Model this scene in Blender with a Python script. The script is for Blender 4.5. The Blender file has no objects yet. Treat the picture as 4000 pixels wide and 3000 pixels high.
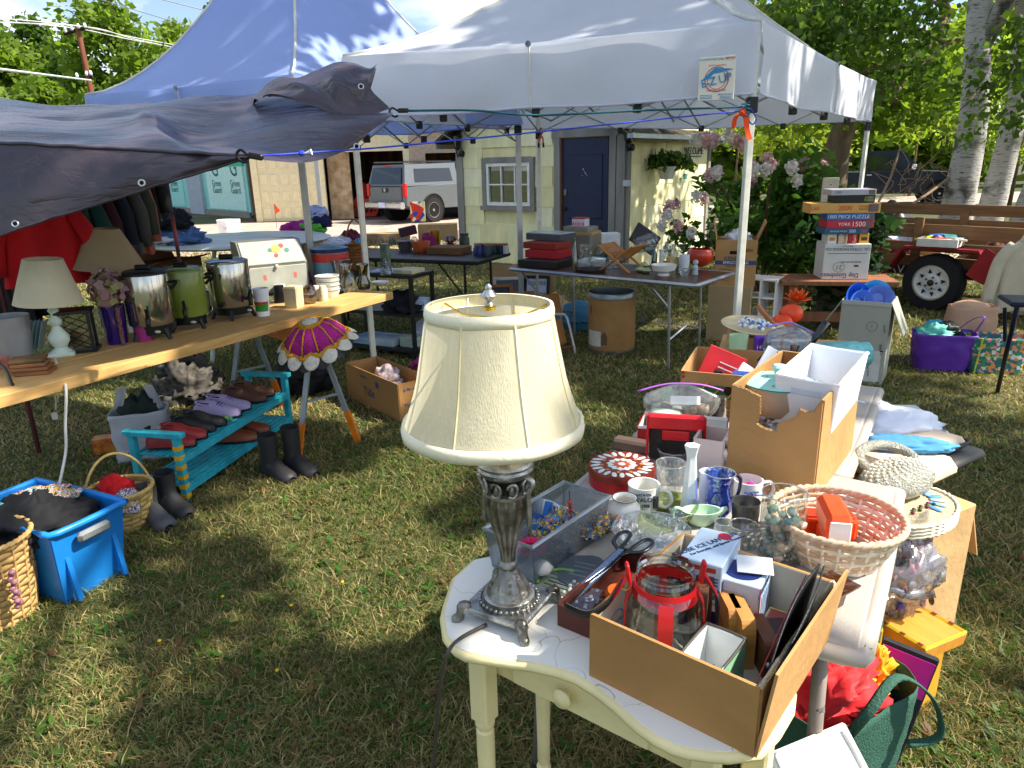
import bpy,bmesh,math,random
import numpy as np
from mathutils import Vector,Matrix,Euler,noise as mnoise
rad=math.radians
sc=bpy.context.scene
C=sc.collection
# ---------------------------------------------------------------- camera
CAM_H=1.64;PITCH=rad(17.2);ROLL=rad(-1.4);FPX=2773.0
cam_d=bpy.data.cameras.new('camera');cam=bpy.data.objects.new('camera',cam_d);C.objects.link(cam)
cam_d.sensor_width=36.0;cam_d.lens=36.0*FPX/4000.0;cam_d.clip_start=0.05;cam_d.clip_end=600
CAM_R=Matrix.Rotation(math.pi/2-PITCH,3,'X')@Matrix.Rotation(ROLL,3,'Z')
cam.matrix_world=Matrix.Translation((0,0,CAM_H))@CAM_R.to_4x4()
sc.camera=cam
# ---------------------------------------------------------------- sky and sun
SUN_EL=rad(47);SUN_AZ=rad(-8) # azimuth measured from +X towards +Y
sun_dir=Vector((math.cos(SUN_EL)*math.cos(SUN_AZ),math.cos(SUN_EL)*math.sin(SUN_AZ),math.sin(SUN_EL)))
W=bpy.data.worlds.new('World');sc.world=W;W.use_nodes=True
wn=W.node_tree;wn.nodes.clear()
def _n(t,k,**kw):
 n=t.nodes.new(k)
 for a,b in kw.items():setattr(n,a,b)
 return n
sky=_n(wn,'ShaderNodeTexSky',sky_type='NISHITA',sun_disc=False,sun_elevation=SUN_EL,
         sun_rotation=math.pi/2-SUN_AZ,air_density=1.0,dust_density=1.2,ozone_density=1.2)
wtc=_n(wn,'ShaderNodeTexCoord')
wmp=_n(wn,'ShaderNodeMapping');wmp.inputs['Scale'].default_value=(1.0,1.0,2.2)
wno=_n(wn,'ShaderNodeTexNoise');wno.inputs['Scale'].default_value=3.2;wno.inputs['Detail'].default_value=7;wno.inputs['Roughness'].default_value=0.55
wrp=_n(wn,'ShaderNodeValToRGB');wrp.color_ramp.elements[0].position=0.47;wrp.color_ramp.elements[1].position=0.68
wcl=_n(wn,'ShaderNodeMix',data_type='RGBA');wcl.inputs[7].default_value=(8.2,8.6,9.2,1)
wbg=_n(wn,'ShaderNodeBackground');wbg.inputs['Strength'].default_value=0.108
wou=_n(wn,'ShaderNodeOutputWorld')
L=wn.links.new
L(wtc.outputs['Generated'],wmp.inputs['Vector']);L(wmp.outputs['Vector'],wno.inputs['Vector']);L(wno.outputs['Fac'],wrp.inputs['Fac'])
L(wrp.outputs['Color'],wcl.inputs[0]);L(sky.outputs['Color'],wcl.inputs[6]);L(wcl.outputs[2],wbg.inputs['Color']);L(wbg.outputs[0],wou.inputs[0])
sun_d=bpy.data.lights.new('sun','SUN');sun_d.energy=5.0;sun_d.angle=rad(0.55);sun_d.color=(1.0,0.93,0.80)
sun=bpy.data.objects.new('sun',sun_d);C.objects.link(sun)
sun.rotation_euler=sun_dir.to_track_quat('Z','Y').to_euler();sun.location=(20,-5,30)
sc.view_settings.view_transform='Standard';sc.view_settings.look='None';sc.view_settings.gamma=1.0
sc.view_settings.use_curve_mapping=False;sc.view_settings.exposure=0.95
sc.cycles.max_bounces=6;sc.cycles.diffuse_bounces=3;sc.cycles.glossy_bounces=3;sc.cycles.transparent_max_bounces=16;sc.cycles.transmission_bounces=4;sc.cycles.use_adaptive_sampling=True;sc.cycles.adaptive_threshold=0.03
sc.cycles.caustics_reflective=False;sc.cycles.caustics_refractive=False;sc.cycles.sample_clamp_indirect=6
sc.cycles.use_denoising=True
# ---------------------------------------------------------------- measuring helpers
CAM_O=Vector((0,0,CAM_H));CAM_RT=CAM_R.transposed()
def ray(u,v):return CAM_R@Vector(((u-2000)/FPX,-(v-1500)/FPX,-1.0))
def G(u,v,z=0.0):
 d=ray(u,v);return CAM_O+d*((z-CAM_H)/d.z)
def AT(u,v,y):
 d=ray(u,v);return CAM_O+d*(y/d.y)
def depth(p):return-(CAM_RT@(Vector(p)-CAM_O)).z
def S(px,p):return px*depth(p)/FPX
def ZT(p,v):
 u=2000+FPX*(CAM_RT@(Vector(p)-CAM_O)).x/depth(p)
 d=ray(u,v);return CAM_H+d.z*math.hypot(p[0],p[1])/math.hypot(d.x,d.y)
T=0.72
rnd=random.Random(7)
# ---------------------------------------------------------------- materials
def lin(c):return c/12.92 if c<=0.04045 else((c+0.055)/1.055)**2.4
def hexc(h):
 h=h.lstrip('#');return tuple(lin(int(h[i:i+2],16)/255.0)for i in(0,2,4))
_m={}
def mat(h,rough=0.6,metal=0.0,var=0.14,scale=9.0,bump=0.0,bs=80.0,spec=0.4,h2=None,stretch=None,coat=0.0,trans=0.0,sheen=0.0,detail=4.0):
 key=(h,rough,metal,var,scale,bump,bs,spec,h2,stretch,coat,trans,sheen)
 if key in _m:return _m[key]
 m=bpy.data.materials.new('m_'+h.lstrip('#'));m.use_nodes=True;_m[key]=m
 t=m.node_tree;b=t.nodes['Principled BSDF'];l=t.links.new
 c=hexc(h)
 b.inputs['Roughness'].default_value=rough;b.inputs['Metallic'].default_value=metal
 b.inputs['Specular IOR Level'].default_value=spec;b.inputs['Coat Weight'].default_value=coat
 if sheen:b.inputs['Sheen Weight'].default_value=sheen
 tc=_n(t,'ShaderNodeTexCoord');mp=_n(t,'ShaderNodeMapping')
 l(tc.outputs['Object'],mp.inputs['Vector'])
 if stretch:mp.inputs['Scale'].default_value=stretch
 nz=_n(t,'ShaderNodeTexNoise');nz.inputs['Scale'].default_value=scale;nz.inputs['Detail'].default_value=detail
 l(mp.outputs['Vector'],nz.inputs['Vector'])
 mx=_n(t,'ShaderNodeMix',data_type='RGBA')
 if h2:a1,a2=c,hexc(h2)
 else:a1=tuple(x*(1-var)for x in c);a2=tuple(min(1,x*(1+var))for x in c)
 mx.inputs[6].default_value=(*a1,1);mx.inputs[7].default_value=(*a2,1)
 rp=_n(t,'ShaderNodeMapRange');rp.inputs[1].default_value=0.3;rp.inputs[2].default_value=0.7
 l(nz.outputs['Fac'],rp.inputs[0]);l(rp.outputs[0],mx.inputs[0]);l(mx.outputs[2],b.inputs['Base Color'])
 if not metal:
  rr=_n(t,'ShaderNodeMapRange');rr.inputs[3].default_value=max(0.02,rough-0.07);rr.inputs[4].default_value=min(1,rough+0.07)
  l(nz.outputs['Fac'],rr.inputs[0]);l(rr.outputs[0],b.inputs['Roughness'])
 if bump:
  n2=_n(t,'ShaderNodeTexNoise');n2.inputs['Scale'].default_value=bs;n2.inputs['Detail'].default_value=5
  l(mp.outputs['Vector'],n2.inputs['Vector'])
  bp=_n(t,'ShaderNodeBump');bp.inputs['Strength'].default_value=bump;bp.inputs['Distance'].default_value=0.02
  l(n2.outputs['Fac'],bp.inputs['Height']);l(bp.outputs[0],b.inputs['Normal'])
 if trans:
  tr=_n(t,'ShaderNodeBsdfTranslucent');ms=_n(t,'ShaderNodeMixShader');ms.inputs[0].default_value=trans
  l(mx.outputs[2],tr.inputs[0]);o=t.nodes['Material Output']
  l(b.outputs[0],ms.inputs[1]);l(tr.outputs[0],ms.inputs[2]);l(ms.outputs[0],o.inputs[0])
 return m
def glass(h='#eef4f2',tint=0.92,gloss=0.06,rough=0.03,milky=0.0,bump=0.0,bs=30.0,key=0):
 k=('glass',h,tint,gloss,rough,milky,bump,bs,key)
 if k in _m:return _m[k]
 m=bpy.data.materials.new('m_glass_'+h.lstrip('#'));m.use_nodes=True;_m[k]=m
 t=m.node_tree;t.nodes.clear();l=t.links.new;c=hexc(h)
 o=_n(t,'ShaderNodeOutputMaterial');tr=_n(t,'ShaderNodeBsdfTransparent');tr.inputs[0].default_value=(*[x*min(1,tint+.04)for x in c],1)
 gl=_n(t,'ShaderNodeBsdfGlossy');gl.inputs['Roughness'].default_value=rough
 lw=_n(t,'ShaderNodeLayerWeight');lw.inputs['Blend'].default_value=0.42
 mr=_n(t,'ShaderNodeMapRange');mr.inputs[3].default_value=gloss;mr.inputs[4].default_value=0.5
 l(lw.outputs['Fresnel'],mr.inputs[0])
 ms=_n(t,'ShaderNodeMixShader');l(mr.outputs[0],ms.inputs[0])
 if bump:
  n2=_n(t,'ShaderNodeTexVoronoi');n2.inputs['Scale'].default_value=bs
  tc=_n(t,'ShaderNodeTexCoord');l(tc.outputs['Object'],n2.inputs['Vector'])
  bp=_n(t,'ShaderNodeBump');bp.inputs['Strength'].default_value=bump;bp.inputs['Distance'].default_value=0.01
  l(n2.outputs['Distance'],bp.inputs['Height']);l(bp.outputs[0],gl.inputs['Normal']);l(bp.outputs[0],lw.inputs['Normal'])
 base=tr.outputs[0]
 if milky:
  df=_n(t,'ShaderNodeBsdfDiffuse');df.inputs[0].default_value=(*c,1)
  tl=_n(t,'ShaderNodeBsdfTranslucent');tl.inputs[0].default_value=(*c,1)
  a0=_n(t,'ShaderNodeMixShader');a0.inputs[0].default_value=0.45;l(df.outputs[0],a0.inputs[1]);l(tl.outputs[0],a0.inputs[2])
  a=_n(t,'ShaderNodeMixShader');a.inputs[0].default_value=milky;l(tr.outputs[0],a.inputs[1]);l(a0.outputs[0],a.inputs[2]);base=a.outputs[0]
 l(base,ms.inputs[1]);l(gl.outputs[0],ms.inputs[2]);l(ms.outputs[0],o.inputs[0])
 return m
def attr_mat(name,rough=0.6,trans=0.35,spec=0.25):
 if name in _m:return _m[name]
 m=bpy.data.materials.new(name);m.use_nodes=True;_m[name]=m
 t=m.node_tree;b=t.nodes['Principled BSDF'];l=t.links.new
 at=_n(t,'ShaderNodeAttribute',attribute_name='col');l(at.outputs['Color'],b.inputs['Base Color'])
 b.inputs['Roughness'].default_value=rough;b.inputs['Specular IOR Level'].default_value=spec
 if trans:
  tr=_n(t,'ShaderNodeBsdfTranslucent');ms=_n(t,'ShaderNodeMixShader');ms.inputs[0].default_value=trans
  hs=_n(t,'ShaderNodeHueSaturation');hs.inputs['Value'].default_value=1.5;hs.inputs['Saturation'].default_value=1.1
  l(at.outputs['Color'],hs.inputs['Color']);l(hs.outputs[0],tr.inputs[0]);l(b.outputs[0],ms.inputs[1]);l(tr.outputs[0],ms.inputs[2])
  l(ms.outputs[0],t.nodes['Material Output'].inputs[0])
 return m
def nodes_mat(name,build):
 if name in _m:return _m[name]
 m=bpy.data.materials.new(name);m.use_nodes=True;_m[name]=m
 build(m.node_tree,m.node_tree.nodes['Principled BSDF'],m.node_tree.links.new);return m
# ---------------------------------------------------------------- mesh building
def rmat(r):
 if r is None:return None
 if isinstance(r,(int,float)):return Matrix.Rotation(r,3,'Z')
 if isinstance(r,Matrix):return r
 return Euler(r).to_matrix()
def perp(d):
 d=d.normalized();a=Vector((0,0,1))if abs(d.z)<0.9 else Vector((1,0,0))
 x=d.cross(a).normalized();return x,d.cross(x).normalized()
class M:
 def __init__(s):s.v=[];s.f=[]
 def add(s,v,f):
  o=len(s.v);s.v+=[tuple(p)for p in v];s.f+=[tuple(i+o for i in q)for q in f];return s
 def box(s,c,d,r=None,taper=(1,1)):
  R=rmat(r);c=Vector(c);x,y,z=d[0]/2,d[1]/2,d[2]/2;vs=[]
  for k in(-1,1):
   tx,ty=(taper if k>0 else(1,1))
   for a,b in((-1,-1),(1,-1),(1,1),(-1,1)):
    p=Vector((a*x*tx,b*y*ty,k*z));vs.append(c+(R@p if R else p))
  return s.add(vs,[(3,2,1,0),(4,5,6,7),(0,1,5,4),(1,2,6,5),(2,3,7,6),(3,0,4,7)])
 def cbox(s,c,d,b=0.004,r=None):
  R=rmat(r);c=Vector(c);h=[q/2 for q in d];b=min(b,min(h)*0.9);pts=[]
  for i in(-1,1):
   for j in(-1,1):
    for k in(-1,1):
     for e in range(3):
      p=[i*(h[0]-b),j*(h[1]-b),k*(h[2]-b)];p[e]=(i,j,k)[e]*h[e];pts.append(p)
  def idx(i,j,k,e):return((i>0)*4+(j>0)*2+(k>0))*3+e
  f=[]
  for e in range(3):
   for sg in(-1,1):
    o=[q for q in range(3)if q!=e];q=[]
    for a,bb in((-1,-1),(1,-1),(1,1),(-1,1)):
     ijk=[0,0,0];ijk[e]=sg;ijk[o[0]]=a;ijk[o[1]]=bb;q.append(idx(*ijk,e))
    flip=(sg<0)!=(e==1)
    f.append(tuple(reversed(q))if flip else tuple(q))
  for e in range(3):
   o=[q for q in range(3)if q!=e]
   for a in(-1,1):
    for bb in(-1,1):
     q=[]
     for sg,w in((-1,o[0]),(1,o[0]),(1,o[1]),(-1,o[1])):
      ijk=[0,0,0];ijk[e]=sg;ijk[o[0]]=a;ijk[o[1]]=bb;q.append(idx(*ijk,w))
     f.append(tuple(q))
  for i in(-1,1):
   for j in(-1,1):
    for k in(-1,1):f.append(tuple(idx(i,j,k,e)for e in range(3)))
  vs=[c+(R@Vector(p)if R else Vector(p))for p in pts]
  return s.add(vs,f)
 def cyl(s,a,b,r0,r1=None,n=12,cap=True):
  a,b=Vector(a),Vector(b);r1=r0 if r1 is None else r1;x,y=perp(b-a);vs=[]
  for p,r in((a,r0),(b,r1)):
   for i in range(n):
    t=2*math.pi*i/n;vs.append(p+x*(r*math.cos(t))+y*(r*math.sin(t)))
  f=[(i,(i+1)%n,n+(i+1)%n,n+i)for i in range(n)]
  if cap:f+=[tuple(reversed(range(n))),tuple(range(n,2*n))]
  return s.add(vs,f)
 def lathe(s,prof,n=24,c=(0,0,0),fl=None,e=(1,1),capb=True,capt=False,sq=0):
  vs=[];c=Vector(c)
  for j,(r,z)in enumerate(prof):
   for i in range(n):
    t=2*math.pi*i/n;q=fl(j,t,r)if fl else r
    if sq:q*=1/(abs(math.cos(t))**sq+abs(math.sin(t))**sq)**(1/sq)
    vs.append(c+Vector((q*math.cos(t)*e[0],q*math.sin(t)*e[1],z)))
  m=len(prof);f=[(j*n+i,j*n+(i+1)%n,(j+1)*n+(i+1)%n,(j+1)*n+i)for j in range(m-1)for i in range(n)]
  if capb:f.append(tuple(reversed(range(n))))
  if capt:f.append(tuple(range((m-1)*n,m*n)))
  return s.add(vs,f)
 def tube(s,pts,r,n=8,closed=False,flat=1.0):
  P=[Vector(p)for p in pts];m=len(P);vs=[];px=None
  for i,p in enumerate(P):
   d=(P[(i+1)%m]-P[i-1])if closed else(P[min(i+1,m-1)]-P[max(i-1,0)])
   if d.length<1e-9:d=Vector((0,0,1))
   d.normalize()
   if px is None:px,_=perp(d)
   px=(px-d*px.dot(d))
   if px.length<1e-6:px,_=perp(d)
   px.normalize();y=d.cross(px);q=r[i]if isinstance(r,(list,tuple))else r
   for k in range(n):
    t=2*math.pi*k/n;vs.append(p+px*(q*math.cos(t))+y*(q*math.sin(t)*flat))
  f=[(j*n+i,j*n+(i+1)%n,((j+1)%m)*n+(i+1)%n,((j+1)%m)*n+i)for j in range(m if closed else m-1)for i in range(n)]
  if not closed:f+=[tuple(reversed(range(n))),tuple(range((m-1)*n,m*n))]
  return s.add(vs,f)
 def prism(s,pts,z0,z1,fn=None):
  n=len(pts);vs=[Vector((p[0],p[1],z0))for p in pts]+[Vector((p[0],p[1],z1))for p in pts]
  if fn:vs=[fn(p)for p in vs]
  return s.add(vs,[tuple(reversed(range(n))),tuple(range(n,2*n))]+[(i,(i+1)%n,n+(i+1)%n,n+i)for i in range(n)])
 def grid(s,fn,nu,nv,wrap=False):
  vs=[fn(i/(nu if wrap else nu-1),j/(nv-1))for j in range(nv)for i in range(nu)]
  f=[(j*nu+i,j*nu+(i+1)%nu,(j+1)*nu+(i+1)%nu,(j+1)*nu+i)for j in range(nv-1)for i in range(nu if wrap else nu-1)]
  return s.add(vs,f)
 def sph(s,c,r,nu=14,nv=9,fn=None):
  if isinstance(r,(int,float)):r=(r,r,r)
  c=Vector(c);vs=[]
  for j in range(nv+1):
   a=math.pi*j/nv
   for i in range(nu):
    t=2*math.pi*i/nu;p=Vector((r[0]*math.sin(a)*math.cos(t),r[1]*math.sin(a)*math.sin(t),-r[2]*math.cos(a)))
    vs.append(c+(fn(p)if fn else p))
  return s.add(vs,[(j*nu+i,j*nu+(i+1)%nu,(j+1)*nu+(i+1)%nu,(j+1)*nu+i)for j in range(nv)for i in range(nu)])
 def quad(s,a,b,c,d):return s.add([a,b,c,d],[(0,1,2,3)])
 def solid(s,t):
  """give an open sheet a thickness"""
  me=bpy.data.meshes.new('t');me.from_pydata(s.v,[],s.f);bm=bmesh.new();bm.from_mesh(me);bm.normal_update()
  r=bmesh.ops.solidify(bm,geom=bm.faces[:],thickness=t);bm.to_mesh(me);bm.free()
  s.v=[tuple(v.co)for v in me.vertices];s.f=[tuple(p.vertices)for p in me.polygons];bpy.data.meshes.remove(me);return s
def mk(name,m,material,parent=None,loc=None,rot=None,smooth=None,fix=False):
 me=bpy.data.meshes.new(name);me.from_pydata(m.v,[],m.f)
 if fix:
  bm=bmesh.new();bm.from_mesh(me);bmesh.ops.recalc_face_normals(bm,faces=bm.faces[:]);bm.to_mesh(me);bm.free()
 me.materials.append(material)
 if smooth:
  me.polygons.foreach_set('use_smooth',[True]*len(me.polygons))
  if smooth is not True:me.set_sharp_from_angle(angle=rad(smooth))
 o=bpy.data.objects.new(name,me);C.objects.link(o)
 if parent is not None:o.parent=parent
 if loc is not None:o.location=loc
 if rot is not None:o.rotation_euler=(0,0,rot)if isinstance(rot,(int,float))else rot
 return o
def tag(o,label,cat,group=None):
 o['label']=label;o['category']=cat
 if group:o['group']=group
 return o
def thing(name,label,cat,loc=(0,0,0),rot=0,group=None):
 o=bpy.data.objects.new(name,None);C.objects.link(o);o.location=loc;o.empty_display_size=0.05
 o.rotation_euler=(0,0,rot)if isinstance(rot,(int,float))else rot
 return tag(o,label,cat,group)
def struct(name,m,material,kind='structure',**k):
 o=mk(name,m,material,**k);o['kind']=kind;return o
def copy_tree(o,parent=None):
 c=o.copy();C.objects.link(c);c.parent=parent
 for ch in o.children:copy_tree(ch,c)
 return c
def txt(parent,body,size,loc,rot,material,align='CENTER',ext=0.0006,name='lettering',xs=1.0,sp=1.0,shear=0.0):
 cu=bpy.data.curves.new(name,'FONT');cu.body=body;cu.size=size;cu.align_x=align;cu.align_y='CENTER';cu.extrude=ext
 cu.space_character=sp;cu.shear=shear;cu.materials.append(material);cu.resolution_u=3
 o=bpy.data.objects.new(name,cu);C.objects.link(o);o.parent=parent;o.location=loc;o.rotation_euler=rot;o.scale=(xs,1,1)
 return o
def nz(x,y,z=0.0):return mnoise.noise(Vector((x,y,z)))
def fbm(x,y,z=0.0,o=3):return mnoise.fractal(Vector((x,y,z)),1.0,2.0,o)
# frame of a box from the pixels of its front-left and front-right base corners
def frame(A,B,z=0.0,d=None):
 a,b=G(*A,z),G(*B,z);x=b-a;w=x.length;x.normalize();y=Vector((-x.y,x.x,0));return a,w,x,y,math.atan2(x.y,x.x)
def bframe(A,B,d,z=0.0):
 """returns (centre of the base, width, rotation)"""
 a,w,x,y,r=frame(A,B,z);c=a+x*(w/2)+y*(d/2);return c,w,r,a
def vprof(p,prof):
 """silhouette (half width px, row px) -> (radius, height above p)"""
 dp=depth(p);return[(max(0.0005,hw*dp/FPX),ZT(p,v)-p[2])for hw,v in prof]
def hollow(pr,t=0.004,floor=0.006):
 """pr from the base up: add the inner wall"""
 inn=[(max(0.001,r-t),z)for r,z in reversed(pr)];b=pr[0][1]+floor
 inn=[(r,z)for r,z in inn if z>b+0.001]+[(max(0.001,pr[0][0]-t),b),(0.0005,b)]
 return pr+inn
def LT(name,label,cat,u,v,z,prof,material,n=28,t=0.004,hol=True,smooth=50,group=None,fl=None,sq=0,e=(1,1),rot=0,pname='body',tilt=None):
 """a turned vessel, standing on pixel (u, v); prof is its silhouette in pixels, base first"""
 p=G(u,v,z);pr=vprof(p,prof)
 z0=pr[0][1];pr=[(r,q-z0)for r,q in pr]
 o=thing(name,label,cat,p,tilt if tilt else rot,group)
 gl_=material.name.startswith('m_glass')
 m=M().lathe(hollow(pr,t)if hol and not gl_ else pr,n,fl=fl,sq=sq,e=e,capt=not hol)
 mk(pname,m,material,o,smooth=smooth)
 if gl_ and hol:j=len(pr)-1;mk('rim',M().tube([((fl(j,k*.1963,pr[j][0])if fl else pr[j][0])*math.cos(k*.1963)*e[0],(fl(j,k*.1963,pr[j][0])if fl else pr[j][0])*math.sin(k*.1963)*e[1],pr[j][1])for k in range(32)],.0017,6,True),glass('#f2f6f4',.95,.3,.05,milky=.3),o,smooth=True)
 return o,pr
# ================================================================= ground
def _gb(t,b,l):
 tc=_n(t,'ShaderNodeTexCoord');n1=_n(t,'ShaderNodeTexNoise');n1.inputs['Scale'].default_value=0.9;n1.inputs['Detail'].default_value=8
 n2=_n(t,'ShaderNodeTexNoise');n2.inputs['Scale'].default_value=60;n2.inputs['Detail'].default_value=6
 l(tc.outputs['Object'],n1.inputs['Vector']);l(tc.outputs['Object'],n2.inputs['Vector'])
 r=_n(t,'ShaderNodeValToRGB');e=r.color_ramp.elements;e[0].position=.35;e[0].color=(.045,.065,.016,1);e[1].position=.68;e[1].color=(.15,.125,.05,1)
 x=e.new(.52);x.color=(.085,.1,.028,1)
 l(n1.outputs['Fac'],r.inputs['Fac']);mx=_n(t,'ShaderNodeMix',data_type='RGBA',blend_type='MULTIPLY');mx.inputs[0].default_value=.8
 r2=_n(t,'ShaderNodeValToRGB');r2.color_ramp.elements[0].position=.3;r2.color_ramp.elements[0].color=(.25,.25,.25,1);r2.color_ramp.elements[1].position=.7;r2.color_ramp.elements[1].color=(1.3,1.3,1.3,1)
 l(n2.outputs['Fac'],r2.inputs['Fac']);l(r.outputs[0],mx.inputs[6]);l(r2.outputs[0],mx.inputs[7]);l(mx.outputs[2],b.inputs['Base Color'])
 b.inputs['Roughness'].default_value=.95
 bp=_n(t,'ShaderNodeBump');bp.inputs['Strength'].default_value=.6;bp.inputs['Distance'].default_value=.03;l(n2.outputs['Fac'],bp.inputs['Height']);l(bp.outputs[0],b.inputs['Normal'])
MG=nodes_mat('m_lawn',_gb)
def gz(x,y):return 0.0
struct('ground',M().grid(lambda a,b:Vector((-220+440*a,-40+400*b,0)),40,40),MG)
gravel=mat('#b8a294',.95,var=.25,scale=2.2,bump=.6,bs=40)
struct('driveway',M().prism([(-16,13.6),(-6.5,14.4),(-2.2,14.2),(-.9,13.4),(-.8,17),(6,19.8),(2,23.8),(-9,23.8),(-16,22)],.0,.006),gravel)
struct('farm_road',M().prism([(6,24.0),(10,22.6),(16,24.5),(40,30),(40,35),(20,31),(6,27)],.0,.008),gravel)
pth=[(1450,1150),(1900,1192),(2300,1228),(2600,1262),(3000,1328),(3300,1372),(3560,1405)]
pc=[G(u,v)for u,v in pth]
pl=[p+Vector((-.10,.30,0))for p in pc];pr_=[p+Vector((.10,-.28,0))for p in pc]
struct('footpath',M().prism([(p.x+.06*nz(p.x*3,p.y),p.y)for p in pr_]+[(p.x,p.y+.05*nz(p.x*5,p.y))for p in reversed(pl)],0,.007),
       mat('#3c3a3a',.95,var=.35,scale=14,bump=.5,bs=60))
# ---------------------------------------------------------------- lawn blades (nobody could count them)
def colors_to(me,cols,dom='POINT'):
 a=me.attributes.new('col','FLOAT_COLOR',dom);a.data.foreach_set('color',np.asarray(cols,np.float32).ravel())
def np_mesh(name,V,F,cols,material,parent=None,smooth=False):
 """V (n,3), F (m,k) all faces with k corners"""
 me=bpy.data.meshes.new(name);n,(m,k)=len(V),F.shape
 me.vertices.add(n);me.vertices.foreach_set('co',V.astype(np.float32).ravel())
 me.loops.add(m*k);me.loops.foreach_set('vertex_index',F.astype(np.int32).ravel())
 me.polygons.add(m);me.polygons.foreach_set('loop_start',np.arange(0,m*k,k,dtype=np.int32));me.polygons.foreach_set('loop_total',np.full(m,k,np.int32))
 me.update(calc_edges=True);me.validate();colors_to(me,cols);me.materials.append(material)
 if smooth:me.polygons.foreach_set('use_smooth',[True]*m)
 o=bpy.data.objects.new(name,me);C.objects.link(o)
 if parent:o.parent=parent
 return o
rg=np.random.default_rng(3)
def vnoise(x,y,seed=0):
 r=np.random.default_rng(seed);out=0
 for k in range(10):
  a=r.uniform(0,6.28);f=r.uniform(.6,4.5);out=out+np.sin((x*np.cos(a)+y*np.sin(a))*f+r.uniform(0,6.28))/(1+.35*f)
 return out/3.0
def lawn(n):
 r=1.15*(17/1.15)**rg.random(n)**.82;a=rg.uniform(rad(-46),rad(46),n)
 x=r*np.sin(a)+0;y=r*np.cos(a)
 w=.0019*np.maximum(1,r/2.6)*rg.uniform(.6,1.5,n);tall=rg.random(n)**3
 h=(.009+.018*rg.random(n)+.045*(tall>.96)*rg.random(n))*(1+.25*vnoise(x,y,5))*np.minimum(1.5,1+r/20)
 th=rg.uniform(0,6.283,n);lean=rg.uniform(.3,2.2,n)**1.2*h
 ld=rg.uniform(0,6.283,n);lx,ly=np.cos(ld)*lean,np.sin(ld)*lean
 dx,dy=np.cos(th)*w,np.sin(th)*w
 V=np.zeros((n,5,3));z0=np.zeros(n)-.002
 V[:,0]=np.stack([x-dx,y-dy,z0],1);V[:,1]=np.stack([x+dx,y+dy,z0],1)
 V[:,2]=np.stack([x+dx*.8+lx*.35,y+dy*.8+ly*.35,h*.6],1);V[:,3]=np.stack([x-dx*.8+lx*.35,y-dy*.8+ly*.35,h*.6],1)
 V[:,4]=np.stack([x+lx,y+ly,h],1)
 b=np.arange(n)[:,None]*5
 F=np.concatenate([b+[0,1,2],b+[0,2,3],b+[3,2,4]]);dry=vnoise(x,y,9)+rg.normal(0,.75,n)-.012*r+.3
 green=np.array([.09,.125,.028]);olive=np.array([.205,.19,.06]);straw=np.array([.41,.325,.14])
 t=np.clip((dry+1.1)/2.1,0,1)[:,None];col=np.where(t<.5,green+(olive-green)*t*2,olive+(straw-olive)*(t-.5)*2)
 col=col*rg.uniform(.65,1.35,(n,1));bl=rg.random(n)<.06;col[bl]=np.array([.11,.22,.035])*rg.uniform(.7,1.3,(bl.sum(),1))
 cc=np.ones((n,5,4));cc[:,:,:3]=col[:,None,:]
 o=np_mesh('grass',V.reshape(-1,3),F,cc.reshape(-1,4),attr_mat('m_grass',.55,.3));o['kind']='stuff'
 tag(o,'short patchy lawn of green and straw coloured blades','grass')
lawn(420000)
def weeds(n):
 r=1.5*(8/1.5)**rg.random(n);a=rg.uniform(rad(-42),rad(42),n);V=[];F=[];cc=[]
 for i in range(n):
  x,y=r[i]*math.sin(a[i]),r[i]*math.cos(a[i]);s=rg.uniform(.009,.022);c=(.07*rg.uniform(.8,1.6),.15*rg.uniform(.7,1.4),.03)if rg.random()>.14 else(.22,.13,.06)
  for k in range(rg.integers(3,6)):
   t=rg.uniform(0,6.28);el=rg.uniform(.2,.7);d=np.array([math.cos(t),math.sin(t),el]);p=np.array([-math.sin(t),math.cos(t),0])
   b=np.array([x,y,.008]);o=len(V);V+=[b,b+d*s+p*s*.45,b+d*s*2,b+d*s-p*s*.45];F.append([o,o+1,o+2,o+3]);cc+=[(*c,1)]*4
 o=np_mesh('weeds',np.array(V),np.array(F),cc,attr_mat('m_leaf',.5,.55));o['kind']='stuff';tag(o,'broad leaved clover and weeds among the lawn grass','weeds')
weeds(3600)
def daisy(u,v,k):
 p=G(u,v);o=thing('yellow_wildflower','tiny yellow wildflower growing in the open lawn','flower',p,k,'yellow wildflowers in the lawn')
 mk('stem',M().tube([(0,0,0),(.004,0,.02),(.006,.003,.04)],.0013,5),mat('#5d7a2a'),o)
 mk('petals',M().lathe([(.002,.039),(.007,.042),(.006,.045),(.001,.047)],9,c=(.006,.003,0)),mat('#e8b81c',.5),o)
for k,(u,v)in enumerate([(1335,2310),(1140,2405),(630,1875),(905,2130),(880,2362),(628,2538),(1080,2660)]):daisy(u,v,k)
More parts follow.
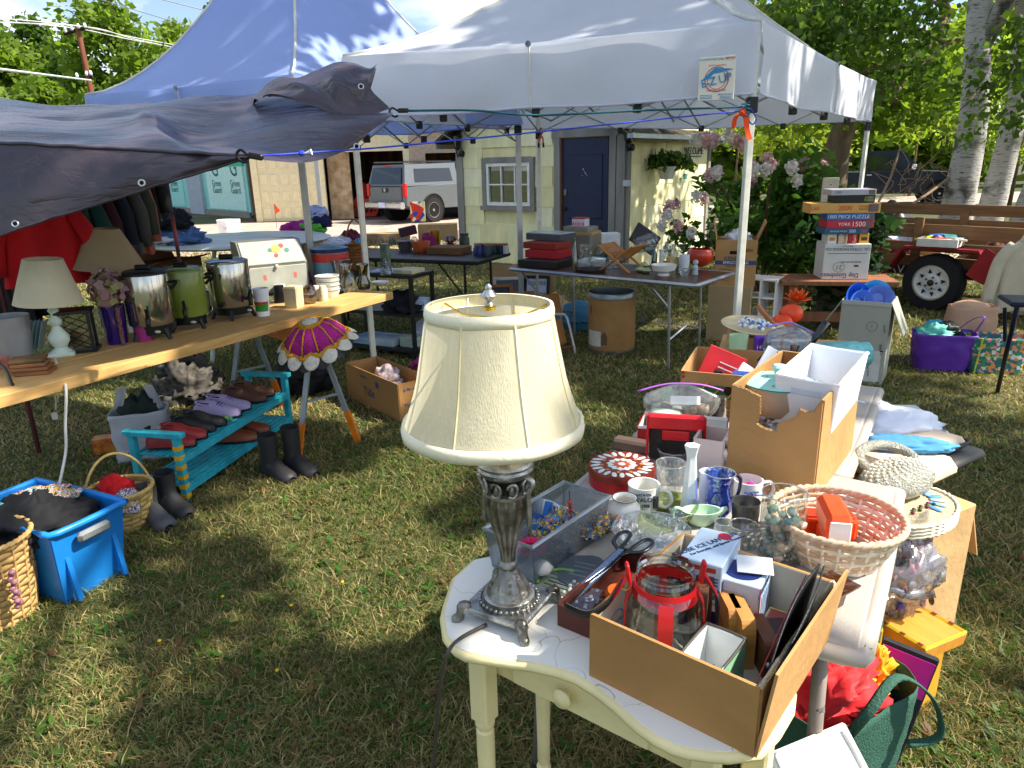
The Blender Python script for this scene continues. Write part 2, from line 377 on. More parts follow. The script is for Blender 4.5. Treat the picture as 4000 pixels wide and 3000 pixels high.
# ================================================================= trees
barkm=mat('#6b5a49',.95,var=.3,scale=6,bump=.9,bs=24,stretch=(1,1,.25))
def birch_b(t,b,l):
 tc=_n(t,'ShaderNodeTexCoord');mp=_n(t,'ShaderNodeMapping');mp.inputs['Scale'].default_value=(4,4,26);l(tc.outputs['Object'],mp.inputs[0])
 n1=_n(t,'ShaderNodeTexNoise');n1.inputs['Scale'].default_value=2.6;n1.inputs['Detail'].default_value=6;l(mp.outputs[0],n1.inputs['Vector'])
 n2=_n(t,'ShaderNodeTexNoise');n2.inputs['Scale'].default_value=2.4;n2.inputs['Detail'].default_value=5;l(tc.outputs['Object'],n2.inputs['Vector'])
 r1=_n(t,'ShaderNodeValToRGB');e=r1.color_ramp.elements;e[0].position=.30;e[0].color=(.05,.045,.04,1);e[1].position=.45;e[1].color=(.46,.44,.41,1)
 r2=_n(t,'ShaderNodeValToRGB');e=r2.color_ramp.elements;e[0].position=.40;e[0].color=(.05,.05,.045,1);e[1].position=.49;e[1].color=(1,1,1,1)
 mx=_n(t,'ShaderNodeMix',data_type='RGBA',blend_type='MULTIPLY');mx.inputs[0].default_value=.85
 l(n1.outputs['Fac'],r1.inputs[0]);l(n2.outputs['Fac'],r2.inputs[0]);l(r1.outputs[0],mx.inputs[6]);l(r2.outputs[0],mx.inputs[7]);l(mx.outputs[2],b.inputs['Base Color'])
 b.inputs['Roughness'].default_value=.8;bp=_n(t,'ShaderNodeBump');bp.inputs['Strength'].default_value=.5;bp.inputs['Distance'].default_value=.02
 l(n1.outputs['Fac'],bp.inputs['Height']);l(bp.outputs[0],b.inputs['Normal'])
birchm=nodes_mat('m_birch',birch_b)
def leaves(clusters,n,size,pal,seed,droop=0.0):
 """leaf faces spread through a set of (centre, radii) clumps"""
 r=np.random.default_rng(seed);cl=[(np.array(c),np.array(s))for c,s in clusters]
 wt=np.array([float(np.prod(s))**.67 for _,s in cl]);k=r.choice(len(cl),n,p=wt/wt.sum())
 d=r.normal(size=(n,3));d/=np.linalg.norm(d,axis=1)[:,None];q=r.random(n)**.55
 cen=np.array([c for c,_ in cl])[k]+d*q[:,None]*np.array([s for _,s in cl])[k]
 a=r.normal(size=(n,3));a[:,2]=a[:,2]*.6-droop;a/=np.linalg.norm(a,axis=1)[:,None]
 b=np.cross(a,r.normal(size=(n,3)));b/=np.linalg.norm(b,axis=1)[:,None]
 s=size*np.clip(r.lognormal(-.05,.32,n),.4,1.9)[:,None];nn=np.cross(a,b)
 V=np.stack([cen,cen+a*s*.5+b*s*.36+nn*s*.1,cen+a*s,cen+a*s*.5-b*s*.36+nn*s*.1],1).reshape(-1,3)
 F=np.arange(n*4).reshape(n,4);pal=np.array(pal);tone=r.random(len(cl))[k]*.55+r.random(n)*.45
 i=np.clip((tone*(len(pal)-1)).astype(int),0,len(pal)-2);f=(tone*(len(pal)-1)-i)[:,None]
 col=(pal[i]*(1-f)+pal[i+1]*f)*r.uniform(.8,1.2,(n,1));cc=np.ones((n,4,4));cc[:,:,:3]=col[:,None,:]
 return V,F,cc.reshape(-1,4)
GREEN=[(.04,.085,.015),(.07,.13,.022),(.12,.185,.034)]
LIME=[(.10,.165,.024),(.17,.255,.036),(.26,.34,.06)]
SUNLIT=[(.15,.23,.03),(.26,.35,.05),(.38,.44,.08)]  # leaf tones raised so the backlit sun glow sits in the colour
DARK=[(.022,.048,.012),(.036,.072,.017),(.06,.10,.022)]
def clump(c,rx,ry,rz,n,rr,seed):
 r=random.Random(seed);out=[]
 for _ in range(n):
  while True:
   d=Vector((r.uniform(-1,1),r.uniform(-1,1),r.uniform(-1,1)))
   if .15<d.length<1:break
  k=rr*r.uniform(.6,1.3);out.append(((c[0]+d.x*rx,c[1]+d.y*ry,c[2]+d.z*rz),(k,k,k*.75)))
 return out
def tree(name,label,base,trunk,tr,clusters,n,size,pal,seed,bark=barkm,group=None,limbs=(),n_seg=10,droop=0.0):
 o=thing(name,label,'tree',base,0,group)
 m=M();rs=[tr*(1-.72*i/(len(trunk)-1))*(1.35 if i==0 else 1)for i in range(len(trunk))];m.tube(trunk,rs,n_seg)
 mk('trunk',m,bark,o,smooth=True)
 rr=random.Random(seed)
 for lb in limbs:
  k=len(lb);mk('limb',M().tube(lb,[tr*.38*(1-.8*i/(k-1))for i in range(k)],7),bark,o,smooth=True)
 if clusters:
  V,F,cc=leaves(clusters,n,size,pal,seed,droop);np_mesh('crown',V,F,cc,attr_mat('m_leaf',.5,.55),o)
 return o
def limbs_to(trunk,cl,k,seed):
 r=random.Random(seed);out=[]
 for c,_ in r.sample(cl,min(k,len(cl))):
  i=r.randint(len(trunk)//2,len(trunk)-1);a=Vector(trunk[i]);b=Vector(c);mid=a.lerp(b,.5)+Vector((0,0,.1*(b-a).length));out.append([a,a.lerp(mid,.5),mid,b])
 return out
def far_tree(px,D,vtop,wpx,pal,seed,label,n=13000,size=.38,vb=700,group='trees beyond the yard',rough=1.0):
 b=AT(px,700,D);z=AT(px,vtop,D).z;w=wpx*D/FPX/2
 base=(b.x,D,0);tk=[(0,0,0),(.1,0,z*.3),(.0,.1,z*.6),(.15,0,z*.9)]
 cl=clump((0,0,z*.5),w*.8,w*.8,z*.44,60,w*.42,seed)+clump((0,0,z*.86),w*.3,w*.3,z*.12,8,w*.24,seed+1)
 return tree('broadleaf_tree',label,base,tk,.28,cl,n,size,pal,seed,group=group,limbs=limbs_to(tk,cl,7,seed))
far_tree(60,46,60,400,LIME,11,'slender birch-like tree at the far edge of the yard beyond the tarp')
far_tree(30,40,330,340,LIME,12,'low bushy lime green tree left of the utility pole',size=.36)
far_tree(290,50,60,420,GREEN,13,'dark green tree standing straight behind the utility pole')
far_tree(235,38,300,240,LIME,19,'short yellow-green tree in front of the utility pole base',size=.34)
far_tree(545,44,-60,440,LIME,14,'tall round tree right of the utility pole rising past the wires',n=9000)
far_tree(780,48,80,400,LIME,15,'light green tree just left of the peaked tent roof')
far_tree(1060,60,-150,320,DARK,16,'dark treetop with bare twigs showing above the tent roof')
far_tree(1470,34,20,330,LIME,17,'bright green treetop in the gap between the two tent peaks',size=.3)
# trees on the right
def bz(pts,k=6):
 P=[Vector(p)for p in pts];out=[]
 for i in range(len(P)-1):
  for j in range(k):
   t=j/k;p0,p1,p2,p3=P[max(i-1,0)],P[i],P[i+1],P[min(i+2,len(P)-1)]
   out.append(.5*((2*p1)+(p2-p0)*t+(2*p0-5*p1+4*p2-p3)*t*t+(3*p1-p0-3*p2+p3)*t**3))
 out.append(P[-1]);return out
# leaning maple behind the tent
LB=AT(3255,780,15.5);lb=Vector((LB.x,LB.y,0))
def rel(u,v,y,o):return AT(u,v,y)-o
tk=bz([(0,0,0),rel(3265,620,15.4,lb),rel(3310,480,15.2,lb),rel(3420,350,15,lb),rel(3560,250,15.4,lb),rel(3700,60,16,lb)],4)
cl=clump(rel(3350,60,16.0,lb),4.2,2.6,2.2,34,1.0,31)+clump(rel(3520,330,18.5,lb),2.0,2,.9,14,.55,32)+clump(rel(3050,200,18,lb),2.2,2,2.0,15,.8,33)
tree('leaning_maple_tree','leaning dark trunked shade tree behind the white tent corner',lb,tk,.30,cl,17000,.17,LIME,31,limbs=[bz([tk[9],rel(3300,280,15.2,lb),rel(3150,120,15.6,lb),rel(3050,-60,16,lb)],3),bz([tk[12],rel(3500,400,16.5,lb),rel(3620,470,17.5,lb)],3)]+limbs_to(tk,cl,8,31))
def birch(px,vb,y,r0,lean,label,seed,top=9.0,n=3200,cx=0,crown=True):
 b=AT(px,700,y);o=Vector((b.x,y,0));z=top
 tk=bz([(0,0,-.05),(lean*.12,0,.9),(lean*.3+.05,0,2.1),(lean*.62-.05,.05,3.6),(lean,.1,z*.6),(lean*1.4,.1,z)],4)
 cl=clump((lean+cx,-.3,z*.78),3.0,2.6,2.4,20,.8,seed)if crown else[]
 return tree('birch_tree',label,o,tk,r0,cl,n,.13,GREEN,seed,bark=birchm,limbs=limbs_to(tk,cl,8,seed),n_seg=14,droop=.6)
b1=birch(3760,800,10.2,.245,-.1,'thick white birch trunk with black scars behind the wooden trailer',41,n=4200)
b2=birch(3885,800,10.5,.20,.25,'second white birch trunk growing close beside the thick one',42)
b3=birch(3985,800,9.6,.17,1.3,'slanting birch trunk cut off by the edge of the photo',43)
# hanging birch branches in front of the trunks
bo=Vector(b1.location)
def bough(parent,pts,n,seed,r=.022,lr=.42):
 q=bz([Vector(p)-Vector(parent.location)for p in pts],5)
 mk('limb',M().tube(q,[r*(1-.8*i/len(q))+.003 for i in range(len(q))],6),barkm,parent,smooth=True)
 cl=[]
 rr=random.Random(seed)
 for i in range(len(q)//4,len(q)):
  for _ in range(2):
   cl.append((tuple(q[i]+Vector((rr.uniform(-.35,.35),rr.uniform(-.3,.3),rr.uniform(-.4,.18)))),(lr*.55,lr*.55,lr*.5)))
 V,F,cc=leaves(cl,n,.085,[(.05,.10,.016),(.09,.16,.026),(.16,.24,.04)],seed,.7);np_mesh('leaf_spray',V,F,cc,attr_mat('m_leaf',.5,.55),parent)['kind']='stuff'
bough(b1,[AT(3700,175,10),AT(3560,110,9.6),AT(3350,120,9.2),AT(3150,210,9.0),AT(3060,260,8.9)],1500,51)
bough(b1,[AT(3695,20,10),AT(3480,-20,9.2),AT(3250,20,8.8),AT(3080,90,8.6)],1800,52,lr=.6)
bough(b1,[AT(3690,170,10),AT(3600,250,9.4),AT(3420,260,9.0),AT(3300,320,9)],900,53)
bough(b2,[AT(3850,330,10),AT(3930,300,9.2),AT(3990,190,8.9),AT(4060,120,8.8)],420,54,.018)
bough(b2,[AT(3900,60,10),AT(3960,120,9.0),AT(4000,300,8.8),AT(4000,450,8.7)],420,55,.014)
bough(b2,[AT(3830,330,10.1),AT(3800,380,9.5),AT(3740,440,9.2)],130,56,.012)
# hedge-like woods behind and sunlit saplings
def wood(name,label,px0,px1,D,v0,v1,n,size,pal,seed,k=40):
 a,b=AT(px0,v0,D),AT(px1,v1,D);r=random.Random(seed);cl=[]
 for _ in range(k):
  x=r.uniform(a.x,b.x);z=r.uniform(.3,a.z)*r.uniform(.6,1);s=r.uniform(.5,1.2)*D/26;cl.append(((x,D+r.uniform(-1,2),z),(s,s,s*.8)))
 V,F,cc=leaves(cl,n,size,pal,seed);o=np_mesh(name,V,F,cc,attr_mat('m_leaf',.5,.55));o['kind']='stuff';tag(o,label,'foliage');return o
wood('foliage','dark green undergrowth of the wood behind the parked dark pickup',2500,4700,36,330,760,13000,.5,LIME,61,80)
wood('foliage','tall mass of treetops closing the view behind the birches',2600,4600,44,-300,700,10000,.7,SUNLIT,62,60)
sap_cl=[]
def sapling(px,y,vt,w,seed,label,n=2600,pal=SUNLIT,size=.13):
 b=AT(px,700,y);o=Vector((b.x,y,0));z=AT(px,vt,y).z;tk=[(0,0,0),(.05,0,z*.5),(0,.05,z*.95)]
 cl=clump((0,0,z*.74),w,w,z*.24,14,w*.42,seed);tree('sapling_tree',label,o,tk,.05,cl,n,size,pal,seed,group='sunlit saplings by the wood',limbs=limbs_to(tk,cl,5,seed))
sapling(3560,30,250,2.6,71,'sunlit yellow-green sapling between the leaning trunk and the birches',4200)
sapling(3080,24,440,1.5,73,'sunlit sapling seen under the tent edge above the road',2600)
sapling(2870,27,380,1.6,76,'bright leafy sapling behind the hydrangea and tent post',2600)
sapling(3960,22,420,1.4,74,'lime coloured sapling behind the second birch trunk',2200)
# trees outside the picture whose crowns dapple the lawn with shade
def shade_tree(x,y,z,rx,ry,rz,n,seed,label,k=30,cr=.75,size=.2,ox=-.4,oy=0):
 tk=bz([(0,0,0),(.1,.1,z*.35),(-.1,0,z*.7),(0,.1,z)],3);cl=clump((ox,oy,z),rx,ry,rz,k,cr,seed)
 tree('shade_tree',label,(x,y,0),tk,.24,cl,n,size,GREEN,seed,limbs=limbs_to(tk,cl,10,seed))
shade_tree(7.6,-2.6,7.4,1.75,2.5,.8,3500,81,'shade tree standing outside the picture beside the front lawn',k=27,cr=.45,ox=-3.2,oy=4.0)
shade_tree(10.8,2.6,8.6,2.0,2.2,.9,3800,82,'shade tree outside the picture whose crown dapples the right lawn',k=22,cr=.5,ox=-.9,oy=0)
shade_tree(8.2,4.9,8.2,4.6,2.7,1.0,7600,83,'wide spreading tree outside the picture shading the tents',k=50,cr=.55,ox=-3.2,oy=1.3)
# ================================================================= garage
GY=24.0
def gx(u):return AT(u,640,GY).x
ga=thing('garage','long cream garage with green foam board side and open dark bays','garage',(0,0,0))
cream=mat('#e6dcb4',.8,var=.08);creamd=mat('#e0d6ae',.6,var=.06);ply=mat('#a8835c',.85,var=.2,scale=3,stretch=(1,1,5));dark=mat('#1c1714',.9)
m=M()
def gwall(u0,u1,z0,z1,t=.12,y=GY):a,b=gx(u0),gx(u1);return M().box(((a+b)/2,y+t/2,(z0+z1)/2),(b-a,t,z1-z0))
mk('wall',gwall(975,1000,0,3.1),cream,ga);mk('wall',gwall(1000,1245,2.12,3.1),cream,ga);mk('wall',gwall(1245,1262,0,3.1),cream,ga)
mk('wall',gwall(1262,1352,2.35,3.1),cream,ga);mk('wall',gwall(1352,1576,2.14,3.1),cream,ga);mk('wall',gwall(1576,1600,0,3.1),cream,ga)
mk('wall',gwall(1600,1662,0,3.1),mat('#b9a391',.85,var=.18),ga);mk('wall',gwall(1662,1802,2.04,3.1),mat('#b9a391',.85,var=.18),ga);mk('wall',gwall(1802,2100,0,3.1),cream,ga)
mk('wall',gwall(1262,1352,0,2.35,.1,GY+.5),mat('#d8c4a0',.9,var=.35,scale=5,h2='#a8845c'),ga)
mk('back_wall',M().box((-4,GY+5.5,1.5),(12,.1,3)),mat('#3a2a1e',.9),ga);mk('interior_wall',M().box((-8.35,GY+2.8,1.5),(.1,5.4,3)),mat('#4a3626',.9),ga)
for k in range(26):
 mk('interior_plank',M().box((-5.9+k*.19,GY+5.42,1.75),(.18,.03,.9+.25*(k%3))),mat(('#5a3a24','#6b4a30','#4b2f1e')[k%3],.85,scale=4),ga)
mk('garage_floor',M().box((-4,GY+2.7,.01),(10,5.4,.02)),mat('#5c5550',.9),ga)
mk('roof',M().prism([(-9.6,3.05),(3.5,3.05),(3.5,3.25),(-3,5.0),(-9.6,3.25)],0,6.6,lambda p:Vector((p.x,GY-.4+p.z,p.y))),mat('#6a625c',.9),ga)
# sectional door
x0,x1=gx(1000),gx(1245);dw=x1-x0
dr=mk('sectional_door',M().box(((x0+x1)/2,GY+.07,1.06),(dw,.05,2.12)),creamd,ga)
for r in range(4):
 for c in range(6):
  w=dw/6;mk('door_panel',M().cbox((x0+w*(c+.5),GY+.04,.27+r*.53),(w*.72,.03,.34),.012),cream,dr)
# foam board side wall running away to the left
ex0,ex1=G(985,852),G(560,815);ey=(ex1-ex0);el=ey.length;eang=math.atan2(ey.y,ey.x)
fo=mk('foam_board_wall',M().box((el/2,-.05,1.35),(el,.1,2.5)),mat('#8fd6cf',.6,var=.06),ga,loc=ex0,rot=eang)
foam2=mat('#2fb39a',.55,var=.08);inkg=mat('#1f6f6a',.7)
for i,(a,b)in enumerate([(0.02,.30),(.52,.74),(.76,1.0)]):
 mk('foam_board',M().box((el*(a+b)/2,.02,1.4),(el*(b-a)-.03,.05,2.3)),mat(('#c9efe6','#9edcd8','#97d8d6')[i],.6,var=.06),fo)  # nearest board paler: the sun on it is put into its colour
mk('foam_band',M().box((el*.16,.03,2.25),(el*.30,.06,.9)),foam2,fo)
mk('corner_post',M().box((el*.40,.06,1.25),(el*.12,.14,2.5)),mat('#a8b0bd',.7),fo);mk('skirting',M().box((el/2,.03,.08),(el,.08,.24)),mat('#8d8478',.9),fo)
for i,fr in enumerate((.08,.22,.60,.70,.82,.93)):
 txt(fo,'G',.95,(el*fr,.055,1.75),(rad(90),0,math.pi),inkg);txt(fo,'Green',.34,(el*fr,.055,1.2),(rad(90),0,math.pi),inkg);txt(fo,'Guard',.34,(el*fr,.055,.95),(rad(90),0,math.pi),inkg)
# snow blower in the bay
sb=thing('snow_blower','orange-red snow blower parked in the open garage bay','snow blower',(gx(1385),GY+1.2,0),rad(8))
red=mat('#c02c18',.5)
mk('auger_housing',M().prism([(-.45,.05),(.35,.05),(.45,.25),(.38,.62),(-.3,.66),(-.5,.4)],0,.75,lambda p:Vector((p.x,p.z-.3,p.y))),red,sb)
mk('chute',M().cyl((.0,0,.6),(-.05,-.1,1.15),.11,.13,10),red,sb);mk('engine',M().cbox((-.1,.4,.8),(.4,.4,.35),.03),dark,sb)
for s in(-1,1):
 mk('handlebar',M().tube([(s*.25,.5,.6),(s*.28,.8,1.0),(s*.26,1.05,1.1)],.018,6),dark,sb);mk('wheel',M().cyl((s*.32,.45,.2),(s*.46,.45,.2),.2,n=14),dark,sb)
mk('auger',M().tube([(.3*math.cos(t*.9)*.0-.35+.05*t,-.33+.1*math.sin(t*2),.3+.1*math.cos(t*2))for t in range(15)],.03,6),mat('#2a1512'),sb)
# ================================================================= shed
R0=Vector((1.75,10.9,0));fd=Vector((-.8,.6,0));sd=Vector((.6,.8,0));SW,SL=3.25,3.2;EAVE=2.12
sh=thing('garden_shed','pale yellow shingled shed with navy door and weathered grey trim','shed',R0,math.atan2(-fd.y,-fd.x))
# local frame: +x runs along the front to the right (front lies at x in [-SW, 0], y=0, facing -y); side wall at x=0 runs to +y
yel=[mat('#f5eab8',.8,var=.14,scale=5,bump=.2,bs=50,stretch=(1,1,.4),detail=8),mat('#f0e4ac',.8,var=.16,scale=4,bump=.2,bs=50,stretch=(1,1,.4),detail=8),mat('#f6edc4',.8,var=.12,scale=6,bump=.2,bs=50,stretch=(1,1,.4),detail=8)]
grey=mat('#8e8a84',.85,var=.22,scale=5,bump=.4,bs=40,stretch=(1,1,.2));navy=mat('#1b2547',.5,var=.25,scale=6,detail=8)
mk('wall',M().box((-SW/2,.06,EAVE/2),(SW,.08,EAVE)),yel[1],sh);mk('wall',M().box((-.06,SL/2,EAVE/2),(.08,SL,EAVE)),yel[1],sh)
mk('wall',M().box((-SW+.06,SL/2,EAVE/2),(.08,SL-.2,EAVE)),yel[1],sh);mk('wall',M().box((-SW/2,SL-.04,EAVE/2),(SW,.08,EAVE)),yel[1],sh)
mk('gable',M().prism([(-SW,EAVE),(0,EAVE),(-SW/2,EAVE+.95)],.03,.10,lambda p:Vector((p.x,p.z,p.y))),yel[0],sh)
# openings along the front, measured from the corner
def fpos(u): # distance along the front from R0 for an image column near the horizon
 k=(u-2000)/FPX*1.0;return(R0.x-k*R0.y)/(.8+.6*k)*1.0
DX0,DX1=-fpos(2203),-fpos(2385);WX0,WX1=-fpos(1925),-fpos(2088);WZ0,WZ1=.98,1.66
row=.315;shg={}
def shingle(w,k,side):
 key=(round(w,3),k,side)
 if key not in shg:
  m=M().prism([(0,0),(row+.03,0),(row+.03,.012),(0,.022)],0,w,lambda p:Vector((p.z,-p.y,p.x))if side=='f' else Vector((p.y,p.z,p.x)))
  me=bpy.data.meshes.new('shingle');me.from_pydata(m.v,[],m.f);me.materials.append(yel[k]);shg[key]=me
 o=bpy.data.objects.new('shingle',shg[key]);C.objects.link(o);o.parent=sh;return o
rr=random.Random(5)
for r in range(7):
 z=.02+r*row
 x=-SW+.13+(r%2)*-.3
 while x<-.16:
  e=min(x+.61,-.15);a=max(x,-SW+.12);segs=[(a,e)]
  def cut(segs,c0,c1):
   out=[]
   for a,b in segs:
    if b<=c0 or a>=c1:out.append((a,b));continue
    if a<c0:out.append((a,c0))
    if b>c1:out.append((c1,b))
   return out
  if z<2.02:segs=cut(segs,DX0-.12,DX1+.12)
  if z+row>WZ0-.05 and z<WZ1+.02:segs=cut(segs,WX0-.09,WX1+.09)
  for a,b in segs:
   if b-a>.05:o=shingle(round(b-a-.003,2),rr.randint(0,2),'f');o.location=(a,.018,z)
  x+=.61
 y=.13-(r%2)*.3
 while y<SL-.05:
  a,e=max(y,.12),min(y+.61,SL-.08)
  if e-a>.05:o=shingle(round(e-a-.003,2),rr.randint(0,2),'s');o.location=(-.018,a,z)
  y+=.61
for x,y,w,d in((-.07,-.015,.14,.03),(-SW+.06,-.015,.14,.03),(.018,.055,.03,.11),(.018,SL-.05,.03,.1)):
 mk('corner_board',M().box((x,y,EAVE/2),(w,d,EAVE)),grey,sh)
dcx=(DX0+DX1)/2;dw=DX1-DX0
do=mk('door',M().cbox((dcx,.03,1.0),(dw-.05,.05,2.0),.006),navy,sh)
for z,h in((1.28,.95),(.5,.42)):mk('door_panel',M().cbox((dcx,-.0,z),(dw*.72,.02,h),.012),navy,do)
mk('knob',M().sph((DX0+.1,-.04,.95),.028),mat('#3a3030',.4,.8),do);mk('latch',M().box((DX0+.09,-.015,1.2),(.05,.02,.09)),mat('#7d7468',.5,.6),do)
for k in range(5):mk('paint_chip',M().lathe([(.001,0),(.006+.004*(k%2),.001),(.001,.002)],6),mat('#d8dce0'),do,loc=(dcx+.02*k-.04,-.012,1.45+.03*((k*7)%4)),rot=(rad(90),0,0))
for x,w in((DX0-.06,.11),(DX1+.06,.11)):mk('door_trim',M().box((x,-.01,1.01),(w,.05,2.02)),grey,sh)
mk('door_trim',M().box((dcx,-.012,2.07),(dw+.3,.06,.12)),grey,sh);mk('jamb',M().box((DX0+.012,.0,1.0),(.02,.05,2)),mat('#7a5134',.8),sh)
wcx=(WX0+WX1)/2;ww,wh=WX1-WX0,WZ1-WZ0;wz=(WZ0+WZ1)/2
wi=mk('window',M().box((wcx,.045,wz),(ww,.03,wh)),mat('#11161a',.3),sh)
for x in(WX0+.025,WX1-.025):mk('window_frame',M().box((x,.0,wz),(.05,.05,wh)),mat('#f0eee6',.6),wi)
for z in(WZ0+.025,WZ1-.025):mk('window_frame',M().box((wcx,-.001,z),(ww-.1,.05,.05)),mat('#f0eee6',.6),wi)
for k in(-1,1):mk('muntin',M().box((wcx+k*ww/6.4,.0,wz),(.022,.035,wh-.1)),mat('#f0eee6',.6),wi)
mk('muntin',M().box((wcx,-.0,wz),(ww-.1,.033,.022)),mat('#f0eee6',.6),wi)
for i in range(3):
 for j in range(2):mk('pane',M().box((wcx+(i-1)*ww/3.3,.018,wz+(j-.5)*wh*.43),(ww/3.5,.004,wh*.40)),glass('#c9d6d8',.5,.25,.01,key=i),wi)
for x in(WX0-.045,WX1+.045):mk('window_trim',M().box((x,-.01,wz+.02),(.085,.05,wh+.13)),grey,sh)
mk('window_trim',M().box((wcx,-.012,WZ1+.05),(ww+.01,.05,.09)),grey,sh);mk('window_sill',M().box((wcx,-.03,WZ0-.04),(ww+.22,.09,.07)),grey,sh)
# roof
roofm=mat('#4b4436',.95,h2='#20201a',scale=5,bump=.9,bs=16);ov=.22;RH=.95
for s in(-1,1):
 a=Vector((-SW/2,-.3,EAVE+RH));bx=(0+ov)if s>0 else(-SW-ov);ze=EAVE-RH*ov/(SW/2)
 mk('roof',M().grid(lambda p,q:Vector((a.x+(bx-a.x)*p,-.3+(SL+.55)*q,a.z+(ze-a.z)*p+.015*nz(p*14,q*20))),14,16).solid(.05),roofm,sh)
 mk('fascia',M().box((bx+s*.01,SL/2-.02,ze-.02),(.03,SL+.5,.11)),grey,sh)
mk('gutter',M().box((ov+.05,SL/2-.1,EAVE-.14),(.09,SL+.62,.06)),mat('#9aa6ae',.35,.7),sh)
mk('power_outlet',M().cbox((DX1+.30,-.02,1.33),(.12,.03,.09),.006),mat('#b9bcc0',.5),sh)
def wall_lamp(lx,z,label):
 p=R0+fd*(-lx);p.z=z
 o=thing('wall_lantern',label,'lantern',p,sh.rotation_euler.z,'black lanterns on the shed front');bk=mat('#0d0d10',.35)
 mk('bracket',M().cyl((0,0,0),(0,-.05,0),.055,.05,14).tube([(0,-.04,0),(0,-.12,-.05),(0,-.15,.02),(0,-.12,.08)],.012,6),bk,o,smooth=40)
 mk('roof_cap',M().lathe([(.085,.29),(.06,.34),(.02,.37),(.01,.39)],6,c=(0,-.12,0),capt=True),bk,o);mk('base_cup',M().lathe([(.03,.06),(.06,.1),(.055,.115)],6,c=(0,-.12,0),capt=True),bk,o)
 for k in range(6):t=k*math.pi/3;mk('frame_bar',M().cyl((.055*math.cos(t),-.12+.055*math.sin(t),.11),(.08*math.cos(t),-.12+.08*math.sin(t),.29),.005,n=5),bk,o)
 mk('shade_glass',M().lathe([(.05,.115),(.074,.285)],6,c=(0,-.12,0),capb=False),glass('#dfe6e4',.7,.15),o)
wall_lamp(DX1+.36,1.83,'black lantern on the shed wall just right of the navy door');wall_lamp(-SW+.12,1.83,'black lantern at the far left corner of the shed')
# hanging planter and welcome sign on the side wall
pp=R0+sd*.95+Vector((.22*.8,-.22*.6,0));pz=ZT(pp,700)
o=thing('hanging_planter','white hanging pot of green fern on the yellow shed side','planter',(pp.x,pp.y,pz))
mk('pot',M().lathe(hollow([(.10,0),(.14,.14),(.155,.17),(.155,.19)],.01),20),mat('#e9e6da',.5),o,smooth=50)
V,F,cc=leaves([((0,0,.28),(.3,.25,.13)),((-.2,0,.26),(.2,.15,.1)),((.22,0,.24),(.2,.15,.12))],420,.1,GREEN,5);np_mesh('fern',V,F,cc,attr_mat('m_leaf',.5,.55),o)
for t in(0,2.1,4.2):mk('chain',M().tube([(.14*math.cos(t),.14*math.sin(t),.18),(0,0,.62)],.003,4),mat('#8a8a88',.4,.6),o)
mk('hook',M().tube(bz([(0,0,.62),(-.1,.12,.74),(-.25,.2,.72)],4),.008,5),mat('#4a3a2c',.6,.5),o)
o=thing('welcome_sign','small cut-out WELCOME sign on the yellow shed side','sign',R0+sd*2.35+Vector((0.03,-.02,0))+Vector((0,0,1.78)),math.atan2(sd.y,sd.x))
txt(o,'WELCOME',.17,(0,-.02,0),(rad(90),0,0),mat('#55606e',.6),ext=.006);mk('backing_bar',M().box((0,-.005,-.085),(.75,.01,.02)),mat('#55606e',.6),o)
o=thing('watering_can_cutout','little teal metal watering can hung under the welcome sign','ornament',R0+sd*2.0+Vector((0.05,-.03,1.38)),math.atan2(sd.y,sd.x));tl=mat('#2f8f94',.5)
mk('can',M().prism([(-.05,-.05),(.05,-.05),(.04,.04),(-.04,.04)],0,.02,lambda p:Vector((p.x,-p.z,p.y))),tl,o);mk('spout',M().tube([(.05,-.01,-.02),(.1,-.01,.03)],.007,5),tl,o);mk('handle',M().tube([(-.04,-.01,.04),(-.08,-.01,.02),(-.05,-.01,-.03)],.006,5),tl,o)
# ================================================================= utility pole and wires
UP=AT(330,380,36);ub=Vector((UP.x+.5,36,0));ut=AT(303,105,36)
po=thing('utility_pole','leaning rusty brown utility pole with two crossarms','utility pole',(0,0,0));pm_=mat('#7a4a34',.9,var=.3,stretch=(1,1,.1))
mk('pole',M().cyl(ub,ut,.16,.11,10),pm_,po,smooth=40)
a,b=AT(250,132,36),AT(338,106,36);mk('crossarm',M().tube([a,b],.09,4),mat('#3a2f2a',.9),po)
a2,b2=AT(325,303,36),AT(362,298,36);mk('crossarm',M().tube([a2,b2],.08,4),mat('#3a2f2a',.9),po)
for k,(u,v)in enumerate([(257,120),(282,112),(307,104),(333,102),(302,296),(340,289),(356,287)]):mk('insulator',M().lathe([(.05,0),(.08,.08),(.05,.2),(.02,.22)],8,c=AT(u,v+8,35.9),capt=True),mat('#dfe8ee',.2),po,smooth=True)
wm=mat('#e8e8e8',.35,.3)
def wire(pts,r,label,D0=36,m=wm):
 o=mk('power_line',M().tube(pts,r,5),m);tag(o,label,'power line','overhead power lines');return o
for k,(v0,u1,v1,u2,v2)in enumerate([(67,300,101,810,192),(82,275,108,800,200),(95,330,104,790,206),(150,255,118,780,213)][:3]):
 wire(bz([AT(-200,v0-12,33),AT(u1,v1,36),AT((u1+u2)/2,(v1+v2)/2+6,42),AT(u2+200,v2+40,50)],6),.022,('topmost','second','third')[k]+' pale wire strung over the pole crossarm')
wire(bz([AT(-250,235,20),AT(0,270,24),AT(355,314,35)],5),.04,'thick sunlit cable slanting down to the lower crossarm')
wire(bz([AT(330,-20,30),AT(470,22,32),AT(760,110,36),AT(1100,215,40)],5),.016,'thin dark wire crossing the treetop towards the tent',m=mat('#6a6a70',.6))
wire(bz([AT(600,-10,26),AT(800,40,27),AT(1000,88,28),AT(1200,130,29)],5),.016,'single grey wire high above the tent roof',m=mat('#8a8a90',.6))
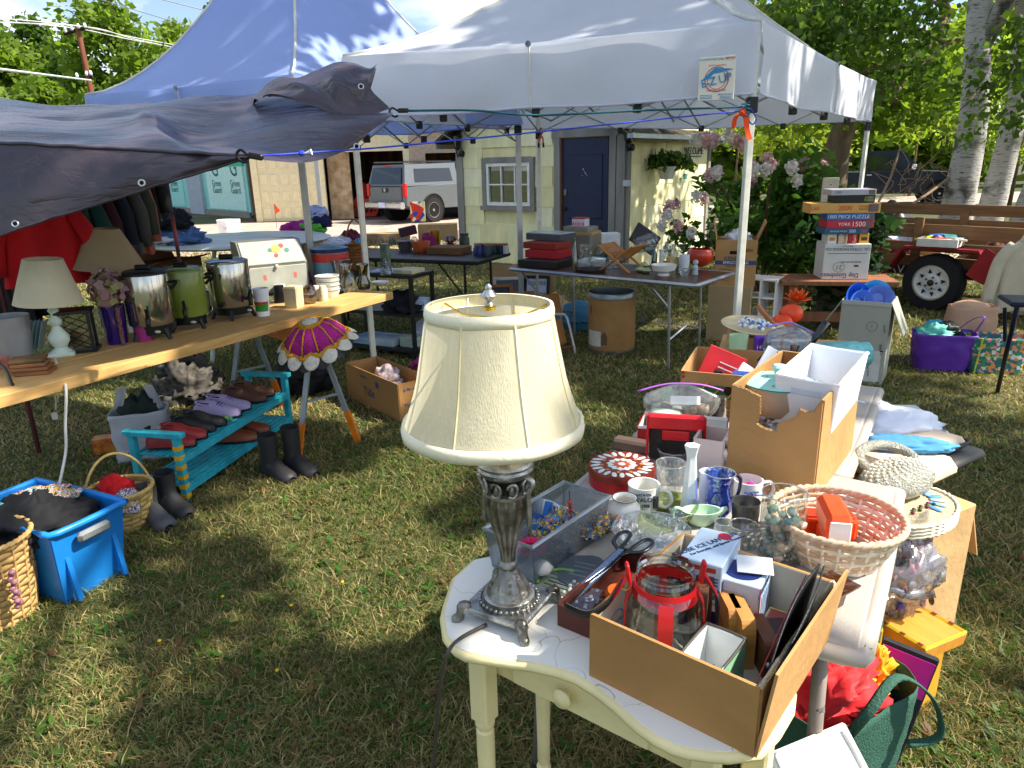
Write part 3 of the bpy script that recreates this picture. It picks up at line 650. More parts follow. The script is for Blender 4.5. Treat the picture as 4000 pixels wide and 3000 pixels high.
# ================================================================= vehicles
def wheel(parent,c,r,w,rimc='#b9bdc2',ax='y',spokes=6,name='wheel'):
 """wheel whose axle lies along local y; outer face towards -y"""
 ty=mk(name,M().lathe([(r*.62,-w/2),(r*.93,-w/2),(r,-w*.3),(r,w*.3),(r*.93,w/2),(r*.62,w/2)],28),mat('#17171a',.8),parent,loc=c,rot=(rad(90),0,0),smooth=40)
 rm=mat(rimc,.3,.85,var=.05)
 mk('rim',M().lathe([(r*.66,w*.32),(r*.64,w*.46),(r*.58,w*.46),(r*.55,w*.2),(r*.3,w*.16),(.01,w*.2)],28,capb=False),rm,ty,smooth=40)
 for k in range(spokes):
  t=2*math.pi*k/spokes;mk('spoke',M().box((r*.38*math.cos(t),r*.38*math.sin(t),w*.3),(r*.46,r*.13,w*.12),(0,0,t)),rm,ty)
 mk('hub_cap',M().cyl((0,0,w*.2),(0,0,w*.4),r*.13,r*.1,12),rm,ty)
 return ty
def pickup(name,label,loc,rz,paint,cap=True,chrome='#c9cdd2',L=5.2):
 """x forward, wheels on z=0; side towards -y"""
 o=thing(name,label,'pickup truck',loc,rz);pa=mat(paint,.38,.35,var=.04,coat=.5);gl=mat('#141a20',.08,spec=.8);tr=mat('#22242a',.6);ch=mat(chrome,.2,.9)
 hw=.92
 # lower body as a loft of side profile with rounded sides
 prof=[(-L/2,.55),(-L/2+.02,1.08),(-.35,1.12),(L/2-1.35,1.12),(L/2-.12,1.03),(L/2,.85),(L/2-.02,.48),(L/2-.4,.36),(-L/2+.3,.42)]
 def body(p):
  return Vector((p.x,p.z,p.y))
 m=M();n=len(prof)
 for yy,k in((-hw,.985),(-hw+.05,1.0),(hw-.05,1.0),(hw,.985)):
  m.v+=[(x*(k if abs(yy)==hw else 1),yy,.75+(z-.75)*(k if abs(yy)<hw else .95))for x,z in prof]
 for j in range(3):m.f+=[(j*n+i,j*n+(i+1)%n,(j+1)*n+(i+1)%n,(j+1)*n+i)for i in range(n)]
 m.f+=[tuple(reversed(range(n))),tuple(range(3*n,4*n))];mk('body',m,pa,o,smooth=35)
 def cabin(nm,xs,z1,mtl,inset=.16):
  (xa,xb,xc,xd)=xs;m=M();pts=[(xa,1.08,hw-.03),(xb,z1,hw-inset),(xc,z1,hw-inset),(xd,1.08,hw-.03)]
  for s in(-1,1):m.v+=[(x,s*y,z)for x,z,y in pts]
  m.f=[(0,1,2,3),(7,6,5,4),(0,4,5,1),(1,5,6,2),(2,6,7,3),(3,7,4,0)];return mk(nm,m,mtl,o)
 cb=cabin('cab',(-.42,-.30,.75,1.42),1.78,pa)
 def pane(x0,x1,x2,x3,z0,z1,s,parent=cb,nm='window'):
  y0,y1=hw-.045-(z0-1.08)/.7*.13+.018,hw-.045-(z1-1.08)/.7*.13+.018
  mk(nm,M().add([(x0,s*y0,z0),(x3,s*y0,z0),(x2,s*y1,z1),(x1,s*y1,z1)],[(0,1,2,3)]).solid(.012),gl,parent)
 for s in(-1,1):
  pane(-.33,-.26,.20,.24,1.15,1.66,s);pane(.30,.28,.72,1.18,1.15,1.66,s)
 mk('windscreen',M().add([(1.43,-.82,1.12),(1.43,.82,1.12),(.80,.70,1.74),(.80,-.70,1.74)],[(0,1,2,3)]).solid(.014),gl,cb)
 for s in(-1,1):
  mi=mk('mirror',M().cbox((1.12,s*(hw+.1),1.25),(.14,.2,.17),.03),ch,o,smooth=40)
  mk('door_seam',M().box((.27,s*(hw-.004),.84),(.012,.02,.5)).box((-.36,s*(hw-.004),.84),(.012,.02,.5)),tr,o)
  mk('door_handle',M().cbox((-.2,s*(hw+.005),1.0),(.16,.03,.035),.008),ch,o);mk('sill',M().box((.3,s*(hw-.06),.42),(1.7,.1,.09)),tr,o)
  mk('headlight',M().cbox((L/2-.1,s*.72,.92),(.18,.32,.17),.03),mat('#dfe6ea',.1),o);mk('tail_light',M().cbox((-L/2+.03,s*(hw-.06),.98),(.1,.13,.38),.015),mat('#c21c1c',.25),o)
  for x in(-L/2+1.05,L/2-.95):
   mk('wheel_arch',M().lathe([(.47,-.02),(.43,.02)],26,c=(0,0,0),capb=False),tr,o,loc=(x,s*(hw+.005),.42),rot=(rad(90),0,0))
   mk('wheel_well',M().cyl((x,s*(hw-.25),.42),(x,s*(hw+.008),.42),.435,n=24),mat('#0b0b0c',.95),o)
   wh=wheel(o,(x,s*(hw-.08),.37),.37,.24)
   if s>0:wh.rotation_euler=(rad(-90),0,0)
 if cap:
  cp=mk('truck_cap',M(),pa,o);c2=M();xs=(-L/2+.02,-L/2+.16,-.46,-.44);z1=1.70
  pts=[(xs[0],1.1,hw-.04),(xs[1],z1,hw-.16),(xs[2],z1+.03,hw-.16),(xs[3],1.1,hw-.04)]
  for s in(-1,1):c2.v+=[(x,s*y,z)for x,z,y in pts]
  c2.f=[(0,1,2,3),(7,6,5,4),(0,4,5,1),(1,5,6,2),(2,6,7,3),(3,7,4,0)];cp.data.from_pydata(c2.v,[],c2.f)
  for s in(-1,1):pane(-L/2+.42,-L/2+.47,-.72,-.66,1.2,1.58,s,cp,'side_window');mk('roof_rack_bar',M().box((-1.5,s*.7,z1+.08),(1.9,.04,.04)),tr,cp)
  mk('rear_window',M().add([(-L/2+.03,-.74,1.16),(-L/2+.03,.74,1.16),(-L/2+.14,.66,1.62),(-L/2+.14,-.66,1.62)],[(0,1,2,3)]).solid(.02),gl,cp,loc=(-.02,0,0))
  mk('brake_lamp',M().box((-L/2+.13,0,1.68),(.04,.28,.03)),mat('#c21c1c',.3),cp)
 mk('tailgate',M().cbox((-L/2-.005,0,.84),(.03,1.5,.46),.01),pa,o);mk('tailgate_handle',M().cbox((-L/2-.03,0,.98),(.03,.28,.12),.01),tr,o)
 mk('emblem',M().cyl((-L/2-.02,0,.99),(-L/2-.05,0,.99),.05,n=16),ch,o)
 mk('rear_bumper',M().cbox((-L/2-.09,0,.55),(.18,1.8,.2),.04),ch,o,smooth=40);mk('number_plate',M().box((-L/2-.19,0,.56),(.01,.31,.15)),mat('#c9d8ee',.5),o)
 mk('front_bumper',M().cbox((L/2+.03,0,.52),(.2,1.8,.24),.05),ch,o,smooth=40);gr=mk('grille',M().cbox((L/2-.02,0,.86),(.06,1.1,.34),.02),tr,o)
 for k in range(4):mk('grille_bar',M().cbox((L/2+.02,0,.74+k*.085),(.03,1.08,.03),.008),ch,gr)
 return o
pickup('silver_pickup','silver pickup truck with camper cap parked before the open garage',G(1690,868)-Matrix.Rotation(rad(47),3,'Z')@Vector((-1.55,-.84,0)),rad(47),'#62686e')
nb=AT(3405,700,26);pickup('dark_pickup','dark navy pickup with chrome mirror parked beyond the black tarp',Vector((nb.x,26,0)),rad(-20),'#10182c',cap=False,chrome='#dfe3e6',L=5.9)
# ================================================================= the two pop-up tents
def tent_fab(name,c1,tr):
 return mat(c1,.55,var=.05,scale=1.5,bump=.5,bs=3.5,trans=tr)
fabW=tent_fab('w','#e9edf8',.42);fabB=mat('#aec4fa',.5,var=.05,scale=1.4,bump=.5,bs=3.5,trans=.42);alu=mat('#b9bcbd',.4,.55,var=.1);alw=mat('#e3e0d2',.55,.1,var=.12,scale=14)
def tent(name,label,cor,zb,zv,zp,fab,legm,seed,lw=.04,ce_=1.4):
 """cor: ground corners near-left, near-right, far-right, far-left; zb valance bottom, zv eave, zp peak"""
 cs=[Vector((c[0],c[1],0))for c in cor];ce=sum(cs,Vector())/4;o=thing(name,label,'tent',(ce.x,ce.y,0))
 cs=[c-ce for c in cs];
 for i in range(4):
  a,b=cs[i],cs[(i+1)%4];na=((a+b)/2).normalized();ez=((i%2)*.02)
  def roof(p,q,a=a,b=b,i=i):
   base=a.lerp(b,p);edge=1-abs(2*p-1);s=q
   x=base*(1-s);z=zv+(zp-zv)*(s**ce_)*.93+(zp-zv)*.07*s-.05*edge*(1-s)*math.sin(math.pi*min(1,.3+s))
   bil=.02*nz(p*5+i*7,s*6,seed);return Vector((x.x,x.y,z+bil*(1-s)))
  mk('roof_panel',M().grid(roof,22,14),fab,o,smooth=True)
  def val(p,q,a=a,b=b,na=na,i=i):
   base=a.lerp(b,p);drop=zv-(zv-zb)*q;edge=1-abs(2*p-1)
   rip=.018*math.sin(p*23+i+3*q)*q+.045*nz(p*4+9*i,q*1.5,seed)*q+.028*math.sin(p*9+i*2)*q
   return Vector((base.x,base.y,drop-.03*math.sin(p*math.pi)*q*(.5+nz(p*3,i))-.012*edge))+na*(rip+.01)
  mk('valance',M().grid(val,40,8),fab,o,smooth=True)
  mk('hem',M().tube([val(k/39,1)for k in range(40)],.008,5),fab,o,smooth=True)
  mid=a.lerp(b,.5)+na*.02;mk('seam',M().tube([val(.5,q/6)+na*.012 for q in range(7)],.006,5),mat('#d8d4c8',.7),o);mk('grommet',M().lathe([(.008,0),(.02,0),(.02,.008),(.008,.008)],14),mat('#7c7f84',.3,.8),o,loc=val(.5,.02)+na*.02,rot=(rad(90),0,math.atan2(na.y,na.x)+rad(90)))
  # hip seam
  mk('hip_seam',M().tube([roof(0,k/12)+Vector((0,0,.006))for k in range(13)],.012,5),mat('#e6e2d6',.6,trans=.2),o,smooth=True)
  # leg with foot plate
  lg=a*.985;le=mk('leg',M().cbox((lg.x,lg.y,zv/2),(lw,lw,zv-.02),.004,math.atan2(a.y,a.x)),legm,o);mk('foot_plate',M().box((lg.x,lg.y,.012),(lw*2.4,lw*2.4,.016)),legm,le);mk('slider',M().cbox((lg.x,lg.y,zb-.06),(lw*1.5,lw*1.5,.09),.006),mat('#1f1f22',.5),le)
  # scissor truss under the edge
  n=4;zt,zl=zv-.05,zv-.42;A=a*.97;B=b*.97
  for k in range(n):
   p0,p1=A.lerp(B,k/n),A.lerp(B,(k+1)/n)
   for s in(0,1):
    q0=p0+Vector((0,0,zt if s else zl));q1=p1+Vector((0,0,zl if s else zt));mk('truss_bar',M().tube([q0,q1],.011,4,flat=.6),alu,o)
   if k:mk('truss_joint',M().cbox(p0+Vector((0,0,zl)),(.05,.05,.06),.006),mat('#1f1f22',.5),o)
 for i in range(4): # inner trusses to the peak hub
  a=(cs[i]+cs[(i+1)%4])/2*.97
  mk('truss_bar',M().tube([a+Vector((0,0,zv-.42)),a*.5+Vector((0,0,zv-.05)),Vector((0,0,zv-.3))],.011,4),alu,o);mk('truss_bar',M().tube([a+Vector((0,0,zv-.05)),a*.5+Vector((0,0,zv-.38)),Vector((0,0,zv+.02))],.011,4),alu,o)
 mk('peak_pole',M().cyl((0,0,zv-.35),(0,0,zp-.03),.02,n=8),alu,o)
 return o,ce,cs
NR=(1.46,4.45);NL=(-1.12,5.4);FR=(3.93,8.1);FL=(.34,8.2)
ZB,ZV=2.0,2.38
t1,tc1,tcs=tent('pop_up_tent','large white pop-up tent with blue logo patch on its valance',[NL,NR,FR,FL],ZB,ZV,3.55,fabW,alw,3)
t2,tc2,_=tent('pop_up_tent','bluish pop-up tent behind the brown tarp, beside the larger white one',[(-3.56,6.5),(-1.5,5.44),(.15,7.5),(-2.3,9.0)],ZB+.02,ZV-.1,4.1,fabB,alu,8,.05,1.75)
# logo patch near the right front corner
ed=(Vector(NL)-Vector(NR)).normalized();ang=math.atan2(-ed.y,-ed.x);pc_=AT(2798,307,4.42);base=Vector((pc_.x,4.41,pc_.z))-Vector((tc1.x,tc1.y,0))
lp=mk('logo_patch',M().cbox((0,0,0),(.20,.006,.235),.002),mat('#ece3cf',.6,var=.05),t1,loc=base,rot=ang)
bl_,rd_=mat('#2a8fc4',.5),mat('#d0243c',.5);F9=rad(90)
mk('logo_ring',M().tube([(.066*math.cos(t*.2618),-.005,.066*math.sin(t*.2618)-.005)for t in range(24)],.0022,5,True),rd_,lp);mk('logo_ring',M().tube([(.052*math.cos(t*.2618),-.005,.052*math.sin(t*.2618)-.005)for t in range(24)],.0013,5,True),rd_,lp)
mk('logo_roof',M().prism([(-.088,-.01),(-.012,.056),(.088,.046),(.03,.034),(.015,.03),(-.015,.028),(-.045,.0)],.004,.008,lambda p:Vector((p.x,-p.z,p.y))),bl_,lp)
txt(lp,'E-Z UP',.062,(-.002,-.007,-.012),(F9,rad(-12),0),bl_,ext=.002,sp=.92);txt(lp,'ORIGINAL SHADE',.013,(0,-.006,-.064),(F9,0,0),rd_);txt(lp,"World's Fastest Shelters",.010,(0,-.006,.070),(F9,0,0),rd_)
txt(lp,'E-Z UP INSTANT SHELTER',.014,(-.022,-.006,.102),(F9,0,0),bl_);txt(lp,'EXPRESS',.014,(.072,-.006,.104),(F9,0,0),rd_,shear=.3);txt(lp,'(800) 225-5637',.013,(.052,-.006,-.088),(F9,0,0),bl_)
for k in range(3):mk('small_print',M().box((-.055,-.004,-.088-k*.009),(.07,.002,.003)),bl_,lp);mk('small_print',M().box((.055,-.004,-.099-k*.006),(.06+.005*k,.002,.002)),bl_,lp)
# ================================================================= brown tarp
tarpm=nodes_mat('m_tarp',lambda t,b,l:None)
tb=tarpm.node_tree;pb=tb.nodes['Principled BSDF'];pb.inputs['Base Color'].default_value=(*hexc('#54464b'),1);pb.inputs['Roughness'].default_value=.27;pb.inputs['Specular IOR Level'].default_value=.5
_tc=_n(tb,'ShaderNodeTexCoord');_w=_n(tb,'ShaderNodeTexNoise');_w.inputs['Scale'].default_value=3.2;_w.inputs['Detail'].default_value=5;_w.inputs['Roughness'].default_value=.5;_w.inputs['Distortion'].default_value=1.2
_b=_n(tb,'ShaderNodeBump');_b.inputs['Strength'].default_value=.55;_b.inputs['Distance'].default_value=.022;tb.links.new(_tc.outputs['Object'],_w.inputs['Vector']);_w2=_n(tb,'ShaderNodeTexNoise');_w2.inputs['Scale'].default_value=2.4;_w2.inputs['Detail'].default_value=6;_w2.inputs['Distortion'].default_value=.4;_mp=_n(tb,'ShaderNodeMapping');_mp.inputs['Scale'].default_value=(1,3.2,2.2);_mp.inputs['Rotation'].default_value=(0,0,.6);tb.links.new(_tc.outputs['Object'],_mp.inputs[0]);tb.links.new(_mp.outputs[0],_w2.inputs['Vector']);_s1=_n(tb,'ShaderNodeMath',operation='SUBTRACT');_s1.inputs[1].default_value=.5;_s2=_n(tb,'ShaderNodeMath',operation='ABSOLUTE');_s3=_n(tb,'ShaderNodeMath',operation='POWER');_s3.inputs[1].default_value=.55;tb.links.new(_w2.outputs['Fac'],_s1.inputs[0]);tb.links.new(_s1.outputs[0],_s2.inputs[0]);tb.links.new(_s2.outputs[0],_s3.inputs[0]);tb.links.new(_s3.outputs[0],_b.inputs['Height']);tb.links.new(_b.outputs[0],pb.inputs['Normal'])
_r=_n(tb,'ShaderNodeValToRGB');_r.color_ramp.elements[0].color=(*hexc('#332b34'),1);_r.color_ramp.elements[1].color=(*hexc('#4e444d'),1);tb.links.new(_w.outputs['Fac'],_r.inputs[0]);tb.links.new(_r.outputs[0],pb.inputs['Base Color'])
def poly(pts,t):
 x=t*(len(pts)-1);i=min(int(x),len(pts)-2);f=x-i
 p0,p1,p2,p3=(Vector(pts[max(i-1,0)]),Vector(pts[i]),Vector(pts[i+1]),Vector(pts[min(i+2,len(pts)-1)]))
 return .5*((2*p1)+(p2-p0)*f+(2*p0-5*p1+4*p2-p3)*f*f+(3*p1-p0-3*p2+p3)*f**3)
ta=thing('brown_tarp','wrinkled brown tarp strung out from the tents as a low awning','tarp',(0,0,0))
# rows across the sheet from the back (tent side) to the front fold, each from the photo's left to right
back=[AT(-420,390,5.6),AT(0,385,5.6),AT(250,400,5.6),AT(500,400,5.4),AT(800,372,5.1),AT(1100,345,4.9),AT(1280,300,4.72),AT(1470,262,4.45)]
mid1=[AT(-420,440,4.6),AT(0,446,4.6),AT(250,462,4.5),AT(500,452,4.4),AT(620,425,4.3),AT(900,440,4.3),AT(1200,405,4.25),AT(1440,420,4.2)]
mid2=[AT(-420,500,3.9),AT(0,468,3.9),AT(250,484,3.85),AT(480,470,3.8),AT(590,452,3.75),AT(760,560,3.7),AT(1150,500,3.75),AT(1535,432,4.0)]
fold=[AT(-420,545,3.2),AT(0,560,3.15),AT(250,572,3.1),AT(450,582,3.08),AT(650,594,3.05),AT(840,604,3.02),AT(1190,634,3.35),AT(1385,575,3.7)]
def sheet(p,q):
 r=[poly(x,p)for x in(back,mid1,mid2,fold)];v=poly(r,q);w=.032*nz(v.x*1.6,v.y*2.6,1)+.006*nz(v.x*5,v.y*6,4)
 rip=abs(nz(v.x*1.6+3,v.y*1.3,7));return v+Vector((0,0,w*min(1,6*(1-q)+.12)*1.0-.035*rip*(1-q)))
mk('canopy_sheet',M().grid(sheet,90,60),tarpm,ta,smooth=True)
f0=[fold[0],fold[1],fold[2],fold[3],fold[4],fold[5],AT(975,612,2.98)]
fb=[AT(-420,1060,3.1),AT(0,918,3.06),AT(250,838,3.04),AT(450,775,3.02),AT(650,715,3.0),AT(840,655,3.0),AT(975,614,2.98)]
def flap(p,q):
 a,b=poly(f0,p),poly(fb,p);v=a.lerp(b,q);s=math.sin(math.pi*min(1,q));return v+Vector((0,.025*nz(p*5,q*1.2,3)*q+.006*nz(p*14,q*3,5),.006*nz(p*15,q*5)))+Vector((0,-.02*s,0))
mk('front_flap',M().grid(flap,70,16),tarpm,ta,smooth=True);mk('flap_hem',M().tube([flap(k/69,1)for k in range(70)],.006,5),tarpm,ta,smooth=True);mk('fold_ridge',M().tube([flap(k/69,0)+Vector((0,0,.002))for k in range(70)],.008,6),tarpm,ta,smooth=True)
# bunched flap lying over the tent eave
fa=[AT(980,385,4.5),AT(1100,300,4.5),AT(1235,282,4.5),AT(1390,248,4.42),AT(1475,248,4.36)];fm=[AT(1000,395,4.3),AT(1120,335,4.25),AT(1240,330,4.2),AT(1330,330,4.15),AT(1440,330,4.22)];fc=[AT(1050,380,4.2),AT(1180,400,4.1),AT(1300,440,4.05),AT(1400,470,4.05),AT(1530,430,4.1)]
def bunch(p,q):
 v=poly([poly(x,p)for x in(fa,fm,fc)],q);return v+Vector((0,-.05*abs(nz(p*3.5,q*3,8)),.045*nz(p*4,q*3,6)))
mk('bunched_fold',M().grid(bunch,40,26),tarpm,ta,smooth=True)
def ring(parent,p,r=.0115):mk('grommet',M().tube([(r*math.cos(t*.349),0,r*math.sin(t*.349))for t in range(18)],.0038,6,True),mat('#c4c8cc',.3,.7),parent,loc=p,rot=(rad(-15),0,rad(10)),smooth=True);mk('grommet_hole',M().cyl((0,.004,0),(0,-.002,0),r*.8,n=14),mat('#0b0b0d',.9),parent,loc=p,rot=(rad(-15),0,rad(10)))
for q in(AT(78,872,3.02),AT(568,714,2.97)):ring(ta,q+Vector((0,-.03,0)))
ring(ta,AT(1410,338,4.1),.013);ring(ta,AT(1393,572,3.66),.013)
# rope, strap, hooks, ribbon, clamp
def cord(name,label,cat,pts,r,m,k=6,group=None):return tag(mk(name,M().tube(bz(pts,k),r,6),m,smooth=True),label,cat,group)
nrv=AT(2905,432,4.36)
cord('blue_rope','thin blue rope running from the tarp corner to the tent leg','rope',[AT(985,610,2.97),AT(1180,598,3.2),AT(1500,575,3.5),AT(2000,526,3.85),AT(2400,484,4.1),nrv],.0045,mat('#2b44c4',.6))
o=thing('rope_knot','knotted end of the blue rope with frayed white tip','knot',AT(1178,599,3.19));mk('knot',M().sph((0,0,0),(.014,.012,.012),fn=lambda p:p*(1+.25*nz(p.x*160,p.y*160,p.z*160))),mat('#2b44c4',.6),o);mk('frayed_tip',M().lathe([(.003,0),(.008,.02),(.013,.03)],8,capt=True),mat('#dfe3ee',.8),o,loc=(.014,0,0),rot=(0,rad(80),0))
cord('teal_strap','dark teal braided cord tied along the tent valance','cord',[AT(1590,433,4.15),AT(1850,432,4.25),AT(2100,450,4.3),AT(2500,432,4.34),AT(2900,418,4.37)],.0065,mat('#1c6470',.6,bump=.8,bs=160))
def hook(p,label,rot):
 o=thing('bungee_hook',label,'hook',p,rot);bk=mat('#111114',.35);mk('hook',M().tube(bz([(-.03,0,.0),(-.06,0,.015),(-.075,0,-.01),(-.05,0,-.03),(-.03,0,-.025)],4),.006,6),bk,o,smooth=True);mk('grip',M().cbox((0,0,0),(.06,.026,.024),.006),bk,o)
hook(AT(1575,432,4.12),'black hook holding the bunched tarp corner to the strap',0);hook(AT(998,611,2.96),'black hook clipped in the tarp corner above the foam boards',(0,.2,0))
o=thing('orange_ribbon','bright orange marking ribbon knotted to the tent leg','ribbon',AT(2900,440,4.34));og=mat('#ff5a1e',.6,var=.05,trans=.25)
def strip(pts,w,tw=0):
 q=bz(pts,5);m=M();n=len(q);m.v=[tuple(p+Vector((s*w*math.cos(tw*i/n),s*w*math.sin(tw*i/n),.3*s*w)))for i,p in enumerate(q)for s in(-.5,.5)];m.f=[(2*i,2*i+1,2*i+3,2*i+2)for i in range(n-1)];return m.solid(.0015)
mk('ribbon_tail',strip([(0,0,0),(.02,-.01,-.03),(.03,-.005,-.09),(.055,0,-.15)],.034,.5),og,o);mk('ribbon_tail',strip([(0,0,0),(-.03,-.02,-.01),(-.045,-.01,-.04),(-.045,0,-.085)],.034,.6),og,o);mk('ribbon_knot',M().sph((0,-.008,0),(.02,.016,.02),fn=lambda p:p*(1+.3*nz(p.x*90,p.y*90,p.z*90))),og,o)
o=thing('rope_loop','loose loop of blue rope beside the orange ribbon','rope',AT(2925,435,4.34));mk('loop',M().tube(bz([(0,0,.02),(.02,0,.0),(.045,0,-.04),(.03,0,-.07),(.005,0,-.05),(0,0,0)],5),.004,6),mat('#2336b0',.6),o,smooth=True);mk('wrap',M().tube([(.022*math.cos(t*.7)-.02,.022*math.sin(t*.7),.05-t*.0022)for t in range(36)],.004,5),mat('#1c6470',.6),o)
def clamp(p,label):
 o=thing('spring_clamp',label,'clamp',p);og2=mat('#d8541c',.5);bk=mat('#161616',.5)
 for s in(-1,1):
  mk('handle',M().tube([(0,0,.0),(s*.02,0,-.03),(s*.025,0,-.1)],[.012,.014,.01],6,flat=.7),og2,o);mk('grip',M().tube([(s*.024,0,-.08),(s*.026,0,-.125)],.0125,6),bk,o);mk('jaw',M().tube([(0,0,0),(s*.018,0,.03),(s*.004,0,.075)],[.012,.01,.006],6),og2 if s>0 else bk,o)
 mk('pivot',M().cyl((0,-.014,0),(0,.014,0),.008),mat('#888888',.3,.8),o)
clamp(AT(2113,528,7.95),'orange and black spring clamp gripping the far tent leg')
# ================================================================= foreground: cream vanity table
F9=rad(90)
paintm=mat('#ecdca4',.5,var=.09,scale=9,detail=8,bump=.1,bs=40);paintd=mat('#e6d49a',.55,var=.1,scale=8,detail=8,bump=.1,bs=40)
def crackle(t,b,l):
 tc=_n(t,'ShaderNodeTexCoord');ns=_n(t,'ShaderNodeTexNoise');ns.inputs['Scale'].default_value=9;l(tc.outputs['Object'],ns.inputs['Vector'])
 ad=_n(t,'ShaderNodeMix',data_type='VECTOR');ad.inputs[0].default_value=.16;l(tc.outputs['Object'],ad.inputs[4]);l(ns.outputs['Color'],ad.inputs[5])
 vo=_n(t,'ShaderNodeTexVoronoi',feature='DISTANCE_TO_EDGE');vo.inputs['Scale'].default_value=7;l(ad.outputs[1],vo.inputs['Vector'])
 r=_n(t,'ShaderNodeValToRGB');e=r.color_ramp.elements;e[0].position=.0015;e[0].color=(*hexc('#b3aa96'),1);e[1].position=.006;e[1].color=(*hexc('#f1efe6'),1)
 l(vo.outputs['Distance'],r.inputs[0]);l(r.outputs[0],b.inputs['Base Color']);b.inputs['Roughness'].default_value=.38
 bp=_n(t,'ShaderNodeBump');bp.inputs['Strength'].default_value=.25;bp.inputs['Distance'].default_value=.004;l(r.outputs[0],bp.inputs['Height']);l(bp.outputs[0],b.inputs['Normal'])
crk=nodes_mat('m_crackle',crackle)
van=thing('vanity_table','small cream kidney-shaped vanity with crackled white top and drawer','table',(0,0,0))
edge=[(1736,2400),(1748,2480),(1785,2525),(1821,2545),(1885,2556),(1998,2572),(2070,2582),(2142,2597),(2200,2612),(2255,2632),(2300,2660),(2346,2690),(2413,2743),(2499,2822),(2572,2872),(2640,2905),(2690,2918),(2763,2928),(2840,2935),(2962,2921),(3027,2852),(3081,2762),(3090,2690)]
out=[G(u,v,T)for u,v in edge];out=[(p.x,p.y)for p in out]+[(.50,1.10),(.44,1.20),(.30,1.34),(.10,1.49),(-.03,1.555),(-.10,1.53),(-.145,1.45),(-.155,1.35)]
sm=[Vector((*p,0))for p in out]
mk('top',M().prism([(p.x,p.y)for p in sm],T-.022,T),crk,van)
mk('edge_band',M().tube([p+Vector((0,0,T-.012))for p in sm],.011,8,True),paintm,van,smooth=True)
# the drawer front is a straight board seen under the curve
A,B=G(1925,2597,T-.1),G(2715,2992,T-.1);x=(B-A);w=x.length;ang=math.atan2(x.y,x.x)
mk('apron',M().cbox((w/2,.012,T-.074),(w,.014,.1),.002),paintd,van,loc=(A.x,A.y,0),rot=ang);dz=mk('drawer_front',M().cbox((w*.46,.003,T-.074),(w*.68,.01,.088),.002),paintm,van,loc=(A.x,A.y,0),rot=ang)
mk('knob',M().lathe([(.008,0),(.008,.014),(.019,.019),(.021,.026),(.015,.033),(.001,.035)],20),paintm,dz,loc=(w*.42,.0,T-.074),rot=(F9,0,0),smooth=50)
for(u,v,blk)in((1885,2600,1),(2760,2960,1),(2107,2700,0),(2905,2960,0)):
 p=G(u,v,T-.09)if blk else Vector((.06,1.50,0))if u<2500 else Vector((.43,1.03,0));pz=T-.025
 lg=mk('leg',M().lathe([(.64*r,z)for r,z in[(.012,.004),(.02,.03),(.026,.07),(.028,.085),(.02,.095),(.03,.102),(.03,.115),(.02,.122),(.026,.135),(.026,.2),(.031,T-.33),(.031,T-.255),(.024,T-.25),(.034,T-.238),(.034,T-.226),(.028,T-.22)]],20,capt=True),paintm,van,loc=(p.x,p.y,0),smooth=40)
 mk('leg_block',M().cbox((0,0,T-.125),(.046,.046,.2),.005,ang),paintm,lg)
# ================================================================= beige folding table
bd=Vector((.53,.848,0));bn=Vector((.848,-.53,0));beige=mat('#b3aba2',.55,var=.05,bump=.2,bs=200);TB=T+.004;lgm=mat('#6f655e',.5,.2)
def card_table(label,s0,off,Lt,Wt):
 bt=thing('folding_table',label,'table',bd*s0+bn*off,math.atan2(bd.y,bd.x)) # local x away from the viewer, y to the left
 h,w=Lt,Wt/2;ro=[(.05*h,-w),(.5*h,-w-.004),(.95*h,-w),(.99*h,-w*.9),(h,0),(.99*h,w*.9),(.95*h,w),(.5*h,w+.004),(.05*h,w),(.01*h,w*.9),(0,0),(.01*h,-w*.9),(.05*h,-w)]
 mk('top',M().cbox((h/2,0,TB-.012),(h-.02,Wt-.01,.02),.008),beige,bt);mk('rim',M().tube(bz([(a,b,TB-.021)for a,b in ro],3)[:-1],.019,8,True),mat('#b8b0a6',.5,var=.05),bt,smooth=True)
 for x,s in((.08,-1),(.08,1),(h-.08,-1),(h-.08,1)):
  lg=mk('leg',M().tube([(x,s*w*.8,TB-.03),(x-.02,s*w*.86,.01)],.016,12),mat('#8d8178',.45,.2),bt,smooth=True);mk('foot_cap',M().cyl((x-.02,s*w*.86,0),(x-.019,s*w*.858,.03),.019,n=10),mat('#333333'),lg)
  d=1 if x<.2 else-1;mk('brace',M().tube([(x,s*w*.83,TB-.2),(x+d*.2,s*w*.7,TB-.03)],.009,6,flat=.4),lgm,bt);mk('brace',M().tube([(x-.02,s*w*.84,TB-.21),(x+d*.15,s*w*.72,TB-.03)],.009,6,flat=.4),lgm,bt)
card_table('square beige folding table crowded with mugs and glassware',1.32,-.455,.85,.82);card_table('beige folding table under the torn carton and banana box',2.20,-.53,.98,.68)
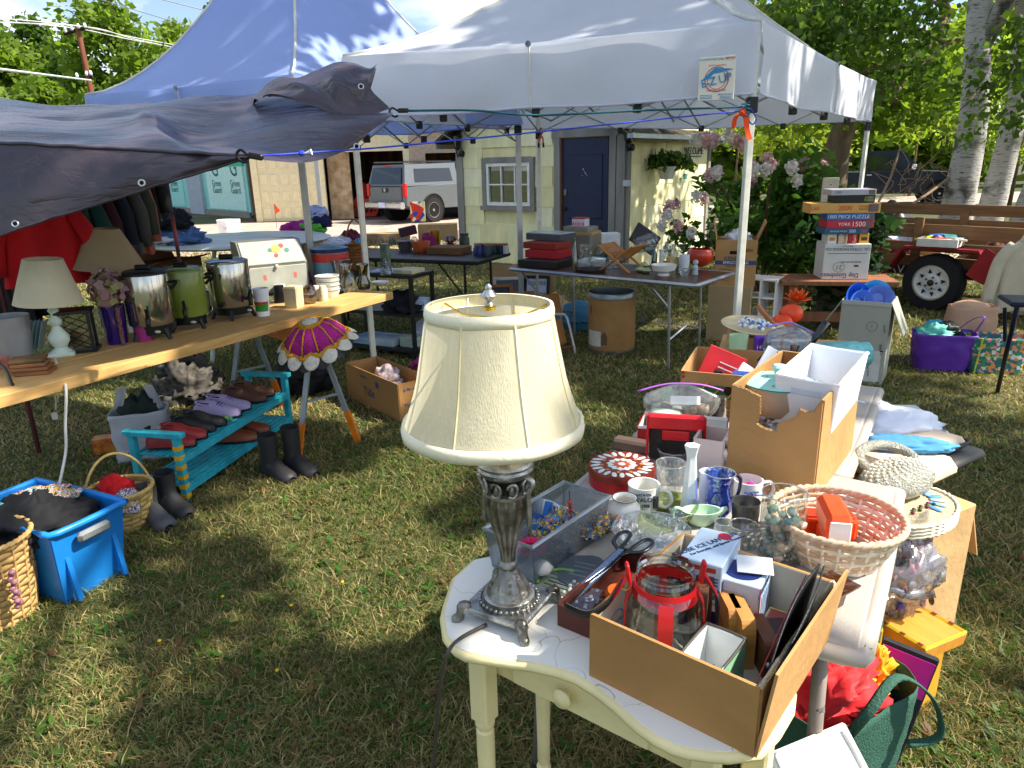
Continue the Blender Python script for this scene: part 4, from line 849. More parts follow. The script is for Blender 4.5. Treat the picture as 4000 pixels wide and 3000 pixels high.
# ================================================================= the table lamp
LP=G(1990,2385,T);lamp=thing('table_lamp','ornate antique silver table lamp with cream bell shade','lamp',LP)
pew=mat('#a8a6a0',.36,.85,var=.25,scale=22,h2='#5d574c',bump=.25,bs=60);pew2=mat('#c2c2bf',.32,.85,h2='#75736c',scale=30,bump=.2,bs=70)
def q(l):return vprof(LP,l)
def flute(n,a,lo,hi):
 return lambda j,t,r:r*(1-a*abs(math.sin(n*t/2))**.7)if lo<=j<=hi else r
pl_a=rad(-30)
bp=mk('base_plate',M().cbox((0,0,.026),(.148,.148,.012),.003,pl_a).cbox((0,0,.018),(.138,.138,.012),.004,pl_a),pew2,lamp)
for k in range(4):
 t=pl_a+rad(45)+k*rad(90);c,s=math.cos(t),math.sin(t);R_=.100
 sc_=[(R_*.86*c,R_*.86*s,.030),(R_*1.02*c,R_*1.02*s,.033),(R_*1.06*c,R_*1.06*s,.018),(R_*1.12*c,R_*1.12*s,.006),(R_*1.26*c,R_*1.26*s,.004)]
 mk('scroll_foot',M().tube(bz(sc_,4),[.008,.009,.0105,.011,.011,.011,.0105,.010,.010,.010,.0105,.011,.011,.011,.010,.008,.006][:17],10),pew,bp,smooth=True)
 for sg in(-1,1):mk('scroll_curl',M().cyl((R_*.96*c-sg*.009*s,R_*.96*s+sg*.009*c,.026),(R_*.96*c-sg*.013*s,R_*.96*s+sg*.013*c,.026),.009,.007,12),pew2,bp)
pr=[(.054,.033),(.054,.037)]+q([(100,2352),(98,2328),(100,2322),(100,2314),(92,2310)])
mk('foot_drum',M().lathe([(.052,.033)]+[(r,z)for r,z in pr[2:]],36,capt=True),pew2,lamp,smooth=40)
nb=34;br=pr[2][0]+.007
for k in range(nb):t=2*math.pi*k/nb;mk('bead',M().sph((br*math.cos(t),br*math.sin(t),.037),(.0042,.0042,.004),8,6),pew2,bp,smooth=True)
bell=q([(88,2312),(84,2296),(74,2272),(58,2248),(47,2236),(40,2230),(36,2222),(30,2214),(30,2210),(39,2204),(37,2196),(33,2190),(29,2184)])
mk('bell',M().lathe(bell,48,fl=flute(12,.13,1,4)),pew,lamp,smooth=60)
body=q([(29,2186),(30,2160),(33,2140),(44,2100),(57,2060),(70,2020),(79,1985),(84,1955),(82,1938),(76,1925)])
mk('fluted_body',M().lathe(body,96,fl=flute(16,.12,1,8)),pew,lamp,smooth=70)
mk('collar_ring',M().lathe(q([(76,1926),(80,1922),(80,1914),(72,1910)]),32,capt=True),pew2,lamp,smooth=40)
mk('core',M().lathe(q([(60,1912),(56,1890),(62,1862)]),20),mat('#17130f',.6),lamp)
ci=q([(80,1912),(86,1888),(80,1860)])
for k in range(8):
 t=k*math.pi/4+.3;c,s=math.cos(t),math.sin(t);r=ci[0][0];pts=[]
 for j in range(15):
  a=j/14*2*math.pi*.82-1.2;pts.append((r*math.cos(t+.24*math.sin(a)),r*math.sin(t+.24*math.sin(a)),(ci[0][1]+ci[2][1])/2+.5*(ci[2][1]-ci[0][1])*math.cos(a)))
 mk('open_scroll',M().tube(pts,.0036,6),pew2,lamp,smooth=True);mk('palmette',M().lathe([(.001,0),(.007,.008),(.004,.02),(.001,.026)],7,e=(1,.5)),pew,lamp,loc=(r*.93*c,r*.93*s,ci[0][1]),rot=(0,0,t+F9),smooth=True)
for s in(-1,1):
 r=ci[0][0]*1.1;mk('side_scroll',M().tube(bz([(s*r*.8,0,ci[2][1]+.004),(s*r*1.16,0,ci[2][1]-.004),(s*r*1.12,0,ci[1][1]-.002),(s*r*.98,0,ci[0][1]-.002),(s*r*1.0,0,ci[0][1]-.05),(s*r*1.02,0,ci[0][1]-.075)],4),.006,8),pew2,lamp,rot=rad(-20),smooth=True)
mk('capital',M().lathe(q([(62,1862),(78,1852),(98,1836),(104,1822),(100,1812),(104,1802),(98,1792),(60,1780),(16,1770)]),36,capt=True),pew2,lamp,smooth=40)
# shade
silk=mat('#f8f0d2',.75,var=.05,scale=20,stretch=(6,6,.35),bump=.25,bs=90,trans=.5);trim=mat('#f1e8c9',.6,var=.05,bump=.08,bs=150)
SP=q([(322,1664),(313,1636),(296,1582),(279,1528),(264,1470),(251,1400),(238,1325),(227,1258),(218,1200)])
def panel(j,t,r):return r*(1-.006*abs(math.cos(4*t))**.8)
LSH=(-.022,0,0);tip=(rad(-1.5),rad(-1.2),0)
shd=mk('shade',M().lathe(SP,64,fl=panel,capb=False),silk,lamp,loc=LSH,smooth=True)
for i,(j,dz,rr_)in enumerate(((0,.006,.0075),(8,-.006,.0075))):
 mk('rim_trim',M().lathe([(SP[j][0]-.002,SP[j][1]-.012+dz),(SP[j][0]+.003,SP[j][1]-.012+dz),(SP[j][0]+.0045,SP[j][1]+dz),(SP[j][0]+.002,SP[j][1]+.012+dz),(SP[j][0]-.004,SP[j][1]+.012+dz)],64,fl=lambda j,t,r:r*(1-.01*abs(math.cos(4*t))),capb=False),trim,shd,smooth=True)
for k in range(8):
 t=rad(22.5+45*k);mk('seam',M().tube([(panel(0,t,r)*math.cos(t)*1.004,panel(0,t,r)*math.sin(t)*1.004,z)for r,z in SP],.0022,5),mat('#e0d3a4',.6)if k%2 else trim,shd,smooth=True)
zt_,zc=SP[8][1]-.008,ci[2][1]
brs=mat('#c9a94e',.25,.9)
for k in range(3):t=rad(20+120*k);mk('spider_arm',M().tube([(0,0,zt_-.012),(SP[8][0]*.6*math.cos(t),SP[8][0]*.6*math.sin(t),zt_-.012),(SP[8][0]*.98*math.cos(t),SP[8][0]*.98*math.sin(t),zt_+.004)],.0022,5),brs,shd)
mk('harp',M().tube(bz([(.0,0,zc+.05),(.05,0,zc+.09),(.058,0,zc+.17),(.03,0,zt_-.03),(0,0,zt_-.015),(-.03,0,zt_-.03),(-.058,0,zc+.17),(-.05,0,zc+.09),(0,0,zc+.05)],4),.0028,6),brs,lamp,smooth=True);mk('socket',M().cyl((0,0,zc+.01),(0,0,zc+.1),.016,n=12),brs,lamp);mk('bulb',M().sph((0,0,zc+.145),(.03,.03,.045),16,12),mat('#f4f2ea',.3),lamp,smooth=True)
FN=q([(23,1208),(23,1196),(14,1192),(17,1184),(10,1176),(13,1170),(26,1160),(32,1152),(22,1142),(16,1132),(9,1128),(11,1124),(12,1116),(2,1106)])
mk('finial_seat',M().lathe(FN[:2],16,c=LSH,capt=True),brs,lamp);mk('finial',M().lathe(FN[2:],24,c=LSH,fl=flute(10,.12,4,8)),mat('#b9bcbf',.3,.9),lamp,smooth=60)
# flex
cd=[G(1900,2440,T+.006),G(1830,2475,T+.006),G(1790,2500,T+.007)]
cc_=[Vector(c)for c in cd]+[AT(1762,2528,1.16),AT(1742,2570,1.15),AT(1722,2660,1.18),AT(1708,2800,1.22),AT(1690,2990,1.3),G(1650,3060)+Vector((0,0,.01))]
mk('flex',M().tube([c-LP for c in bz(cc_,5)],.0042,6),mat('#4a4542',.45),lamp,smooth=True)
# ================================================================= generic small-object makers
card=mat('#b58a56',.88,var=.13,scale=5,bump=.25,bs=26,detail=8);cardd=mat('#a87c48',.88,var=.13,scale=4,bump=.25,bs=22,detail=8);cardl=mat('#c4a06e',.88,var=.13,scale=5,bump=.25,bs=24,detail=8);cardi=mat('#c2b8a4',.9,var=.05)
def crate(name,label,A,B,d,z,h,outm,inm=None,t=.006,flaps=(),floor=True,cat='box',group=None,taper=0.0,wall='panel',rz=None,rim=None):
 """open-topped box; A, B pixels of the front base corners at height z, d depth in metres, h height"""
 c,w,r,a=bframe(A,B,d,z);o=thing(name,label,cat,c,r,group);inm=inm or outm
 for nm,cx,cy,sx,sy in((wall,0,-d/2,w,t),(wall,0,d/2,w,t),(wall,-w/2,0,t,d-t),(wall,w/2,0,t,d-t)):
  mm=M().box((cx,cy,h/2),(sx+(t if taper else 0),sy+(t if taper else 0),h));pn=mk(nm,mm,outm,o)
  if taper:
   for v in pn.data.vertices:k=1-taper+2*taper*(v.co.z/h);v.co.x*=k;v.co.y*=k
  if inm is not outm and not taper:
   k=1 if(cx+cy)<0 else-1;ip=M().box((cx+(k*(t*.5+.001)if sy!=t else 0),cy+(k*(t*.5+.001)if sy==t else 0),h/2+.001),(sx-.004 if sy==t else .001,sy-.004 if sy!=t else .001,h-.004));mk('lining',ip,inm,pn)
 if floor:mk('bottom',M().box((0,0,t/2+.001),((w-t)*(1-taper),(d-t)*(1-taper),t)),inm,o)
 for side,ln,tilt in flaps:
  sx,sy={'f':(0,-1),'b':(0,1),'l':(-1,0),'r':(1,0)}[side];wd=w if sy else d
  mm=M().box((0,0,ln/2),(wd,t,ln));mk('flap',mm,inm if tilt<1.2 else outm,o,loc=(sx*w/2,sy*d/2,h),rot=(Matrix.Rotation({'f':0,'b':math.pi,'l':-F9,'r':F9}[side],3,'Z')@Matrix.Rotation(tilt,3,'X')).to_euler())
 return o,w,d,h
def solid_box(name,label,A,B,d,z,h,m,cat='box',group=None,bev=.003,rot=None):
 c,w,r,a=bframe(A,B,d,z);o=thing(name,label,cat,c,rot if rot is not None else r,group);mk('carton',M().cbox((0,0,h/2),(w,d,h),bev),m,o);return o,w,d,h
def flatp(o,nm,x0,x1,z0,z1,y,m,th=.001):return mk(nm,M().box(((x0+x1)/2,y-th/2,(z0+z1)/2),(x1-x0,th,z1-z0)),m,o)
def mug(label,u,v,prof,m,hand=None,inner=None,group=None,hr=.034,hm=None,cat='mug',name='mug',hz=.5,t=.004):
 p=G(u,v,T);o,pr=LT(name,label,cat,u,v,T,prof,m,t=t,group=group,smooth=45);h=pr[-1][1];r=max(x for x,_ in pr)
 if hand is not None:
  a=hand;c,s=math.cos(a),math.sin(a);pts=[(r*.92,h*.82),(r+hr*.7,h*.84),(r+hr,h*hz),(r+hr*.6,h*.2),(r*.92,h*.22)]
  mk('handle',M().tube(bz([(x*c,x*s,z)for x,z in pts],4),.0065,8,flat=.7),hm or m,o,smooth=True)
 return o,pr,h,r
def heap(name,label,cat,loc,size,m,seed=0,rot=0,fold=.28,freq=2.2,group=None,n=30,flat=.25,pname=None,parent=None):
 def fn(p):
  d=Vector((p.x/size[0],p.y/size[1],p.z/size[2]));wx,wy=nz(d.x*2,d.y*2,seed+5)*.6,nz(d.y*2,d.z*2,seed+9)*.6;k=1+fold*nz(d.x*freq+seed,d.y*freq,d.z*freq)+.5*fold*(.6-abs(nz((d.x+wx)*freq*2.3,(d.y+wy)*freq*1.1+seed,d.z*freq*1.2))*2.6)+.3*fold*(.5-2.4*abs(nz((d.x-wy)*freq*2.4,(d.y+wx)*freq*4.2+seed,d.z*4)))
  q=p*k;q.z=max(q.z+size[2]*flat*2,0.0)if q.z<0 else q.z+size[2]*flat*2*0.6;return q
 n=int(n*1.5);mm=M().sph((0,0,0),size,n,n*2//3,fn)
 if parent is not None:return mk(pname or name,mm,m,parent,loc=loc,rot=rot,smooth=True)
 o=mk(name,mm,m,None,loc=loc,rot=rot,smooth=True);return tag(o,label,cat,group)
# ================================================================= things on the near tables
clear=glass('#f4f8f6',.95,.10);cutg=glass('#eef6f4',.96,.16,.06,milky=.2,bump=.9,bs=34);tin=mat('#b3262a',.3,.35,var=.06)
# clear storage bin with scarves
c,w,d,h=crate('storage_bin','clear plastic bin of scarves standing behind the silver lamp',(1915,2215),(2085,2290),.30,T,.105,glass('#e9f0f4',.93,.10,.12,milky=.12),taper=.05,cat='bin',t=.003)
mk('rim',M().tube([(sx*w/2*1.07,sy*d/2*1.07,h)for sx,sy in((-1,-1),(1,-1),(1,1),(-1,1))],.006,6,True),glass('#e9f0f4',.9,.12,.1,milky=.3),c)
bc=c.location;br_=c.rotation_euler.z
def inb(dx,dy,dz=.0):v=Matrix.Rotation(br_,3,'Z')@Vector((dx,dy,0));return Vector((bc.x+v.x,bc.y+v.y,T+.008+dz))
def pmat(name,cols,scale=12,kind='voronoi',rough=.7):
 def b_(t,b,l):
  tc=_n(t,'ShaderNodeTexCoord');vo=_n(t,'ShaderNodeTexVoronoi' if kind=='voronoi' else 'ShaderNodeTexNoise');vo.inputs['Scale'].default_value=scale;l(tc.outputs['Object'],vo.inputs['Vector'])
  r=_n(t,'ShaderNodeValToRGB');r.color_ramp.interpolation='CONSTANT';el=r.color_ramp.elements
  while len(el)<len(cols):el.new(.5)
  for i,cc in enumerate(cols):el[i].position=(i/len(cols))if kind=='voronoi' else .34+.32*i/len(cols);el[i].color=(*hexc(cc),1)
  if kind=='voronoi':
   s=_n(t,'ShaderNodeSeparateColor');l(vo.outputs['Color'],s.inputs[0]);l(s.outputs[0],r.inputs[0])
  else:l(vo.outputs['Fac'],r.inputs[0])
  l(r.outputs[0],b.inputs['Base Color']);b.inputs['Roughness'].default_value=rough
 return nodes_mat(name,b_)
scarf=pmat('m_scarf',['#2a6fb4','#d8b43a','#16202e','#2f8ec4','#b8552a','#e0c65a'],55,'noise')
for k,(dx,dy,s,lb)in enumerate([(.02,.06,.06,'nearest the lamp'),(.05,.12,.05,'at the back of the bin'),(.00,.0,.055,'in the middle of the bin')]):
 heap('patterned_scarf','crumpled blue and yellow printed scarf lying '+lb,'scarf',inb(dx,dy,.01),(s,s*.8,s*.75),scarf,3+k,k,.6,2.6,'printed scarves in the clear bin',26)
fl_=thing('pink_flower','hot pink fabric flower in the clear bin','flower',inb(.02,-.1,.045));pk=mat('#e8246e',.6,trans=.25)
for ring_,n_,r_,tl in((0,5,.016,.9),(1,8,.027,.5),(2,10,.036,.15)):
 for k in range(n_):
  t=2*math.pi*(k+ring_*.4)/n_;mk('petal',M().sph((r_*.6,0,0),(r_*.62,r_*.42,.0025),8,6),pk,fl_,loc=(0,0,.012-ring_*.006),rot=Euler((0,-tl,t)),smooth=True)
o=tag(mk('flag_paper',M().grid(lambda a,b:Vector((.07*a-.035,.012*math.sin(a*4),.075*b)),10,8).solid(.001),mat('#f2f4f6',.7)),'white card with a blue cross propped in the bin','card');o.location=inb(-.04,.03,.02);o.rotation_euler=(rad(-20),0,br_)
for x0,x1,z0,z1 in((-.006,.008,0,.075),(-.035,.035,.022,.036)):mk('blue_stripe',M().box(((x0+x1)/2,-.006,(z0+z1)/2),(x1-x0,.016,z1-z0)),mat('#2a6fc0',.7),o)
o=thing('hair_stick','beaded red hair stick poking up from the bin','hair stick',inb(.03,.05,.06));mk('stick',M().cyl((0,0,0),(-.006,0,.085),.0012,n=5),mat('#222222',.5),o)
for k in range(3):mk('bead',M().sph((-.002-.001*k,0,.03+.011*k),.0055,10,7),mat(('#a02838','#8a2a3a','#d8301c')[k],.2),o,smooth=True)
o=thing('shell_cup','white seashell visible through the bin wall','shell',inb(.06,-.11,0));mk('shell',M().lathe([(.004,0),(.022,.01),(.025,.02),(.012,.034),(.002,.038)],16,fl=lambda j,t,r:r*(1+.06*math.cos(9*t))),mat('#eee9e0',.5),o,smooth=True)
# wooden drawer tray
o,tw,td,th=crate('wooden_tray','dark brown wooden drawer tray of sewing tools beside the lamp',(2182,2438),(2330,2500),.27,T,.05,mat('#5e2e22',.55,var=.2,scale=8,stretch=(1,8,1)),t=.009,cat='tray',wall='board')
tc_,tr_=o.location,o.rotation_euler.z
def tin_(dx,dy,dz=0):v=Matrix.Rotation(tr_,3,'Z')@Vector((dx,dy,0));return Vector((tc_.x+v.x,tc_.y+v.y,T+.01+dz))
sc1=thing('scissors','large black handled scissors lying across the wooden tray','scissors',tin_(-.03,.06,.045),(rad(6),rad(0),tr_+rad(-4)));stl=mat('#9aa2b0',.22,.9);bk=mat('#15161a',.25,coat=.5)
for s in(-1,1):
 mk('blade',M().prism([(-.009,-.15),(.006,-.01),(.004,.05),(-.009,.045)],0,.003,lambda p,s=s:Vector((p.x*s,p.y,p.z+.0032*s))),stl,sc1)
 mk('finger_loop',M().tube(bz([(s*.004,.03,0),(s*.012,.05,0),(s*.012,.075,0),(s*.02,.115,0),(s*.036,.12,0),(s*.044,.1,0),(s*.038,.07,0),(s*.02,.055,0),(s*.008,.045,0)],4),.0055,8,flat=.7),bk,sc1,smooth=True)
mk('pivot_screw',M().cyl((0,.0,.003),(0,.0,.008),.008,n=16),stl,sc1)
o=thing('bottle_closure','bright orange ridged bottle cap in the wooden tray','cap',tin_(.02,-.01,0),(rad(14),0,0));mk('cap',M().lathe([(.021,0),(.021,.03),(.018,.036),(.001,.037)],36,fl=lambda j,t,r:r*(1+.03*math.cos(18*t))),mat('#f06a14',.4),o,smooth=40);mk('ring',M().lathe([(.0225,0),(.0225,.005),(.02,.006)],28),mat('#e05a0c',.4),o)
o=thing('pin_case','small clear case of white push pins in the wooden tray','case',tin_(-.02,-.07,0),tr_+.2);mk('case',M().cbox((0,0,.014),(.06,.09,.028),.004),glass('#e8eef2',.9,.12,.05),o)
for k in range(7):mk('push_pin',M().lathe([(.005,0),(.003,.004),(.005,.009),(.001,.01)],8),mat('#eeeeea',.4),o,loc=(rnd.uniform(-.02,.02),rnd.uniform(-.03,.03),.004+.003*(k%3)),rot=(rnd.uniform(-1,1),rnd.uniform(-1,1),0))
# plaques
o=thing('slate_plaque','blue-grey engraved plaque lying behind the wooden tray','plaque',G(2275,2240,T),rad(-25));mk('plate',M().prism([(.058*math.cos(t/20*6.283)*(1+.06*math.cos(t/20*6.283*6)),.072*math.sin(t/20*6.283)*(1+.05*math.cos(t/20*6.283*5)))for t in range(20)],0,.008),mat('#5b6670',.55,.2),o)
for s in(-1,1):mk('curl',M().tube([(s*(.05+.01*math.cos(t)),.055+.01*math.sin(t),.006)for t in np.linspace(0,5,9)],.003,5),mat('#5b6670',.55,.2),o)
for k in range(4):mk('engraved_line',M().box((-.004+.006*(k%2),.03-k*.018,.0085),(.055,.0022,.0012)),mat('#8b98a2',.6),o)
o=thing('glass_plaque','small glass motto plaque painted with white flowers','plaque',G(2195,2295,T),rad(-32));mk('plate',M().prism([(-.05,-.055),(.045,-.055),(.05,.05),(.0,.062),(-.055,.05)],0,.006),glass('#e4f0d8',.9,.1,.05,milky=.35),o)
for k in range(5):mk('motto_line',M().box((-.01,.03-k*.014,.0065),(.06-.004*(k%3),.002,.0012)),mat('#40433e',.7),o)
for k in range(14):mk('flower_bud',M().sph((.03+.012*math.cos(k*2.4),-.05+k*.006,.009),(.005,.006,.004),7,5),mat('#cfd0c8',.5),o,smooth=True)
mk('green_ribbon',M().tube(bz([(-.055,-.02,.007),(-.06,.02,.009),(-.03,.055,.009),(.0,.06,.008)],4),.005,6,flat=.5),mat('#7fae5c',.4),o,smooth=True)
# front cardboard box and its contents
fb_,fw,fdp,fh=crate('cardboard_box','low open cardboard box on the cream vanity holding jar and tin',(2305,2635),(2945,2957),.37,T,.135,cardd,cardi,t=.006,flaps=())
fc_,fr_=fb_.location,fb_.rotation_euler.z
mk('torn_edge',M().tube([(fw/2,-fdp/2+fdp*k/24,.135+.004*nz(k*.9,3))for k in range(25)],.0045,5),mat('#d9c6a2',.95,bump=.8,bs=200),fb_);mk('raised_side',M().box((fw/2+.012,0.0,.085),(.005,fdp,.17),(0,rad(7),0)),card,fb_)
txt(fb_,'BOX CERTIFICATE',.012,(-fw/2+.0045,-.1,.07),(F9,0,F9),mat('#5a78a8'));mk('stamp_ring',M().tube([(-fw/2+.005,-.1+.026*math.cos(t*.35),.07+.026*math.sin(t*.35))for t in range(18)],.0015,4,True),mat('#5a78a8'),fb_)
def inf(fx,fy,dz=.008):v=Matrix.Rotation(fr_,3,'Z')@Vector((fx*fw/2,fy*fdp/2,0));return Vector((fc_.x+v.x,fc_.y+v.y,T+dz))
# glass jar with red straps
JP=inf(-.42,-.42);jar=thing('glass_jar','large clear glass jar harnessed with red straps','jar',JP);jr=.071
prof=[(jr*.9,0),(jr,.012),(jr,.115),(jr*.96,.14),(jr*.82,.165),(jr*.70,.176),(jr*.70,.182),(jr*.74,.184),(jr*.70,.190),(jr*.74,.194),(jr*.70,.199),(jr*.72,.206),(jr*.66,.208)]
mk('glass_body',M().lathe(prof,40),glass('#f0f4f0',.93,.09),jar,smooth=50);rs=mat('#d0181e',.4,var=.06,coat=.2);bks=mat('#1b1a1a',.5)
mk('red_collar',M().lathe([(jr*.86,.150),(jr*.79,.176),(jr*.78,.176)],40,capb=False).solid(.003),rs,jar,smooth=40)
for k in range(4):
 t=rad(-100)+k*F9;c,s=math.cos(t),math.sin(t);pts=[(jr*1.03,.002),(jr*1.035,.115),(jr*.99,.142),(jr*.86,.162)]
 m=M();m.v=[(x*c-e*s,x*s+e*c,z)for x,z in pts for e in(-.013,.013)];m.f=[(2*i,2*i+1,2*i+3,2*i+2)for i in range(3)];mk('red_strap',m.solid(.003),rs,jar,smooth=40)
for s in(-1,1):
 a=rad(0 if s>0 else 180);bb=Vector((s*jr*.9,0,.17));rg_=mk('brass_ring',M().tube([bb+Vector((s*.008+.010*math.cos(t*.52),0,.012*math.sin(t*.52)))for t in range(12)],.0016,5,True),brs,jar)
 mk('strap_tab',M().cbox(bb+Vector((s*.004,0,.022)),(.007,.02,.045),.003,(0,s*.15,0)),rs,jar)
 mk('strap_tab',M().cbox(bb+Vector((s*.02,0,-.004)),(.006,.02,.05),.003,(0,-s*.5,0)),rs,jar)
mk('carry_strap',strip([(-jr*1.15,0,.165),(-jr*1.5,-.02,.145),(-jr*2.0,-.05,.142),(-jr*2.5,-.07,.15)],.0,0)if False else M().grid(lambda a,b:poly([Vector((-jr*1.12,0,.17)),Vector((-jr*1.55,-.015,.135)),Vector((-jr*2.1,-.03,.128)),Vector((-jr*2.65,-.035,.150))],a)+Vector((0,(b-.5)*.012,(b-.5)*-.024)),16,3).solid(.002),bks,jar,smooth=True)
mk('carry_strap',M().grid(lambda a,b:poly([Vector((jr*1.12,0,.17)),Vector((jr*1.4,0,.13)),Vector((jr*1.35,-.02,.05)),Vector((jr*1.2,-.03,.01))],a)+Vector((0,(b-.5)*.026,0)),12,3).solid(.002),bks,jar,smooth=True)
for k,(x,y,s,cc2)in enumerate([(-.02,-.01,.022,'#6b5a4a'),(.02,.015,.02,'#e8e4dc'),(.03,-.02,.018,'#efece8'),(-.03,.02,.02,'#30302e')]):heap('jar_pebble','','',(x,y,.012),(s,s,s*.8),mat(cc2,.6),k,parent=jar,n=12)
o=tag(mk('hang_tag',M().box((0,0,.03),(.034,.0015,.06)),mat('#23262a',.5)),'black hang tag with punched slot standing behind the jar','tag');o.location=inf(-.55,.12,.12);o.rotation_euler=(0,0,fr_);mk('slot',M().box((0,-.001,.045),(.008,.001,.008)),mat('#e8e8e8',.6),o)
# green tin
o,w_,d_,h_=crate('green_tin','mint green square tin with rounded corners and red odds and ends',(2700,2800),(2860,2880),.105,T+.008,.10,mat('#8cbf98',.35,var=.05),mat('#e4e8e6',.4),t=.003,cat='tin',wall='side');gc,gr_=inf(.28,-.55),fr_;o.location=gc;o.rotation_euler=(0,0,gr_)
mk('rolled_rim',M().tube(bz([(x_*w_/2,y_*d_/2,h_)for x_,y_ in((-1,-.8),(-.8,-1),(.8,-1),(1,-.8),(1,.8),(.8,1),(-.8,1),(-1,.8),(-1,-.8))],3)[:-1],.003,6,True),mat('#5a5652',.4,.6),o,smooth=True)
def rel_to(o,x,y,z):v=o.rotation_euler.to_matrix()@Vector((x,y,z));return o.location+v
q_=thing('red_frame_glasses','red framed reading glasses in the green tin','glasses',rel_to(o,.015,-.02,.03),(rad(30),0,fr_));rdp=mat('#b3101a',.2)
for s in(-1,1):mk('rim',M().tube([(s*.018+.016*math.cos(t*.42),0,.014*math.sin(t*.42))for t in range(15)],.0024,6,True),rdp,q_,smooth=True)
mk('temple',M().cyl((.036,0,0),(.045,.01,.06),.003,n=6),rdp,q_);mk('bridge',M().cyl((-.004,0,.004),(.004,0,.004),.002,n=5),rdp,q_)
# bowl with stones
o,pr=LT('stone_bowl','pale yellow bowl of pebbles in the cardboard box','bowl',2790,2530,T,[(38,2545),(62,2500),(70,2478)],mat('#e8ebb8',.35),t=.004);o.location=inf(.06,-.05)
for k,(x,y,r,cc2)in enumerate([(-.02,0,.02,'#d8cfc0'),(.018,.006,.026,'#6d7780')]):heap('pebble',('speckled tan','large blue-grey')[k]+' pebble in the yellow bowl','pebble',rel_to(o,x,y,.012),(r,r*.8,r*.6),mat(cc2,.6,h2=('#8a5a3a','#8f9aa3')[k],scale=60),k,n=14)
# wooden bookend blocks
wd=[mat('#c68a48',.45,var=.2,scale=6,stretch=(1,1,5),coat=.2),mat('#6e4530',.6,var=.2,scale=6,stretch=(1,1,5))]
def arch(label,fx,fy,w,h,t,m,rot,group='wooden bookends in the cardboard box'):
 pts=[(-w/2,0)]+[(-w/2+w*.14*(1-math.cos(a)),h*.62+h*.38*math.sin(a))for a in np.linspace(0,1.571,6)]+[(w/2-w*.14*(1-math.cos(a)),h*.62+h*.38*math.sin(a))for a in np.linspace(1.571,0,6)]+[(w/2,0)]
 o=mk('wooden_bookend',M().prism(pts,0,t,lambda p:Vector((p.z-t/2,p.x,p.y))),m,loc=inf(fx,fy),rot=fr_+rot);return tag(o,label,'bookend',group)
arch('light wooden bookend, front one of the leaning pair',.22,.22,.11,.10,.026,wd[0],rad(40));arch('light wooden bookend standing just behind its twin',.02,.30,.11,.10,.026,wd[0],rad(40));arch('dark wooden bookend nearest the black folder',.52,.2,.11,.075,.028,wd[1],rad(40));arch('dark narrow wooden block behind the glass jar',-.28,.18,.05,.115,.03,wd[1],rad(20));arch('small dark wooden block against the balloon carton',-.30,.38,.04,.13,.035,wd[1],rad(5))
# balloon cartons
bxm=mat('#cfdcea',.35,var=.12,scale=12,h2='#9dbcdc');prp=mat('#3a2f72',.35);orr=mat('#c0432c',.45);ink=mat('#2c4468',.5);wht=mat('#f2f4f6',.45)
def carton(label,fx,fy,w,d,h,rot,kind,dz=.008):
 o=thing('balloon_carton',label,'carton',inf(fx,fy,dz),fr_+rot,'ice lantern balloon cartons');mk('carton',M().cbox((0,0,h/2),(w,d,h),.002),bxm,o)
 if kind==0:
  flatp(o,'purple_band',-w/2,w/2,.0,h*.36,-d/2,prp);flatp(o,'white_patch',-w*.42,w*.42,h*.34,h*.5,-d/2-.0006,wht);flatp(o,'orange_strip',-w*.36,w*.36,h*.88,h*.945,-d/2,orr)
  for t_,s_,z_ in(('GLOBE',.024,.76),('ICE LANTERN',.0155,.64),('BALLOONS',.0155,.54),('- REPLACEMENT PACK -',.008,.45)):txt(o,t_,s_,(0,-d/2-.002,h*z_),(F9,0,0),ink)
  txt(o,'GLOBE ICE LANTERN',.018,(-.012,0,h+.0005),(0,0,rad(60)),ink);txt(o,'For Everyday...and Special Occasions',.010,(.012,.01,h+.0005),(0,0,rad(60)),ink);mk('red_sticker',M().cyl((.014,.05,h),(.014,.05,h+.001),.014,n=18),mat('#d8283c'),o);txt(o,'GLOBE',.03,(w/2+.001,0.02,h*.72),(F9,0,F9),wht);mk('side_band',M().box((w/2+.0005,0,h*.5),(.001,d*.96,h*.55)),prp,o)
 else:
  flatp(o,'orange_strip',-w*.42,-w*.3,h*.12,h*.5,-d/2,orr);flatp(o,'photo',-w*.28,w*.02,.004,h*.36,-d/2,mat('#4a4568',.4,h2='#b07a8a'))
  for k in range(6):flatp(o,'small_print',-w*.2+k*w*.1,-w*.18+k*w*.1,h*.42,h*(.8-.03*k),-d/2,ink)
  mk('oval_print',M().cyl((0,0,h),(0,0,h+.0008),min(w,d)*.42,n=24),mat('#23357c',.4),o);mk('torn_flap',M().cbox((.02,.01,h+.012),(w*.75,d*.5,.002),.001,(rad(12),0,.3)),wht,o);txt(o,'GLOBE ICE LANTERN',.014,(w/2+.001,0,h*.9),(F9,0,F9),ink);mk('side_band',M().box((w/2+.0006,-d*.48,h*.5),(.001,.006,h*.98)),orr,o)
  for k in range(5):mk('side_print',M().box((w/2+.0006,-d*.3+k*d*.14,h*.45),(.001,.004,h*.6)),mat('#8a9ab4',.5),o)
carton('tall blue and purple balloon carton with a red sticker on top',-.42,.66,.085,.14,.155,rad(8),0);carton('balloon carton with its lid flap torn up and orange strip',.02,.66,.092,.10,.125,rad(8),1)
